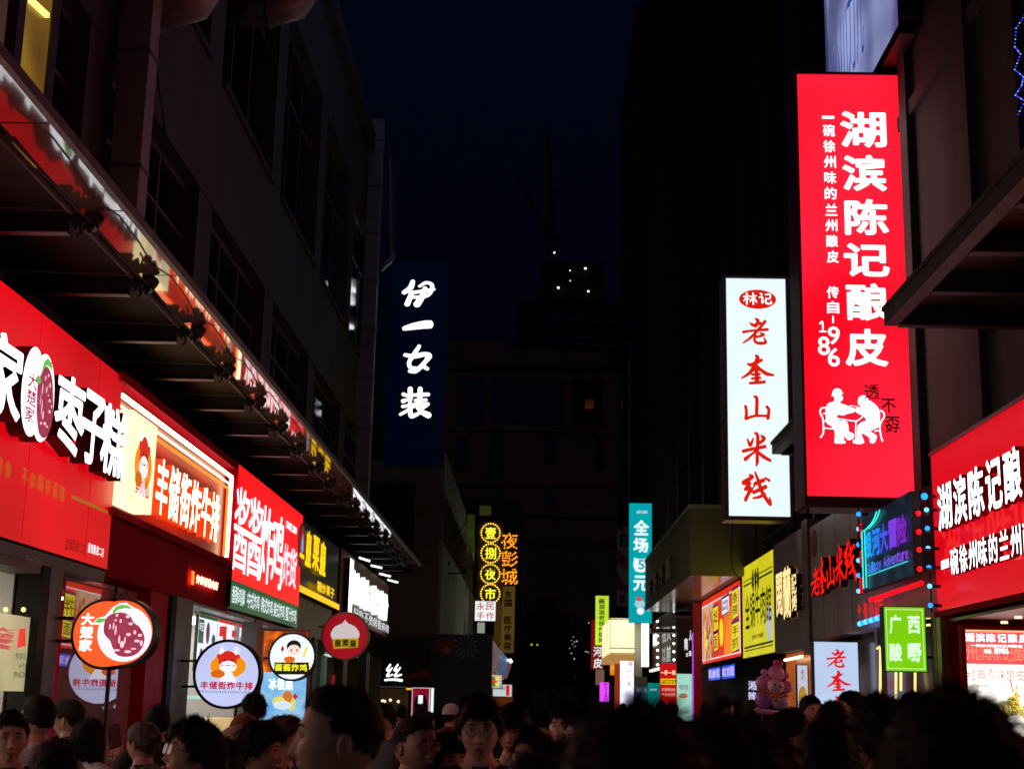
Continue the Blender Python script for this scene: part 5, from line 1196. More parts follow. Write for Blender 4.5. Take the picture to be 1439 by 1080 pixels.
for ch,u,v in (('一',1163.5,165.5),('碗',1164.5,184),('徐',1165,206),('州',1166,228),('味',1166.5,250),('的',1167,272),('兰',1168,295),('州',1168,317),('酿',1169,339),('皮',1170,361),('传',1170,411),('自',1170.5,432)):
    h = 8.5; hv = 2 if ch == '一' else h
    aa,bb = P.st(u-h,v-hv); cc,dd = P.st(u+h,v+hv); put(t,P,ch,aa,bb,cc,dd,E_white,.02,r=.014)
for ch,u0,v0,u1,v1 in (('|',1169.5,444,1171.5,454),('1',1150.5,451,1161,467),('9',1163,459,1180,484),('8',1149,473,1166,499),('6',1163,489,1180,515)):
    aa,bb = P.st(u0,v0); cc,dd = P.st(u1,v1); put(t,P,ch,aa,bb,cc,dd,E_white,.02,r=.006 if ch != '1' else 0,style='brush' if ch == '1' else '')
for ch,u0,v0,u1,v1 in (('透',1214,540,1236,561),('不',1238,560,1259,580),('孬',1243,585,1265,608)):
    aa,bb = P.st(u0,v0); cc,dd = P.st(u1,v1); put(t,P,ch,aa,bb,cc,dd,INKR,.02,r=.012)
# two seated figures, printed white
cu = lambda x,y: P.st(1100+x*220/1439,520+y*165/1079)
def spl(pts,mb,lift,mat,n=4):
    q = [tuple(p) for p in catmull([cu(*p) for p in pts+[pts[0]]],n)][:-1]; mb.poly(P,q,lift,mat)
m = MB()
spl([(470,235),(450,240),(455,215),(465,185),(495,168),(530,180),(545,205),(553,215),(530,225),(550,245),(545,275),(525,290),(520,300),(600,330),(650,350),(665,375),(640,390),(590,400),(560,415),(500,410),(510,460),(580,470),(600,510),(605,560),(630,575),(650,590),(650,620),(620,640),(590,635),(565,600),(560,640),(575,660),(565,672),(500,672),(475,660),(480,600),(470,540),(440,510),(400,480),(395,420),(395,350),(420,305),(465,290),(475,270)],m,.012,E_white,3)
spl([(690,290),(700,250),(740,232),(775,250),(785,275),(830,300),(870,340),(890,390),(890,460),(880,520),(820,550),(800,560),(845,590),(862,610),(850,650),(830,670),(800,660),(800,630),(770,600),(720,580),(740,640),(745,665),(700,678),(645,665),(650,640),(680,630),(680,560),(690,510),(730,475),(770,465),(750,430),(720,410),(680,390),(668,365),(680,345),(720,335),(695,315)],m,.012,E_white,3)
m.build('figures_print',t)
m = MB()
def line(pts,w_=5,lift=.016,mat=E_white):
    q = [cu(*p) for p in pts]; ww = w_*26/F*.153/2*1.0
    q = catmull(q,5)
    for (x0q,y0q),(x1q,y1q) in zip(q[:-1],q[1:]):
        dx,dy = x1q-x0q,y1q-y0q; L = math.hypot(dx,dy)+1e-9; nx_,ny_ = -dy/L*ww,dx/L*ww
        m.poly(P,[(x0q+nx_,y0q+ny_),(x1q+nx_,y1q+ny_),(x1q-nx_,y1q-ny_),(x0q-nx_,y0q-ny_)],lift,mat)
line([(395,345),(355,350),(342,390),(365,440),(372,520),(370,580),(345,620)],11); line([(365,470),(420,465),(470,470)],8); line([(372,530),(420,535),(470,540)],9); line([(370,400),(390,395)],7)
line([(895,370),(925,390),(930,430),(905,470),(890,520),(900,600),(915,655)],11); line([(890,480),(830,470),(760,455)],8); line([(890,555),(840,560)],9)
line([(500,445),(600,460),(680,465),(740,420)],8); line([(672,470),(668,560),(670,640)],8); line([(610,325),(690,335)],4); line([(620,350),(660,352)],4)
m.build('furniture_lines',t)
m = MB(); rd_ = E_redb
line([(415,385),(440,395),(470,405),(500,410)],4,.02,rd_); line([(500,350),(560,362)],4,.02,rd_); line([(535,480),(560,510),(562,540)],4,.02,rd_); line([(705,520),(715,560),(745,600)],4,.02,rd_); line([(825,380),(800,405),(780,415)],4,.02,rd_); line([(750,455),(800,475),(880,485)],5,.02,rd_); line([(480,215),(545,222)],5,.02,rd_); line([(400,460),(440,465)],4,.02,rd_); line([(620,370),(645,372)],4,.02,rd_); line([(700,345),(750,340)],4,.02,rd_)
m.build('fold_lines',t)
m = MB()
for v in (250,520): p_ = ony(1282,v,26.4); m.bar(p_,Vector((XRW,26.4,p_.z)),.14,.14,beamm)
m.build('bracket',t)
# pale advertising screen high up on the wall
PT = Panel('R',XRW-.35)
t = thing('advert_screen','large pale violet lit screen high on the right wall with faint blue characters','screen',(XRW,30,14))
s0_ = PT.st(1163.5,60)[0]; s1_ = PT.st(1264.5,20)[0]; tb = -(CAM.z+fR(1.836)*(XRW-.35))
scm = emis('lit_pale_violet',(150,158,205),.85,var=.25,scale=.5,rgb2=(96,98,150))
m = MB(); slab(m,PT,s0_,tb-9,s1_,tb,0,.3,scm,black); m.build('lit_face',t)
m = MB(); slab(m,PT,s0_-.12,tb-9.1,s0_,tb+.1,.06,.3,pbr('screen_edge',(.5,.5,.6),.2,metal=.8)); slab(m,PT,s0_,tb,s1_+.1,tb+.22,.04,.3,black); slab(m,PT,s1_,tb-9,s1_+.35,tb,.04,.3,black); m.build('frame',t)
textrow(t,PT,'小川刀儿',s0_+.5,tb-2.6,s0_+3.6,tb-.8,emis('print_blue_grey',(50,90,160),.7),lift=.02)

# galaxy sign with bulbs
XG = 5.5; PG2 = Panel('R',XG)
a,b = PG2.st(1212.5,780)[0],PG2.st(1282,750)[0]; zt_,zb_ = CAM.z+fR(.556)*XG,CAM.z+fR(.332)*XG
t = thing('shop_sign','dark glass sign with blue to violet characters and cyan neon curves, edged by coloured bulbs','sign',(XG,23,3.5))
m = MB(); slab(m,PG2,a,-zt_,b,-zb_,0,.12,emis('lit_deep_teal',(8,38,58),.8,var=.4,scale=2,rgb2=(4,14,34)),blackr); m.build('face',t)
w_ = b-a; H_ = zt_-zb_; pg = lambda x,y: (a+w_*x,-zt_+H_*y)
for ch,x0,x1,col in (('银',.07,.24,(20,170,255)),('河',.25,.42,(40,130,255)),('大',.42,.58,(80,80,240)),('冒',.60,.76,(120,60,225)),('险',.77,.94,(125,30,190))):
    s0_,t0_ = pg(x0,.24); s1_,t1_ = pg(x1,.60); put(t,PG2,ch,s0_,t0_,s1_,t1_,emis('led_'+str(int(x0*100)),col,1.0),.03,r=.034)
for i,ch in enumerate('Galaxy Adventure'):
    if ch == ' ': continue
    x = .12+.052*i; f = i/15; s0_,t0_ = pg(x,.66 if ch.isupper() or ch in 'ldt' else .69); s1_,t1_ = pg(x+.046,.80 if ch != 'y' else .84)
    put(t,PG2,ch,s0_,t0_,s1_,t1_,emis(f'led_en{int(f*4)}',(int(60+90*f),int(140-80*f),int(250-20*f)),1.0),.03,r=.012)
m = MB(); s0_,t0_ = pg(.12,.815); s1_,t1_ = pg(.93,.825); m.poly(PG2,[(s0_,t0_),(s1_,t0_),(s1_,t1_),(s0_,t1_)],.02,E_cyan); m.build('underline',t)
for x in (.035,.10):
    m = MB(); pts = [PG2.at(*pg(x,.97),.03),PG2.at(*pg(x,.2),.03)]+[PG2.at(*pg(x+.02+.55*math.sin(R(q*15))*.6,.2-.22*(1-math.cos(R(q*15)))),.03) for q in range(1,6)]; m.tube(pts,.012,E_cyan,6); m.build('neon_tube',t)
def bulb(p,mat,lab,grp,r_=.07):
    q = thing('festoon_bulb',lab,'bulb',p,grp)
    m = MB(); m.ball(p,r_,mat,12,8); m.build('globe',q); m = MB(); m.tube([Vector(p)+Vector((.04,0,0)),Vector(p)+Vector((.16,0,0))],.025,black,7); m.build('socket',q)
def strand(pts,y,nm,lab):
    m = MB(); m.tube([ony(u,v,y) for u,v in pts],.012,rubber,5); tag(m.build(nm),lab,'cable')
pos = ('topmost','second','third','fourth','fifth','lowest')
for i,v in enumerate((722,743,765,787,808,830)): bulb(ony(1206.5,v,24.4),E_bulb_bw if i%2 else E_bulb_b,f'{pos[i]} glowing blue bulb in the column left of the galaxy sign','blue bulbs left of the galaxy sign',.04)
for i,v in enumerate((716,742,770,797,823,850)): bulb(ony(1302+i*1.1,v,20.9),E_bulb_bw if i%2==0 else E_bulb_b,f'{pos[i]} glowing blue bulb in the column beside the crimson board','blue bulbs beside the crimson board',.036)
for i,v in enumerate((721,747,772,799)): bulb(ony(1290.5+i*.6,v,20.8),E_bulb_r,f'{("topmost","second","third","lowest")[i]} red bulb in the short column right of the galaxy sign','red bulbs right of the galaxy sign',.04)
bulb(ony(1299,697,20.9),E_bulb_b,'single blue bulb glowing above the blue column by the crimson board','blue bulbs beside the crimson board',.05)
strand([(1206,705),(1206,835)],24.45,'bulb_cable','cable carrying the blue bulbs left of the galaxy sign'); strand([(1304,690),(1309,860)],21.05,'bulb_cable','cable carrying the blue bulbs beside the crimson board')
t = thing('bulb_garland','slanted garland of round red bulbs under the galaxy sign','garland',ony(1250,830,23))
for i in range(18):
    f = i/17; yy = 24.4-3.0*f; p = ony(1223+72*f,842.5-24*f,yy); m = MB(); m.ball(p,.038,E_bulb_r,10,6); m.build('bulb',t)
t = thing('bulb_garland','short slanted garland of blue bulbs just left of the green sign','garland',ony(1222,872,25))
for i in range(8):
    f = i/7; p = ony(1208+29*f,876-9*f,26-1.6*f); m = MB(); m.ball(p,.045,E_bulb_b if i%2 else E_bulb_bw,10,6); m.build('bulb',t)
PZ = Panel('R',XR-.12)
for ch,u0,u1 in (('个',1204,1209),('有',1212,1218),('小',1220,1226),('店',1228,1240)):
    put(t,PZ,ch,PZ.st(u0,0)[0],-(CAM.z+fR(.30)*5.88),PZ.st(u1,0)[0],-(CAM.z+fR(.245)*5.88),E_neonred,0,r=.012)
t = thing('vertical_neon','narrow column of red neon characters between the blue bulbs and the galaxy sign','sign',ony(1210,780,24.2)); P12 = Panel('F',24.2)
m = MB(); aa,bb = P12.st(1207.5,733); cc,dd = P12.st(1213.5,835); slab(m,P12,aa,bb,cc,dd,-.03,.05,blackr); m.build('backing',t)
for ch,v0,v1 in (('玩',735,758),('乐',772,796),('园',811,834)):
    aa,bb = P12.st(1207,v0); cc,dd = P12.st(1212.5,v1); put(t,P12,ch,aa,bb,cc,dd,E_neonred,.02,r=.02)
# LED string light at the far right top
t = thing('string_lights','zigzag string of violet fairy lights at the upper right edge','lights',ony(1432,100,18)); m = MB(); mw = MB()
zz_ = [(1440,22),(1428,40),(1426,66),(1434,76),(1426,98),(1438,108),(1436,120),(1427,134),(1440,142),(1428,166)]
for (p,q) in zip(zz_[:-1],zz_[1:]):
    for k in range(5): f = k/5; pt = ony(p[0]+(q[0]-p[0])*f,p[1]+(q[1]-p[1])*f,16.5); (m if k%3 else mw).ball(pt,.009,emis('fairy_violet',(70,50,255),2.5) if k%3 else E_bulb_bw,6,4)
m.build('blue_lights',t); mw.build('white_lights',t); mm = MB(); mm.tube([ony(u,v,16.5) for u,v in zz_],.006,rubber,4); mm.build('wire',t)
t = thing('light_strip','narrow strip of twinkling lights between the tall red lightbox and the wall','lights',ony(1285,300,25.5)); m = MB()
for i in range(26): m.ball(ony(1279+random.random()*9+i*.15,245+i*4.9,27.4),.022,(E_bulb_b,E_bulb_bw,E_bulb_r,E_bulb_b)[i%4],6,4)
m.build('lights',t)
# warm doorway, small standing sign, Hunan characters
t = thing('doorway','warm orange doorway under the brown grey fascia','doorway',(6.1,34,0))
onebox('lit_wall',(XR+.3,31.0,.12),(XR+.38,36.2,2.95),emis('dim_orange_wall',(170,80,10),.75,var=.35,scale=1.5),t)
m = MB(); m.bar(onx(1103,927,XR+.1),onx(1127,922,XR+.1),.05,.05,E_warm); m.build('tube',t)
t,P,bx = front_panel('standing_lightbox','small narrow white lightbox with brown print and a noodle bowl picture, right of the balloons','sign',1120,934,1136,1001,31.5,.12,emis('lit_cool_small',(205,205,225),.9),frame=frame_d,fw=.015)
tinyrow(t,P,'香记',P.st(1126,0)[0],P.st(0,940)[1],P.st(1130.5,0)[0],P.st(0,955)[1],emis('print_brown2',(90,50,50),.5),lift=.01,vert=True); k_ = 31.5/F
m = MB(); blob(P,m,1128,980,6,16,.008,emis('print_bowl',(190,150,60),.8,var=.5,scale=20)); m.build('bowl_print',t)
t,P,bx = front_panel('dark_sign','dark sign with two white characters left of the pink balloons','sign',1049,950,1075,1000,36.0,.15,blackr)
for ch,v0,v1 in (('湘',956,969),('辣',971,983)):
    aa,bb = P.st(1051,v0); cc,dd = P.st(1063,v1); put(t,P,ch,aa,bb,cc,dd,E_whitec,.02,r=.02)
for i,(u,v0,v1) in enumerate(((1237,912,975),(1259,943,990),(1266,940,970),(1286,943,995))):
    q = thing('light_tube','upright gold lit tube under the green sign, '+('first','second','third','fourth')[i]+' from the left','lamp',ony(u,v1,24),'gold tubes under the green sign')
    m = MB(); pts = [ony(u,v1,24),ony(u,v0,24)]+([ony(1236,908,24),ony(1232,911,24)] if i == 0 else []); m.tube(pts,.02,emis('gold_tube',(255,215,130),1.5),6); m.build('tube',q)
t = thing('storefront','dark shop opening and glossy brown posts under the grey fascia','storefront',(6.3,26,0))
onebox('back_wall',(XR+.38,21.5,.12),(XR+.44,30.9,3.0),pbr('brown_glossy',(.12,.08,.05),.2),t)
for u in (1140,1228,1308,1316): y_ = yat(u,XR,930); onebox('post',(XR+.05,y_-.1,.12),(XR+.2,y_+.1,3.05),pbr('pale_brown_post',(.35,.28,.22),.3,metal=.3),t)
for (u0,u1,v,mt) in ((1262,1318,868,E_warm),(1268,1318,878,E_warm)): 
    q = MB(); q.bar(ony(1301,v,22.5),ony(1313,v-1,22.5),.03,.03,emis('door_tube',(255,215,120),2)); q.build('tube',t)
# farther right frontages
fp = front_panel
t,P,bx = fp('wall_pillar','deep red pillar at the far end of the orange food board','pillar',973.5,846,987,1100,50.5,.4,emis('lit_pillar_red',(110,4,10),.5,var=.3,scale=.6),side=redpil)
t,P,bx = fp('light_strip','narrow violet lit strip beside the deep red pillar','lamp',972.8,888,975.4,1100,50.0,.1,E_purple)
t,P,bx = fp('storefront','dark green shop wall with small white characters','storefront',951,868,973,1100,51.5,.3,pbr('bottle_green',(.01,.03,.018),.5),part='wall')
for ch,u0,v0,u1,v1 in (('简',961.5,896,966.5,913),('人',968,885,972.5,900),('民',964,917,967,922),('面',968,914,971.5,921)):
    aa,bb = P.st(u0,v0); cc,dd = P.st(u1,v1); put(t,P,ch,aa,bb,cc,dd,E_whites,.02,r=.02)
t,P,bx = fp('standing_lightbox','pale mint lightbox poster with a bowl picture','poster',951,946,973,1060,50.8,.15,E_mint); k_ = 50.8/F
textrow(t,P,'相悦',P.st(954,0)[0],P.st(0,961)[1],P.st(968,0)[0],P.st(0,969)[1],pbr('grey_ink',(.2,.25,.28),.5),lift=.01)
m = MB(); blob(P,m,960,977,6,3.5,.01,emis('print_bowl2',(190,130,90),.8)); m.build('bowl_print',t)
t,P,bx = fp('menu_board','red menu board with a white header line and yellow framed row','menu',927.5,931,950.5,1050,56.0,.15,emis('lit_menu_red',(205,20,16),.9,var=.15))
textrow(t,P,'一杯一料',P.st(928,0)[0],P.st(0,941)[1],P.st(950,0)[0],P.st(0,948)[1],emis('print_cream',(255,225,180),1.1),lift=.01,r=.03)
m = MB(); m.poly(P,[P.st(928.5,953),P.st(950,953),P.st(950,961),P.st(928.5,961)],.008,E_yellowt); m.poly(P,[P.st(929.5,954.2),P.st(950,954.2),P.st(950,959.8),P.st(929.5,959.8)],.011,emis('print_dark_red',(160,40,10),.8)); m.build('frame_print',t)
textrow(t,P,'牛杂粉丝汤',P.st(930,0)[0],P.st(0,955)[1],P.st(949,0)[0],P.st(0,959)[1],E_yellowt,lift=.016,r=.02)
for v in (966,973): textrow(t,P,'鸡柳串烧饼',P.st(930,0)[0],P.st(0,v)[1],P.st(949,0)[0],P.st(0,v+4.5)[1],emis('print_pale_rose',(235,180,170),.9),lift=.012,r=.01)
# black signs edged with bulbs (these face the street)
for i,(u0,u1,xx,chs) in enumerate(((926,949,5.9,'很久以前'),(916.5,925.5,5.9,'串城'))):
    Pk = Panel('R',xx); aa,bb = Pk.st(u0,900)[0],Pk.st(u1,900)[0]; zt_,zb_ = CAM.z+(985-858)/F*aa*-1,CAM.z+fR(.262)*xx
    t = thing('shop_sign',['black sign with large grey characters edged by white bulbs','narrow maroon sign edged by white bulbs left of the black one'][i],'sign',(xx,-(aa+bb)/2,zb_))
    zt_ = CAM.z+fR(.66)*xx
    m = MB(); slab(m,Pk,aa,-zt_,bb,-zb_,0,.3,(blackr,pbr('maroon_board',(.08,.02,.04),.5))[i]); m.build('board',t)
    m = MB()
    for s_ in ((aa,bb) if i == 0 else (bb,)):
        for j in range(7): m.ball(Pk.at(s_,-zt_+(zt_-zb_)*(j+.5)/7,.06),.05,E_tube,8,5)
    m.build('bulbs',t)
    n_ = len(chs)//2
    for j,ch in enumerate(chs):
        cs0 = aa+(bb-aa)*(.22+.3*(j%2)); 
        put(t,Pk,ch,aa+(bb-aa)*(.25+.28*(j%2)),-zt_+(zt_-zb_)*(.25+.38*(j//2)),aa+(bb-aa)*(.50+.28*(j%2)),-zt_+(zt_-zb_)*(.55+.38*(j//2)),(emis('dim_letters',(150,155,155),.6),E_white)[i],.03,r=.02)
    m = MB(); m.bar(Pk.at(aa,-zb_+.05,.1),Pk.at(bb,-zb_+.05,.1),.1,.12,emis('edge_tube',(225,225,215),1.2)); m.build('edge_tube',t)
t,P,bx = fp('lit_sign','glaring white vertical lightbox under the teal sign','sign',902,876,911.5,936,66.0,.3,E_tube,side=E_whites)
t,P,bx = fp('wall_panel','grey panel between the glaring lightbox and the yellow cabin','panel',891.5,876,902,950,67.0,.3,pbr('lit_grey_panel',(.5,.48,.4),.6))
# glowing cream cabin sign
t = thing('lit_cabin','glowing cream box sign projecting over the pavement','sign box',(4.9,68,3.3)); Yc = 64.0
p0 = ony(858,868,Yc); p1 = ony(891.5,868,Yc); p2 = ony(858,917,Yc); ye = F*p0.x/(843.5-748)
m = MB(); m.box((p0.x,Yc,p2.z),(p1.x,ye,p0.z),E_cream); m.build('lit_body',t)
m = MB()
for z in (p2.z,p2.z+.22,p0.z-.05): m.box((p0.x-.02,Yc-.02,z-.02),(p1.x+.02,Yc-.005,z+.02),pbr('amber_frame',(.5,.35,.1),.4))
for yy in np.linspace(Yc,ye,4): m.box((p0.x-.025,yy-.03,p2.z),(p0.x-.006,yy+.03,p0.z),pbr('amber_frame',(.5,.35,.1),.4))
m.build('frame',t)
onebox('base_tray',(p0.x-.05,Yc-.05,p2.z-.32),(p1.x,ye,p2.z-.03),emis('warm_tray',(200,150,80),.7),t)
# teal sign etc
t,P,bx = fp('hanging_sign','tall teal lightbox with white characters and a small generic cartoon animal','sign',884.3,706.5,916,875,60.0,.3,E_teal,side=emis('dim_teal_side',(0,60,64),.4)); k_ = 60/F
for ch,u0,v0,u1,v1 in (('全',890.5,730,912,752),('场',890,755,911,776),('元',890,808,911,830)):
    aa,bb = P.st(u0,v0); cc,dd = P.st(u1,v1); put(t,P,ch,aa,bb,cc,dd,E_whites,.02,r=.035)
m = MB(); m.poly(P,[P.st(u,v) for u,v in ((891,783),(897,785),(905,785),(911,782),(912,795),(909,802),(901,804),(893,802),(890,795))],.02,E_whites); m.build('badge_print',t)
aa,bb = P.st(896.5,786); cc,dd = P.st(905.5,800); put(t,P,'5',aa,bb,cc,dd,E_teal,.03,r=.02)
tinyrow(t,P,'全民饮品店',P.st(894,0)[0],P.st(0,717)[1],P.st(910,0)[0],P.st(0,721)[1],E_whites,lift=.02)
m = MB(); blob(P,m,899,848,7,6,.02,emis('print_pale_teal',(170,215,230),.9)); blob(P,m,900,858,5,5,.018,wt); m.build('animal_print',t)
m = MB(); blob(P,m,898,841,5,3,.024,emis('print_soft_red',(225,90,90),.8)); m.build('bow_print',t)
t,P,bx = fp('standing_lightbox','bright white poster lightbox with faint flower drawings under the cream cabin','poster',871.5,920,890.5,1010,64.5,.2,emis('lit_poster_white',(238,236,250),1.4,var=.1,scale=3,rgb2=(215,215,250)))
m = MB(); k_ = 64.5/F; blob(P,m,886,932,3,3,.01,emis('print_blossom',(240,180,180),1.0)); blob(P,m,884,960,2,3,.01,emis('print_blossom',(240,180,180),1.0)); m.build('blossom_print',t)
textrow(t,P,'大古煎',P.st(874,0)[0],P.st(0,940)[1],P.st(888,0)[0],P.st(0,944)[1],pbr('grey_ink',(.2,.25,.28),.5),lift=.01)
t,P,bx = fp('lit_sign','lime yellow vertical lightbox with dark characters','sign',837,836.5,855,906,72.0,.3,E_limeb)
textrow(t,P,'酱滋滋老徐州烧烤',P.st(841,0)[0],P.st(0,840)[1],P.st(850,0)[0],P.st(0,903)[1],emis('print_teal_ink',(10,60,55),.3),vert=True,r=.02,lift=.02)
t,P,bx = fp('lit_sign','dark red vertical sign with two white brush characters behind the lime one','sign',831,870,847.5,940,75.0,.3,emis('lit_wine',(130,6,16),.7))
for ch,v0,v1 in (('河',908,922),('皮',924,938)):
    aa,bb = P.st(834,v0); cc,dd = P.st(846,v1); put(t,P,ch,aa,bb,cc,dd,E_whites,.02,r=.01)
t,P,bx = fp('wall_banner','dim red and white wall banner left of the teal sign','banner',867.5,739,885,852,85.0,.2,pbr('banner_white',(.42,.42,.44),.7)); k_ = 85/F
m = MB(); br_ = pbr('banner_red',(.35,.03,.05),.7)
for q in (((868,740),(876,740),(878,750),(870,746)),((868,772),(873,776),(884,790),(884,800),(868,792)),((868,806),(872,812),(876,822),(884,820),(884,832),(868,828)),((870,836),(877,834),(878,845),(871,850))): m.poly(P,[P.st(*p_) for p_ in q],.02,br_)
m.build('red_print',t)
m = MB(); m.poly(P,[P.st(871,751),P.st(884,751),P.st(884,768),P.st(871,768)],.03,INK); m.build('black_label',t)
textrow(t,P,'智勝',P.st(874,0)[0],P.st(0,753)[1],P.st(881,0)[0],P.st(0,767)[1],pbr('banner_white',(.42,.42,.44),.7),lift=.04,vert=True)
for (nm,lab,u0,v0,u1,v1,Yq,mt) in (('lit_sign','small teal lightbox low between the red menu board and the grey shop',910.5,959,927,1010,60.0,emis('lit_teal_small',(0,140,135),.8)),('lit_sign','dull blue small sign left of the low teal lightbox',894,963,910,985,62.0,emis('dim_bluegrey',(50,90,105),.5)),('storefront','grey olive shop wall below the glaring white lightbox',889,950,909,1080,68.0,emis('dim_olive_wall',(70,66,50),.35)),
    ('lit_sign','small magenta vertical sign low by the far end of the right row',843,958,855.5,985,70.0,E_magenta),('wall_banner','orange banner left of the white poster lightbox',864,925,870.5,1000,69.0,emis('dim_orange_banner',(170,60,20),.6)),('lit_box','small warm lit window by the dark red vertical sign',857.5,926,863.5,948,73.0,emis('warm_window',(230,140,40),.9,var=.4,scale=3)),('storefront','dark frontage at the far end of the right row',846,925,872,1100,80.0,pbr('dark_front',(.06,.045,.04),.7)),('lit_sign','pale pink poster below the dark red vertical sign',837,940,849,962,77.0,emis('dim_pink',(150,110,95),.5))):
    t,P,bx = fp(nm,lab,'sign' if 'sign' in nm or 'box' in nm else 'banner' if 'banner' in nm else 'storefront',u0,v0,u1,v1,Yq,.2,mt)
    if mt is E_magenta: textrow(t,P,'PVTISN',P.st(849,0)[0],P.st(0,959)[1],P.st(854,0)[0],P.st(0,984)[1],pbr('purple_ink',(.06,.005,.12),.5),vert=True,lift=.02,r=.01)
    if Yq == 60.0: textrow(t,P,'丰柠茶',P.st(914,0)[0],P.st(0,967)[1],P.st(923,0)[0],P.st(0,970)[1],E_whites,lift=.02)
    if Yq == 62.0: textrow(t,P,'安如小吃',P.st(895,0)[0],P.st(0,966)[1],P.st(909,0)[0],P.st(0,972)[1],emis('print_pale_cyan',(160,190,200),.7),lift=.02)
# upper recess wall behind the right fascias
onebox_ = onebox('upper_backing',(XR+.31,16,3.0),(XRW-.01,58,5.2),blackr,BR)
# junk on top of fascias
t = thing('pipe_rack','dark steel frame and pipes above the yellow board','frame',(6.3,36,5.6)); m = MB()
for y_ in (29.5,31.5,34,37,40): m.bar((XR+.2,y_,5.3),(XR+.2,y_,6.9),.08,.08,beamm); m.bar((XR+.2,y_,6.8),(XRW,y_,6.8),.08,.08,beamm)
m.bar((XR+.2,29,6.8),(XR+.2,40.5,6.8),.1,.1,beamm); m.bar((XR+.25,29,6.1),(XR+.25,40.5,6.1),.05,.05,beamm); m.tube([ony(1030,650,41.3),ony(1037,760,41.3)],.06,steel,8); m.build('rails',t)

# ================================================================== far background
t = thing('far_building','broad dark reddish building closing the street with dark window recesses','building',(0,150,0)); Yf = 150.0; PFb = Panel('F',Yf)
def frect(mb,u0,v0,u1,v1,lift,dep,mat): a,b = PFb.st(u0,v0); c,d = PFb.st(u1,v1); slab(mb,PFb,a,b,c,d,lift,dep,mat)
m = MB(); frect(m,560,520,870,1000,0,20,conc_far); m.build('wall',t)
m = MB(); frect(m,632,477,706,520,-.1,15,conc_far); m.build('roof_block',t); m = MB(); frect(m,667,493,853,518,.6,20,conc_far); m.build('parapet',t)
for (u0,v0,u1,v1) in ((643,531,679,596),(692,531,790,597),(803,531,846,598),(692,610,706,672),(766,612,779,650),(692,690,706,712),(835,612,846,660),(640,612,654,660),(766,695,779,715)):
    m = MB(); frect(m,u0,v0,u1,v1,.15,.1,frame_d); w__ = m.build('window',t); m = MB(); frect(m,u0+1.5,v0+1.5,u1-1.5,v1-1.5,.2,.04,glass_d); m.build('pane',w__)
m = MB(); frect(m,822,562,834,575,.35,.1,emis('far_window',(80,34,6),.35,var=.8,scale=1)); m.build('lit_window',t)
for v in (604,680,722,760): m = MB(); frect(m,628,v,860,v+3,.3,.3,conc_far); m.build('ledge',t)
t = thing('far_tower','dark unfinished tower with a few white work lights beyond the street end','tower',(15,300,0)); PT2 = Panel('F',300.0)
def trect(u0,v0,u1,v1,lift,mat,nm): m = MB(); a,b = PT2.st(u0,v0); c,d = PT2.st(u1,v1); slab(m,PT2,a,b,c,d,lift,20,mat); return m.build(nm,t)
trect(757,367,846,1000,0,blackr,'tower_shaft'); trect(727,424,866,1000,.5,blackr,'lower_block')
for i,v in enumerate((446,458,470,480)):
    m = MB(); m.bar(PT2.at(*PT2.st(755,v),1.2),PT2.at(*PT2.st(862,v+9),1.2),.35,.35,pbr('scaffold',(.2,.2,.22),.5)); m.build('scaffold_rail',t)
for u,v,r__ in ((801,382,.1),(822.5,379,.2),(784.5,406,.2),(826.5,411,.18),(801,396,.08)):
    m = MB(); m.ball(PT2.at(*PT2.st(u,v),1.0),r__,E_tube,8,5); m.build('work_light',t)
t = thing('tower_crane','thin dark tower crane standing over the unfinished tower','crane',(7,295,110)); m = MB()
for du in (-3,3): m.bar(ony(770+du*.6,190,296),ony(777+du,365,296),.5,.5,blackr)
for v in range(200,360,12): m.bar(ony(768,v,296),ony(780,v+10,296),.3,.3,blackr)
m.build('mast',t); m = MB(); m.bar(ony(724,245,296),ony(775,335,296),.8,.8,blackr); m.bar(ony(800,345,296),ony(762,325,296),.8,.8,blackr); m.build('jib',t)
m = MB(); m.ball(ony(779,355,295),.16,E_tube,8,5); m.build('lamp',t)
# trees: dark crowns with light catching leaves
def tree(lab,u,v0,v1,ru,Y,n,seed):
    rg = random.Random(seed); c = ony(u,(v0+v1)/2,Y); rx = ru*Y/F; rz = (v1-v0)/2*Y/F
    t = thing('street_tree',lab,'tree',(c.x,Y,0),'trees at the street end')
    m = MB(); m.tube([(c.x,Y,0),(c.x+.1,Y,2),(c.x-.05,Y,c.z-.3*rz)],[.22,.17,.1],barkm,8)
    for i in range(6): a_ = i*1.05; m.tube([(c.x,Y,c.z-.6*rz),(c.x+.6*rx*math.cos(a_),Y+.6*rx*math.sin(a_),c.z+.3*rz*rg.random())],[.08,.03],barkm,6)
    m.build('trunk',t); m = MB()
    cl = [(Vector((rg.gauss(0,.45)*rx,rg.gauss(0,.45)*rx,rg.gauss(0,.45)*rz)),rg.uniform(.2,.45)*rx) for _ in range(26)]
    for i in range(n):
        q,s_ = rg.choice(cl); p = Vector((c.x,Y,c.z))+q+Vector((rg.gauss(0,.5),rg.gauss(0,.5),rg.gauss(0,.5)))*s_
        a1 = Vector((rg.gauss(0,1),rg.gauss(0,1),rg.gauss(0,1))).normalized()*.16; a2 = a1.cross(Vector((rg.gauss(0,1),rg.gauss(0,1),rg.gauss(0,1)))).normalized()*.09
        m.add([p-a1,p+a2,p+a1,p-a2],[(0,1,2,3)],leafm)
    m.build('crown',t)
tree('broad dark tree in the middle of the street end',775,842,985,42,112,9000,1); tree('tree with pale leaves catching light by the right row of signs',822,885,985,20,96,6000,2); tree('tall narrow dark tree at the left of the street end',742,890,985,24,104,5000,3)
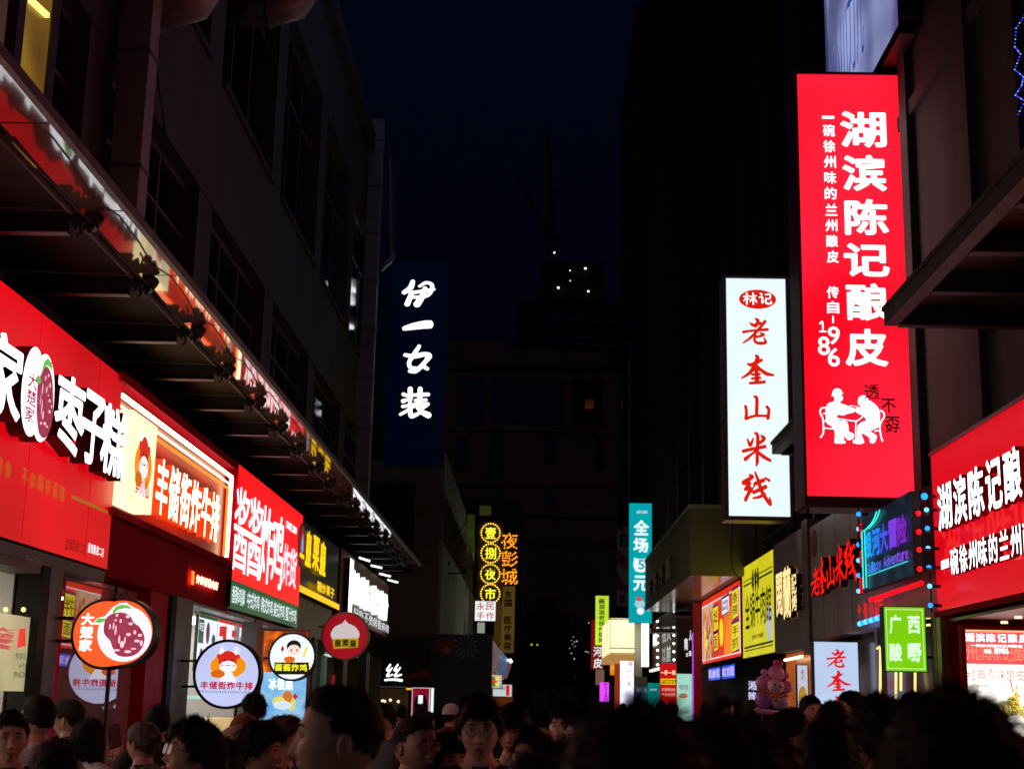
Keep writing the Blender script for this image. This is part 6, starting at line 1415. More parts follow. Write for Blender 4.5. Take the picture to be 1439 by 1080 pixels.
t = thing('street_lamp','far street lamp glowing greenish yellow among the trees','lamp',ony(750,905,101))
m = MB(); m.ball(ony(747,905,101),.07,emis('lamp_green_yellow',(215,200,50),.9),8,5); m.ball(ony(755,905.5,101),.06,emis('lamp_green_yellow',(215,200,50),.9),8,5); m.build('lamp_heads',t); m = MB(); m.tube([(ony(750,905,101).x,101.3,0),ony(750,905,101.3)],.06,black,6); m.build('pole',t)
wl_ = MB()
for i in range(70): p = ony(806+random.gauss(8,6),915+random.gauss(0,16),99); wl_.ball(p,random.uniform(.02,.07),E_whites,5,3)
tag(wl_.build('shop_lights'),'scattered white lights twinkling through the tree leaves at the street end','lights')
# ================================================================== people
skin_mat = pbr('skin', (.68,.36,.25), .5, var=.12, scale=12, bump=.06, bscale=90)
sn = skin_mat.node_tree.nodes['Principled BSDF']; sn.inputs['Subsurface Weight'].default_value = .12; sn.inputs['Subsurface Radius'].default_value = (.012,.005,.003)
lip_mat = pbr('lips', (.36,.15,.12), .5)
hair_mat = pbr('hair_black', (.005,.0045,.004), .6, spec=.18, bump=.5, bscale=160, scale=50, stretch=(1,1,.15))
hair_br = pbr('hair_brown', (.04,.02,.012), .42, bump=.5, bscale=160, scale=50, stretch=(1,1,.15))
eye_w = pbr('eye_white', (.6,.58,.56), .2); iris = pbr('iris', (.02,.01,.008), .1)
def g(x, s): return np.exp(-(x/s)**2)
def head_surface(dx, dy, dz, fem=False):
    """unit directions -> points of a head, face towards -Y, centre between the ears"""
    low = np.clip(-dz, 0, 1); up = np.clip(dz, 0, 1)
    w = .0765*(1-.30*low**1.6-.03*up)
    q_ = (np.abs(dx)**2.5+np.abs(dy)**2.5+np.abs(dz)**2.5)**(-1/2.5); q_ = np.where(dz > -.2, q_, 1+(q_-1)*np.clip(1+(dz+.2)/.4, 0, 1)); dx = dx*q_; dy = dy*q_; dz = dz*q_
    x = w*dx*.97
    y = np.where(dy < 0, .092*dy*(1-.05*up), .104*dy*(1-.42*low**1.3))
    z = .114*dz
    f = np.clip(-dy, 0, 1)**1.5
    # flatten the face a little, jaw and chin forward
    y = y+f*(.008*g(dx,.6)); 
    y -= f*.017*g(z+.098,.026)*g(x,.028)            # chin
    y -= f*.004*g(z-.036,.014)*g(np.abs(x)-.026,.025)  # brow
    y += f*.011*g(z-.010,.014)*g(np.abs(x)-.031,.016)  # sockets
    y -= f*.004*g(z+.018,.02)*g(np.abs(x)-.042,.018)   # cheekbones
    t = np.clip((.022-z)/.058, 0, 1); on = np.clip((z+.047)/.010, 0, 1)*np.clip((.034-z)/.012,0,1)
    y -= f*on*(.004+.022*t**1.3)*g(x,.0085+.005*t)     # nose ridge
    y -= f*.009*g(z+.033,.009)*g(np.abs(x)-.012,.008)  # nostril wings
    y -= f*.0085*g(z+.066,.016)*g(x,.03)               # mouth mound
    y -= f*.0042*g(z+.0585,.0042)*g(x,.019)-f*.004*g(z+.0635,.0022)*g(x,.023)+f*.0045*g(z+.069,.005)*g(x,.017)
    y += f*.0035*g(z+.081,.006)*g(x,.022)
    if fem: x = x*(1-.04*low)
    return x, y, z
def grid_dirs(nu, nv, t0=0, t1=math.pi):
    # finer rows on the face
    th = np.linspace(t0, t1, nv+1); ph = np.linspace(0, 2*math.pi, nu, endpoint=False)
    ph = ph + .35*np.sin(ph)                            # crowd columns towards the front (phi=0 -> -Y)
    ph = ph - .70*np.sin(ph)
    TH, PH = np.meshgrid(th, ph, indexing='ij')
    return np.sin(TH)*np.sin(PH), -np.sin(TH)*np.cos(PH), np.cos(TH)
_proto = {}
HZ = 1.585                                            # height of the head's centre on a 1.72 m figure
def body_mesh(pose, fem):
    key = (pose, fem)
    if key in _proto: return _proto[key]
    nu, nv = 56, 60
    dx, dy, dz = grid_dirs(nu, nv); X, Y, Z = head_surface(dx, dy, dz, fem)
    V = np.stack([X, Y, Z+HZ], -1).reshape(-1, 3); F_ = []
    for i in range(nv):
        for j in range(nu): F_.append((i*nu+j, (i+1)*nu+j, (i+1)*nu+(j+1)%nu, i*nu+(j+1)%nu))
    mb = MB(); mb.add(V.tolist(), F_, skin_mat, True)
    # ears
    for s in (-1, 1):
        e = []; n1, n2 = 14, 5
        for i in range(n1):
            a = 2*math.pi*i/n1
            for k in range(n2):
                r_ = 1-k/(n2-1)*.75; off = (.0, .009, .012, .006, .004)[k]
                e.append((s*(.072+off+.010*max(0,math.cos(a-.3))*r_), .012+.018*r_*math.cos(a)+.004, HZ-.008+.031*r_*math.sin(a)-.003*math.cos(a)))
        mb.ball((s*.079,.014,HZ-.008),.0175,skin_mat,12,8,(.30,.85,1.55))
        mb.add(e, [(i*n2+k, ((i+1)%n1)*n2+k, ((i+1)%n1)*n2+k+1, i*n2+k+1) for i in range(n1) for k in range(n2-1)], skin_mat, True)
    # body skeleton grown with the skin modifier
    W = .185 if fem else .205
    J = [((0,.02,.95),.125),((0,.02,1.08),.12),((0,.025,1.22),.135),((0,.03,1.36),.115),((0,.025,1.44),.062),((0,.015,1.50),.055),((0,.012,1.555),.052)]
    E = [(i,i+1) for i in range(6)]
    def add(p, r_, par): J.append((p, r_)); E.append((par, len(J)-1)); return len(J)-1
    for s in (-1, 1):
        sh = add((s*W*.55,.03,1.395),.07,3); sh = add((s*W,.03,1.375),.058,sh)
        if pose == 'phone': el = add((s*(W+.05),.0,1.12),.043,sh); wr = add((s*.09,-.22,1.20),.028,el); pd = Vector((-s*.35,-.6,.7)).normalized()
        elif pose == 'raise' and s > 0: el = add((s*(W+.10),-.12,1.42),.043,sh); wr = add((s*(W-.05),-.22,1.66),.028,el); pd = Vector((-s*.3,-.1,1)).normalized()
        else: el = add((s*(W+.04),.05,1.09),.043,sh); wr = add((s*(W+.05),-.02,.86),.028,el); pd = Vector((0,-.15,-1)).normalized()
        w_ = Vector(J[wr][0]); sd = pd.cross(Vector((s,0,0.01))).normalized() if pose != 'none' else Vector((0,1,0))
        palm = add(tuple(w_+pd*.05),.030,wr); nrm = pd.cross(sd).normalized()
        for k in range(4):
            L = (.070,.080,.075,.058)[k]; b = w_+pd*.085+sd*(.027-.018*k)
            f1 = add(tuple(b),.0105,palm); f2 = add(tuple(b+pd*L*.45+nrm*.006*s),.009,f1); add(tuple(b+pd*L*.85+nrm*.024*s),.0075,f2)
        th1 = add(tuple(w_+pd*.035+sd*.034),.013,palm); th2 = add(tuple(w_+pd*.065+sd*.052+nrm*.008*s),.0105,th1); add(tuple(w_+pd*.09+sd*.056+nrm*.018*s),.009,th2)
        hp = add((s*.09,.02,.92),.095,0); kn = add((s*.10,.0,.50),.062,hp); an = add((s*.10,.04,.10),.042,kn); ft = add((s*.105,-.05,.045),.042,an); add((s*.11,-.15,.035),.034,ft)
    me = bpy.data.meshes.new('tmp'); me.from_pydata([j[0] for j in J], E, []); o = bpy.data.objects.new('tmp', me); C.objects.link(o)
    sk_ = o.modifiers.new('s', 'SKIN'); sub = o.modifiers.new('u', 'SUBSURF'); sub.levels = 1; sub.render_levels = 1
    for i, (p, r_) in enumerate(J):
        fx = 1.0; ratio = 1.35 if i in (1,2) else (1.45 if i in (0,3) else 1.0)
        me.skin_vertices[0].data[i].radius = (r_*ratio, r_) if i < 4 else (r_, r_)
    me.skin_vertices[0].data[0].use_root = True
    bpy.context.view_layer.update()
    bm_ = bpy.data.meshes.new_from_object(o.evaluated_get(bpy.context.evaluated_depsgraph_get()))
    bv = [tuple(v.co) for v in bm_.vertices]; bf = [tuple(p.vertices) for p in bm_.polygons]
    bpy.data.objects.remove(o); bpy.data.meshes.remove(me); bpy.data.meshes.remove(bm_)
    nb = len(mb.v); mb.add(bv, bf, skin_mat, True)
    _proto[key] = (np.array(mb.v), mb.f, nb, np.array(bv), bf); return _proto[key]
def deform(V, turn, nod, tilt=0):
    """turn the head on the neck: everything above the shoulders follows smoothly"""
    V = np.array(V, float); t = np.clip((V[:,2]-1.42)/.10, 0, 1); t = t*t*(3-2*t)
    t = np.where(np.hypot(V[:,0],V[:,1]) > .26, 0, t)
    a = turn*t; n_ = nod*t; P0 = np.array([0,.02,1.47])
    Q = V-P0
    y = Q[:,1]*np.cos(n_)-Q[:,2]*np.sin(n_)*-1*-1; z = Q[:,1]*np.sin(n_)+Q[:,2]*np.cos(n_)
    y = Q[:,1]*np.cos(n_)-Q[:,2]*np.sin(n_)
    x = Q[:,0]; x2 = x*np.cos(a)-y*np.sin(a); y2 = x*np.sin(a)+y*np.cos(a)
    k_ = tilt*t; x3 = x2*np.cos(k_)+z*np.sin(k_); z3 = -x2*np.sin(k_)+z*np.cos(k_)
    return np.stack([x3, y2, z3], -1)+P0
def meshobj(name, V, F_, mats, mi, parent, smooth=True, M=None):
    V = np.asarray(V); me = bpy.data.meshes.new(name); me.from_pydata(V.tolist(), [], F_)
    for m in mats: me.materials.append(m)
    if mi is not None: me.polygons.foreach_set('material_index', mi)
    me.polygons.foreach_set('use_smooth', [smooth]*len(F_)); me.update()
    o = bpy.data.objects.new(name, me); C.objects.link(o); o.parent = parent
    return o
def hair_part(style, seed, fem):
    rg = np.random.default_rng(seed); nu, nv = 72, 54
    dx, dy, dz = grid_dirs(nu, nv); X, Y, Z = head_surface(dx, dy, dz, fem)
    ph = np.arctan2(dx, -dy); ap = np.abs(ph)         # 0 front, pi back
    # hairline height in dz for each azimuth
    long_ = style in ('bob', 'long', 'pony', 'bun')
    keys = [0, .55, .95, 1.25, 1.5, 1.75, 2.2, math.pi]
    hl = {'short':[.56,.52,.34,.12,-.05,.10,-.30,-.48], 'fade':[.60,.58,.50,.42,.36,.34,.15,.0], 'mid':[.44,.40,.22,-.02,-.18,-.20,-.42,-.60],
          'fringe':[.26,.28,.15,-.05,-.22,-.24,-.45,-.62], 'bob':[.30,.36,.10,-.55,-.95,-1,-1,-1], 'long':[.58,.50,.2,-.6,-1,-1,-1,-1], 'pony':[.55,.48,.28,.05,-.12,-.05,-.30,-.50], 'bun':[.55,.48,.28,.05,-.12,-.05,-.30,-.50]}[style]
    line = np.interp(ap, keys, hl)+.025*np.sin(ap*23+seed)+.015*np.sin(ap*41+seed*2)
    inside = np.clip((dz-line)/.16, 0, 1); inside = inside**.6
    th = {'short':.020,'fade':.013,'mid':.030,'fringe':.030,'bob':.030,'long':.026,'pony':.016,'bun':.016}[style]
    q = np.stack([dx, dy, dz], -1); nz = np.zeros(dx.shape)
    for k in range(10):
        fr = rg.normal(0, 1, 3)*(4+2.2*k); nz += np.sin(q@fr+rg.uniform(0, 6))/(1+.35*k)
    nz *= .16 if style in ('short','fade') else .27
    top = .7+.15*np.clip(dz, 0, 1)
    if style in ('short','fade'): top = .55+.45*np.clip(dz, 0, 1)
    t_ = inside*th*top*(1+.45*nz)
    if style == 'fade': t_ = t_+.002*(dz > -.35)*(ap > .9)
    L = np.sqrt(X*X+Y*Y+Z*Z)+1e-9; s = 1+t_/L
    Xh, Yh, Zh = X*s, Y*s, Z*s+.002*inside
    if style in ('bob', 'long'):
        drop = np.clip(-dz, 0, 1)*np.clip((ap-1.0)/.4, 0, 1)
        Zh = Zh-drop*(.05 if style == 'bob' else .16); Xh = Xh*(1+drop*.42); Yh = Yh*(1+drop*(.35 if style == 'bob' else .5))+drop*.012
    V = np.stack([Xh, Yh, Zh+HZ], -1).reshape(-1, 3); F_ = []
    hit = ((dz-line) > -.015)
    if style == 'fade': hit = (dz > line-.015) | ((dz > -.12-.25*np.clip(ap-1.9,0,1)+.03*np.sin(ap*19)) & (ap > 1.62)) | ((dz > .12) & (ap > 1.3))
    for i in range(nv):
        for j in range(nu):
            k = (j+1) % nu
            if hit[i,j] and hit[i+1,j] and hit[i,k] and hit[i+1,k]: F_.append((i*nu+j, (i+1)*nu+j, (i+1)*nu+k, i*nu+k))
    V = V.tolist()
    # loose locks that break up the outline
    idx = np.argwhere(hit & (inside > .25)); n = {'short':1300,'fade':700,'mid':1500,'fringe':1500,'bob':900,'long':900,'pony':700,'bun':700}[style]
    for i, j in idx[rg.integers(0, len(idx), n)]:
        p = np.array([Xh[i,j], Yh[i,j], Zh[i,j]+HZ]); nr = np.array([dx[i,j], dy[i,j], dz[i,j]])
        ln = {'short':.020,'fade':.012,'mid':.032,'fringe':.032,'bob':.035,'long':.04,'pony':.018,'bun':.018}[style]*rg.uniform(.7, 1.6)
        cr = np.array([0,.35,.94]); tg = nr*(nr@cr)-cr; tg /= np.linalg.norm(tg)+1e-6
        d = tg*.8+nr*(rg.uniform(.02, .36 if not long_ else .14)+(.35 if rg.random() < .08 else 0))+rg.normal(0, .16, 3); d /= np.linalg.norm(d)
        side = np.cross(nr, d); side /= (np.linalg.norm(side)+1e-9); w_ = rg.uniform(.0012, .0028)
        b = len(V); V += [(p-side*w_-nr*.003).tolist(), (p+side*w_-nr*.003).tolist(), (p+d*ln*.6+side*w_*.7).tolist(), (p+d*ln).tolist()]; F_.append((b, b+1, b+2, b+3))
    if style in ('pony', 'bun'):
        mb = MB()
        if style == 'bun': mb.ball((0,.115,HZ+.045), .036, hair_mat, 14, 10, (1.1,.9,1))
        else: mb.tube([(0,.095,HZ+.05),(0,.135,HZ+.055),(0,.165,HZ+.0),(0,.165,HZ-.09),(0,.15,HZ-.18)], [.018,.026,.032,.026,.006], hair_mat, 12)
        b = len(V); V += [list(p) for p in mb.v]; F_ += [tuple(b+i for i in f) for f in mb.f]
    return np.array(V), F_
def cloth_shell(V, F_, zlo, zhi, arm_lo, grow, pose):
    """garment: the body's own surface pushed out along its normals"""
    me = bpy.data.meshes.new('t'); me.from_pydata(V.tolist(), [], F_); me.update()
    N = np.array([v.normal[:] for v in me.vertices]); bpy.data.meshes.remove(me)
    return V+N*grow
PEOPLE = 0
def person(lab, u, vtop, Y, yaw, hair='short', fem=False, pose='down', turn=0, nod=0, tilt=0, shirt=(.02,.02,.022), collar=None, sleeves=True, glasses=False, cap=None, hc=None, hscale=None, seed=None, bag=None, face=True, bmat=None):
    """yaw: 0 faces the camera, 90 faces picture right, 180 away, -90 picture left"""
    global PEOPLE; PEOPLE += 1; seed = seed or PEOPLE*7
    p = ony(u, vtop, Y); sc = (p.z)/(1.72 if hair in ('fade','short') else 1.735)
    turn_, nod_ = R(turn), R(nod)
    if nod > 0: sc *= 1+.0006*nod
    t = thing('person', lab, 'person', (p.x, Y, 0)); t.rotation_euler = (0, 0, R(yaw)); t.scale = (sc, sc, sc)
    if hscale: t.scale = (sc*hscale, sc*hscale, sc)
    V, F_, nb, bv, bf = body_mesh(pose, fem)
    D = lambda q: deform(q, turn_, nod_, R(tilt))
    meshobj('body', D(V), F_, [skin_mat], None, t)
    # shirt: torso and upper arms
    c = np.array([bv[list(f)].mean(0) for f in bf]); me = bpy.data.meshes.new('t'); me.from_pydata(bv.tolist(), [], bf); me.update()
    N = np.array([v.normal[:] for v in me.vertices]); bpy.data.meshes.remove(me)
    rr = np.hypot(c[:,0], c[:,1]-.02)
    cm = pbr('shirt_%d_%d_%d' % tuple(int(x*1000) for x in shirt), shirt, .85, var=.15, scale=4, bump=.5, bscale=14)
    W = .185 if fem else .205
    sl_ = (np.abs(c[:,0]) > W-.03) & (c[:,2] < 1.16 if pose == 'down' else c[:,1] < -.10)
    if pose == 'raise': sl_ = sl_ | ((c[:,0] > .2) & (c[:,2] > 1.46))
    neckz = 1.455
    keep = (c[:,2] > .90) & (c[:,2] < neckz) & ~sl_ & ~((c[:,2] > 1.42) & (rr < .062))
    keep &= ~((np.abs(c[:,0]) > .17) & (c[:,2] < 1.12) & (pose == 'down'))
    nz = np.array([noise.noise(Vector(q)*7+Vector((seed,0,0))) for q in bv])[:,None]
    vs = D(bv+N*(.016+.012*nz)); sf = [bf[i] for i in np.where(keep)[0]]
    o = meshobj('shirt', vs, sf, [cm], None, t); so_ = o.modifiers.new('thick', 'SOLIDIFY'); so_.thickness = .006; so_.offset = 1; sb = o.modifiers.new('sub','SUBSURF'); sb.levels = 1; sb.render_levels = 1
    cmb = MB(); n = 22
    for k, (r_, z) in enumerate(((.068,1.452),(.064,1.475),(.060,1.475),(.063,1.45))):
        for i in range(n):
            a = 2*math.pi*i/n; cmb.v.append((r_*1.05*math.cos(a), .028+r_*math.sin(a)-.004*k, z-.022*max(0,-math.sin(a))))
    cmb.f = [(k*n+i, k*n+(i+1)%n, ((k+1)%4)*n+(i+1)%n, ((k+1)%4)*n+i) for k in range(4) for i in range(n)]
    colm = pbr('collar_%d_%d_%d' % tuple(int(x*1000) for x in (collar or shirt)), collar or shirt, .85)
    meshobj('collar', D(np.array(cmb.v)), cmb.f, [colm], None, t)
    if Y > 1.0:
        keep = (c[:,2] < .93) & (c[:,2] > .08) & (np.abs(c[:,0]) < .20)
        vs = bv+N*.012; o = meshobj('trousers', vs, [bf[i] for i in np.where(keep)[0]], [pbr('trousers', (.03,.032,.04), .8)], None, t)
        keep = (c[:,2] < .10); o = meshobj('shoes', bv+N*.012, [bf[i] for i in np.where(keep)[0]], [pbr('shoes', (.08,.08,.08), .6)], None, t)
    hm = hc or hair_mat
    hV, hF = hair_part(hair, seed, fem); ho = meshobj('hair', D(hV), hF, [hm], None, t)
    if face:
        for s in (-1, 1):
            mb = MB(); mb.ball((s*.031,-.0745,HZ+.010), .0125, eye_w, 14, 8, (1.05,.8,.50)); mb.ball((s*.031,-.0805,HZ+.010), .0058, iris, 10, 6, (1,.8,.95))
            meshobj('eye', D(np.array(mb.v)), mb.f, [eye_w, iris], mb.m, t)
            mb = MB(); 
            pts = [(s*x_, y_, HZ+z_) for x_, y_, z_ in ((.014,-.089,.030),(.024,-.0885,.034),(.036,-.084,.0345),(.047,-.075,.029))]
            mb.tube(pts, [.0022,.0034,.0030,.0012], hm, 6); meshobj('eyebrow', D(np.array(mb.v)), mb.f, [hm], None, t)
            mb = MB(); pts = [(s*x_, y_, HZ+z_) for x_, y_, z_ in ((.0195,-.0805,.012),(.026,-.0860,.0185),(.035,-.0855,.0185),(.0425,-.0785,.012))]
            mb.tube(pts, .0016, hm, 5); meshobj('eyelid', D(np.array(mb.v)), mb.f, [hm], None, t)
        mb = MB(); mb.ball((0,-.0925,HZ-.0640), 1, lip_mat, 14, 8, (.022,.0065,.0058)); meshobj('lips', D(np.array(mb.v)), mb.f, [lip_mat], None, t)
    if glasses:
        gm_ = pbr('glasses_metal', (.5,.5,.5), .2, metal=1); mb = MB()
        for s in (-1, 1):
            mb.tube([(s*.031+.023*math.cos(a), -.099+.004*abs(math.cos(a)), HZ+.006+.020*math.sin(a)) for a in np.linspace(0, 2*math.pi, 20)], .0015, gm_, 6, cap=False)
            mb.tube([(s*.054,-.096,HZ+.010),(s*.070,-.08,HZ+.012),(s*.083,.0,HZ+.010),(s*.084,.02,HZ)], .0014, gm_, 5)
        mb.tube([(-.009,-.101,HZ+.010),(0,-.103,HZ+.013),(.009,-.101,HZ+.010)], .0015, gm_, 5)
        go = meshobj('glasses', D(np.array(mb.v)), mb.f, [gm_], None, t)
        gls = MATS.get('lens') or pbr('lens', (.9,.9,.9), .03, trans=.92, coat=1); mb = MB()
        for s in (-1, 1): mb.add([(s*.031+.022*math.cos(a), -.099, HZ+.006+.019*math.sin(a)) for a in np.linspace(0, 2*math.pi, 18, endpoint=False)], [tuple(range(18))], gls)
        lo = meshobj('lens', D(np.array(mb.v)), mb.f, [gls], None, go)
    if cap:
        cmat = pbr('cap_%d_%d_%d' % tuple(int(x*1000) for x in cap), cap, .85, bump=.3, bscale=60, var=.1)
        nu, nv = 40, 14; V_ = []; dxx, dyy, dzz = grid_dirs(nu, nv, 0, math.pi*.47); X_, Y_, Z_ = head_surface(dxx, dyy, dzz)
        L_ = np.sqrt(X_**2+Y_**2+Z_**2); s_ = 1+.021/L_; V_ = np.stack([X_*s_, Y_*s_, Z_*s_+HZ+.012], -1).reshape(-1,3)
        Fc = [(i*nu+j,(i+1)*nu+j,(i+1)*nu+(j+1)%nu,i*nu+(j+1)%nu) for i in range(nv) for j in range(nu)]
        meshobj('cap', D(V_), Fc, [cmat], None, t)
        mb = MB(); rows_ = []
        for k in range(6):
            f = k/5
            for i in range(13): a = -1.05+2.1*i/12; r_ = .108+.075*f*math.cos(a*.9); mb.v.append((.92*r_*math.sin(a), -r_*math.cos(a), HZ+.030-.030*f*math.cos(a)-.012*abs(math.sin(a))*f))
        mb.f = [(k*13+i,k*13+i+1,(k+1)*13+i+1,(k+1)*13+i) for k in range(5) for i in range(12)]
        b_ = meshobj('brim', D(np.array(mb.v)), mb.f, [cmat], None, t); sd_ = b_.modifiers.new('t','SOLIDIFY'); sd_.thickness = .004
    return t
WH = (.62,.62,.64); BK = (.012,.012,.014); GR = (.22,.22,.23); NV = (.02,.025,.05)
# left crowd
person('man in a dark top with short cropped hair, cut by the lower left corner', 18,999,6.6,25,'short',shirt=BK)
person('man with short hair and a white collar turned away, in front of the cream poster', 56,975,7.4,-140,'fade',shirt=WH,turn=10)
person('person in a black cap facing left behind the white collared man', 96,983,9.6,-100,'short',shirt=BK,cap=(.015,.015,.017),face=False)
person('dark haired person low at the left edge of the crowd, seen from behind', 80,1036,5.4,-150,'mid',shirt=BK,seed=31)
person('girl with a dark bob in a white shirt bent over her phone', 134,1008,8.4,150,'bob',fem=True,pose='phone',nod=-18,shirt=WH)
person('woman with a hair bun in a grey shirt with black collar facing left', 203,1008,7.6,-125,'bun',fem=True,shirt=GR,collar=BK,hc=hair_br)
person('man with dark hair behind the woman with the bun', 222,990,9.4,-160,'short',shirt=BK)
person('large dark haired woman with glasses looking down in front of the red display', 262,1007,5.2,-60,'mid',fem=True,shirt=BK,glasses=True,nod=-14,seed=88)
person('woman with a long ponytail in a dark top, below the round bull sign', 312,1030,5.6,-150,'pony',fem=True,shirt=GR,nod=-6)
person('shop worker with dark hair leaning by the food counter', 357,972,12.5,-130,'mid',shirt=GR)
person('person in a light grey shirt and brown cap beneath the round bull sign', 345,1004,8.2,175,'short',shirt=(.5,.5,.52),cap=(.25,.09,.03),face=False)
person('person in a beige cap right of the ponytail', 337,1021,6.9,140,'short',shirt=GR,cap=(.55,.42,.3))
person('man in a white collared shirt in profile facing right', 370,1010,6.2,80,'mid',shirt=WH,seed=41)
person('curly haired man raising his hand to his brow, behind the big foreground man', 404,1003,7.6,70,'mid',shirt=BK,pose='raise',hc=hair_br)
person('big foreground man with a crew cut in profile facing left', 471,960,3.45,-78,'fade',shirt=(.12,.02,.02),hscale=1.02,nod=-3)
person('young man with a fringe glancing sideways past the big man, patterned shirt', 541,988,11.8,-20,'fringe',shirt=(.1,.1,.11))
person('distant man with cropped hair and pale collar seen from behind', 563,989,17,-150,'fade',shirt=WH)
person('stocky man with glasses and short hair looking right', 586,1004,5.9,48,'fade',shirt=BK,glasses=True)
person('woman with dark hair looking down right beside the stocky man', 633,1029,6.0,35,'mid',fem=True,shirt=BK,nod=-8)
person('person in a pale cap far back in the middle of the street', 634,989,15.5,160,'short',shirt=(.1,.01,.03),cap=(.6,.6,.62),face=False)
person('tall young man with tousled hair and thin glasses facing the camera', 676,975,5.8,5,'mid',shirt=BK,glasses=True,turn=-4,seed=5)
person('slim young man in a white round neck shirt looking at the camera', 722,989,7.3,-12,'fringe',shirt=WH)
person('woman in round glasses with parted hair looking left, in front of the slim young man', 749,1020,6.3,-38,'long',fem=True,shirt=BK,glasses=True)
person('person whose face shows orange between two others, looking down', 769,1010,8.0,-30,'short',shirt=BK,nod=-10)
person('man with glasses in the middle right looking left', 797,984,7.9,-35,'mid',shirt=BK,glasses=True)
person('woman in profile facing left with dark hair, just left of the black silhouettes', 822,994,6.3,-70,'long',fem=True,shirt=BK)
person('child sized head far behind the pale cap', 600,1000,15,120,'short',shirt=BK,face=False)
person('dark haired person far back near the red arched stand', 590,992,20,170,'mid',shirt=BK,face=False)
# dark foreground silhouettes
person('nearest blurred dark head in the centre right foreground, widest of the silhouettes', 893,984,1.62,172,'mid',shirt=BK,face=False,seed=61)
person('second blurred dark head, overlapping the widest silhouette on its right', 1012,999,2.05,-172,'mid',shirt=BK,face=False,seed=62)
person('low blurred dark head at the bottom centre, left of the widest silhouette', 778,1046,2.1,165,'mid',shirt=BK,face=False,seed=63)
person('large round blurred dark head before the bright menu poster at the right', 1335,966,1.72,178,'mid',shirt=BK,face=False,seed=64)
person('dark head between the widest silhouette and the green sign, tousled top', 1235,974,4.6,-165,'mid',shirt=BK,face=False,seed=65)
person('dark shoulder high person filling the gap under the low white lightbox', 1160,1008,4.2,170,'mid',shirt=BK,face=False,seed=66)
person('dark haired person low between silhouettes and balloons', 1085,1040,3.6,175,'short',shirt=BK,face=False,seed=67)
# right crowd
person('man in a white shirt far back left of the balloons', 1018,978,15.5,110,'short',shirt=WH)
person('second dark haired person far back beside the white shirted man', 1037,981,16.5,150,'mid',shirt=BK,face=False)
person('person in glasses and white shirt under the balloons facing right', 1110,994,8.4,95,'mid',shirt=WH,glasses=True)
person('dark faced man left of the low white lightbox', 1139,977,12.5,20,'short',shirt=BK)
person('person with rounded dark hair in front of the low white lightbox', 1168,984,8.8,170,'mid',shirt=BK,face=False,seed=71)
person('man in a cream shirt in profile before the low white lightbox', 1196,971,10.5,-75,'short',shirt=(.55,.5,.38))
person('dark figure standing under the gold tubes', 1281,972,10.8,160,'mid',shirt=BK,face=False)
person('person behind the big silhouette near the green sign, dark cap of hair', 1307,984,9.0,150,'short',shirt=BK,face=False)
# small far crowd, one person each
for i, (u, v, Y_) in enumerate(((876,988,30),(905,985,26),(929,984,24),(948,989,33),(842,990,34),(858,991,38),(700,992,30),(655,992,26),(736,991,32),(992,988,20),(1063,990,19))):
    person(['distant dark figure under the white poster lightbox','distant dark figure below the dull blue sign','distant dark figure below the red menu board','distant figure by the mint poster','distant figure under the magenta sign','distant figure between the magenta sign and white poster','distant figure below the small stall signs','distant figure before the mural board','distant figure in the middle of the dark street','figure in front of the red pillar','figure below the white characters left of the balloons'][i], u, v, Y_, 180-15*(i%4), 'short', shirt=BK, face=False)
# smartphone
p = ony(160,1034,8.0); t = thing('smartphone','dark smartphone held up by the bobbed girl','phone',p); m = MB(); m.box(p+Vector((-.037,-.004,-.075)),p+Vector((.037,.004,.075)),black); b_ = m.build('phone_case',t,.006); b_.rotation_euler = (R(-30),R(-20),0)
m = MB(); m.box(p+Vector((-.033,.0045,-.07)),p+Vector((.033,.0055,.07)),emis('phone_screen',(90,95,110),.4)); s_ = m.build('phone_screen',t); s_.rotation_euler = (R(-30),R(-20),0)

# ================================================================== balloons
Yb = 10.0; kb = Yb/F
def bal(mb,u,v,ru,rv,dy,mat): mb.ball(ony(u,v,Yb+dy),ru*kb,mat,24,16,(1,1,rv/ru))
pk = pbr('balloon_pink',(.95,.45,.75),.22,spec=.6,coat=.4); pl_ = pbr('balloon_blush',(.92,.68,.76),.25,coat=.4); pu = pbr('balloon_purple',(.6,.25,.85),.22,coat=.4); bl_ = pbr('balloon_lilac',(.5,.55,.92),.22,coat=.4); og_ = pbr('balloon_orange',(.85,.3,.02),.25,coat=.4); ho_ = pbr('balloon_hotpink',(.85,.12,.35),.22,coat=.4); ink_b = pbr('balloon_ink',(.03,.03,.25),.4)
for _m in (pk,pl_,pu,bl_,og_,ho_):
    _n = _m.node_tree.nodes['Principled BSDF']; _n.inputs['Subsurface Weight'].default_value = .5; _n.inputs['Subsurface Radius'].default_value = (.08,.05,.05)
t = thing('balloon_bunch','bunch of pink and purple animal shaped balloons with orange ruffs on a stick','balloons',ony(1085,1003,Yb))
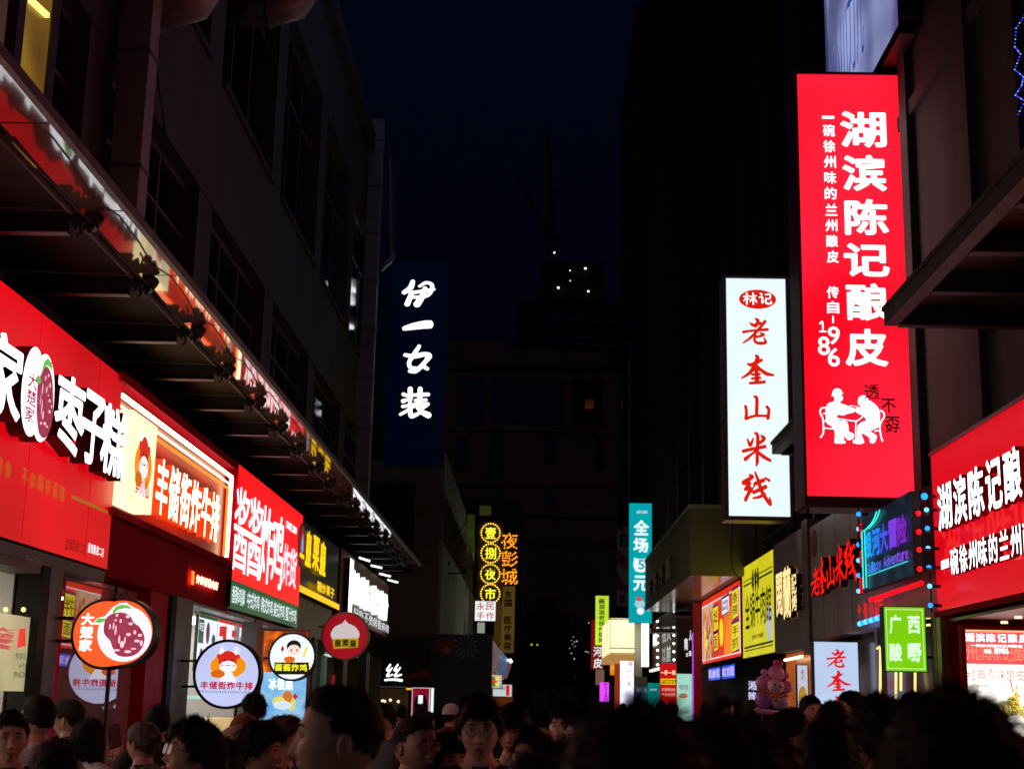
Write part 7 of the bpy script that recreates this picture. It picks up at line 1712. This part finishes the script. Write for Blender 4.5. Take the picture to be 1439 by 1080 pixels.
for nm,u,v,ru,rv,dy,mt in (('head_balloon',1090.5,945.5,11.5,11,.0,pk),('head_balloon',1072.5,958.5,10.5,10,-.02,pk),('head_balloon',1090.5,963.8,11.5,10.8,-.10,pl_),('head_balloon',1106,964.5,7.5,8.5,.02,pk),
    ('body_balloon',1073,981.5,12,12.5,-.02,pu),('body_balloon',1096,986,11.5,9.5,-.04,bl_),('ear_balloon',1090.5,930.5,4,4.5,.0,ho_),('ear_balloon',1096.5,932,3.8,4.8,.01,ho_),('ear_balloon',1073.5,943.8,4.5,4.6,.0,pk),('ear_balloon',1105.5,949,3.8,4,.02,pk),('ear_balloon',1099,951.5,3.4,3,-.12,pk),('ear_balloon',1096.5,956,2.6,2.2,-.13,ho_)):
    m = MB(); bal(m,u,v,ru,rv,dy,mt); m.build(nm,t)
m = MB()
for u,v in ((1067,969),(1071,970.5),(1075.5,970),(1081,973),(1084.5,975),(1088.5,977),(1092.5,978),(1097,977.5),(1101.5,976),(1105,977),(1091,982),(1092.5,984.5)): bal(m,u,v,3,2.4,-.13,og_)
m.build('ruff_balloons',t)
m = MB(); m.tube([ony(u,v,Yb-.02) for u,v in catmull([(1062,994),(1066,998),(1078,999.5),(1092,1001),(1097,999)],4)],.017,pk,10); m.build('tube_balloon',t)
m = MB()
for u,v,r_ in ((1088.5,961,.008),(1097,964.3,.008),(1066,953.5,.006),(1109.5,962.5,.006)): m.ball(ony(u,v,Yb-.155 if u in (1088.5,1097) else Yb-.04),r_,ink_b,8,6)
m.ball(ony(1092,967.5,Yb-.156),.007,ho_,8,6,(.7,.6,1.4)); m.build('printed_face',t)
m = MB(); m.tube([ony(1093,1001,Yb),ony(1084,1045,Yb)],.005,whitew,6); m.build('stick',t)
for o in bpy.data.objects:
    if o.parent and o.name.split('.')[0] in ('fruit_highlights','seams','furniture_lines','fold_lines','squares_print','white_lights','blue_lights','noodle_print','fruit_print','lights','menu_print','red_print','bulbs','bulb_ring','bulb_character','work_light','rules_print','ruff_balloons','skewer_print','food_print','border_print','lamps','blossom_print'): o['kind'] = 'stuff'
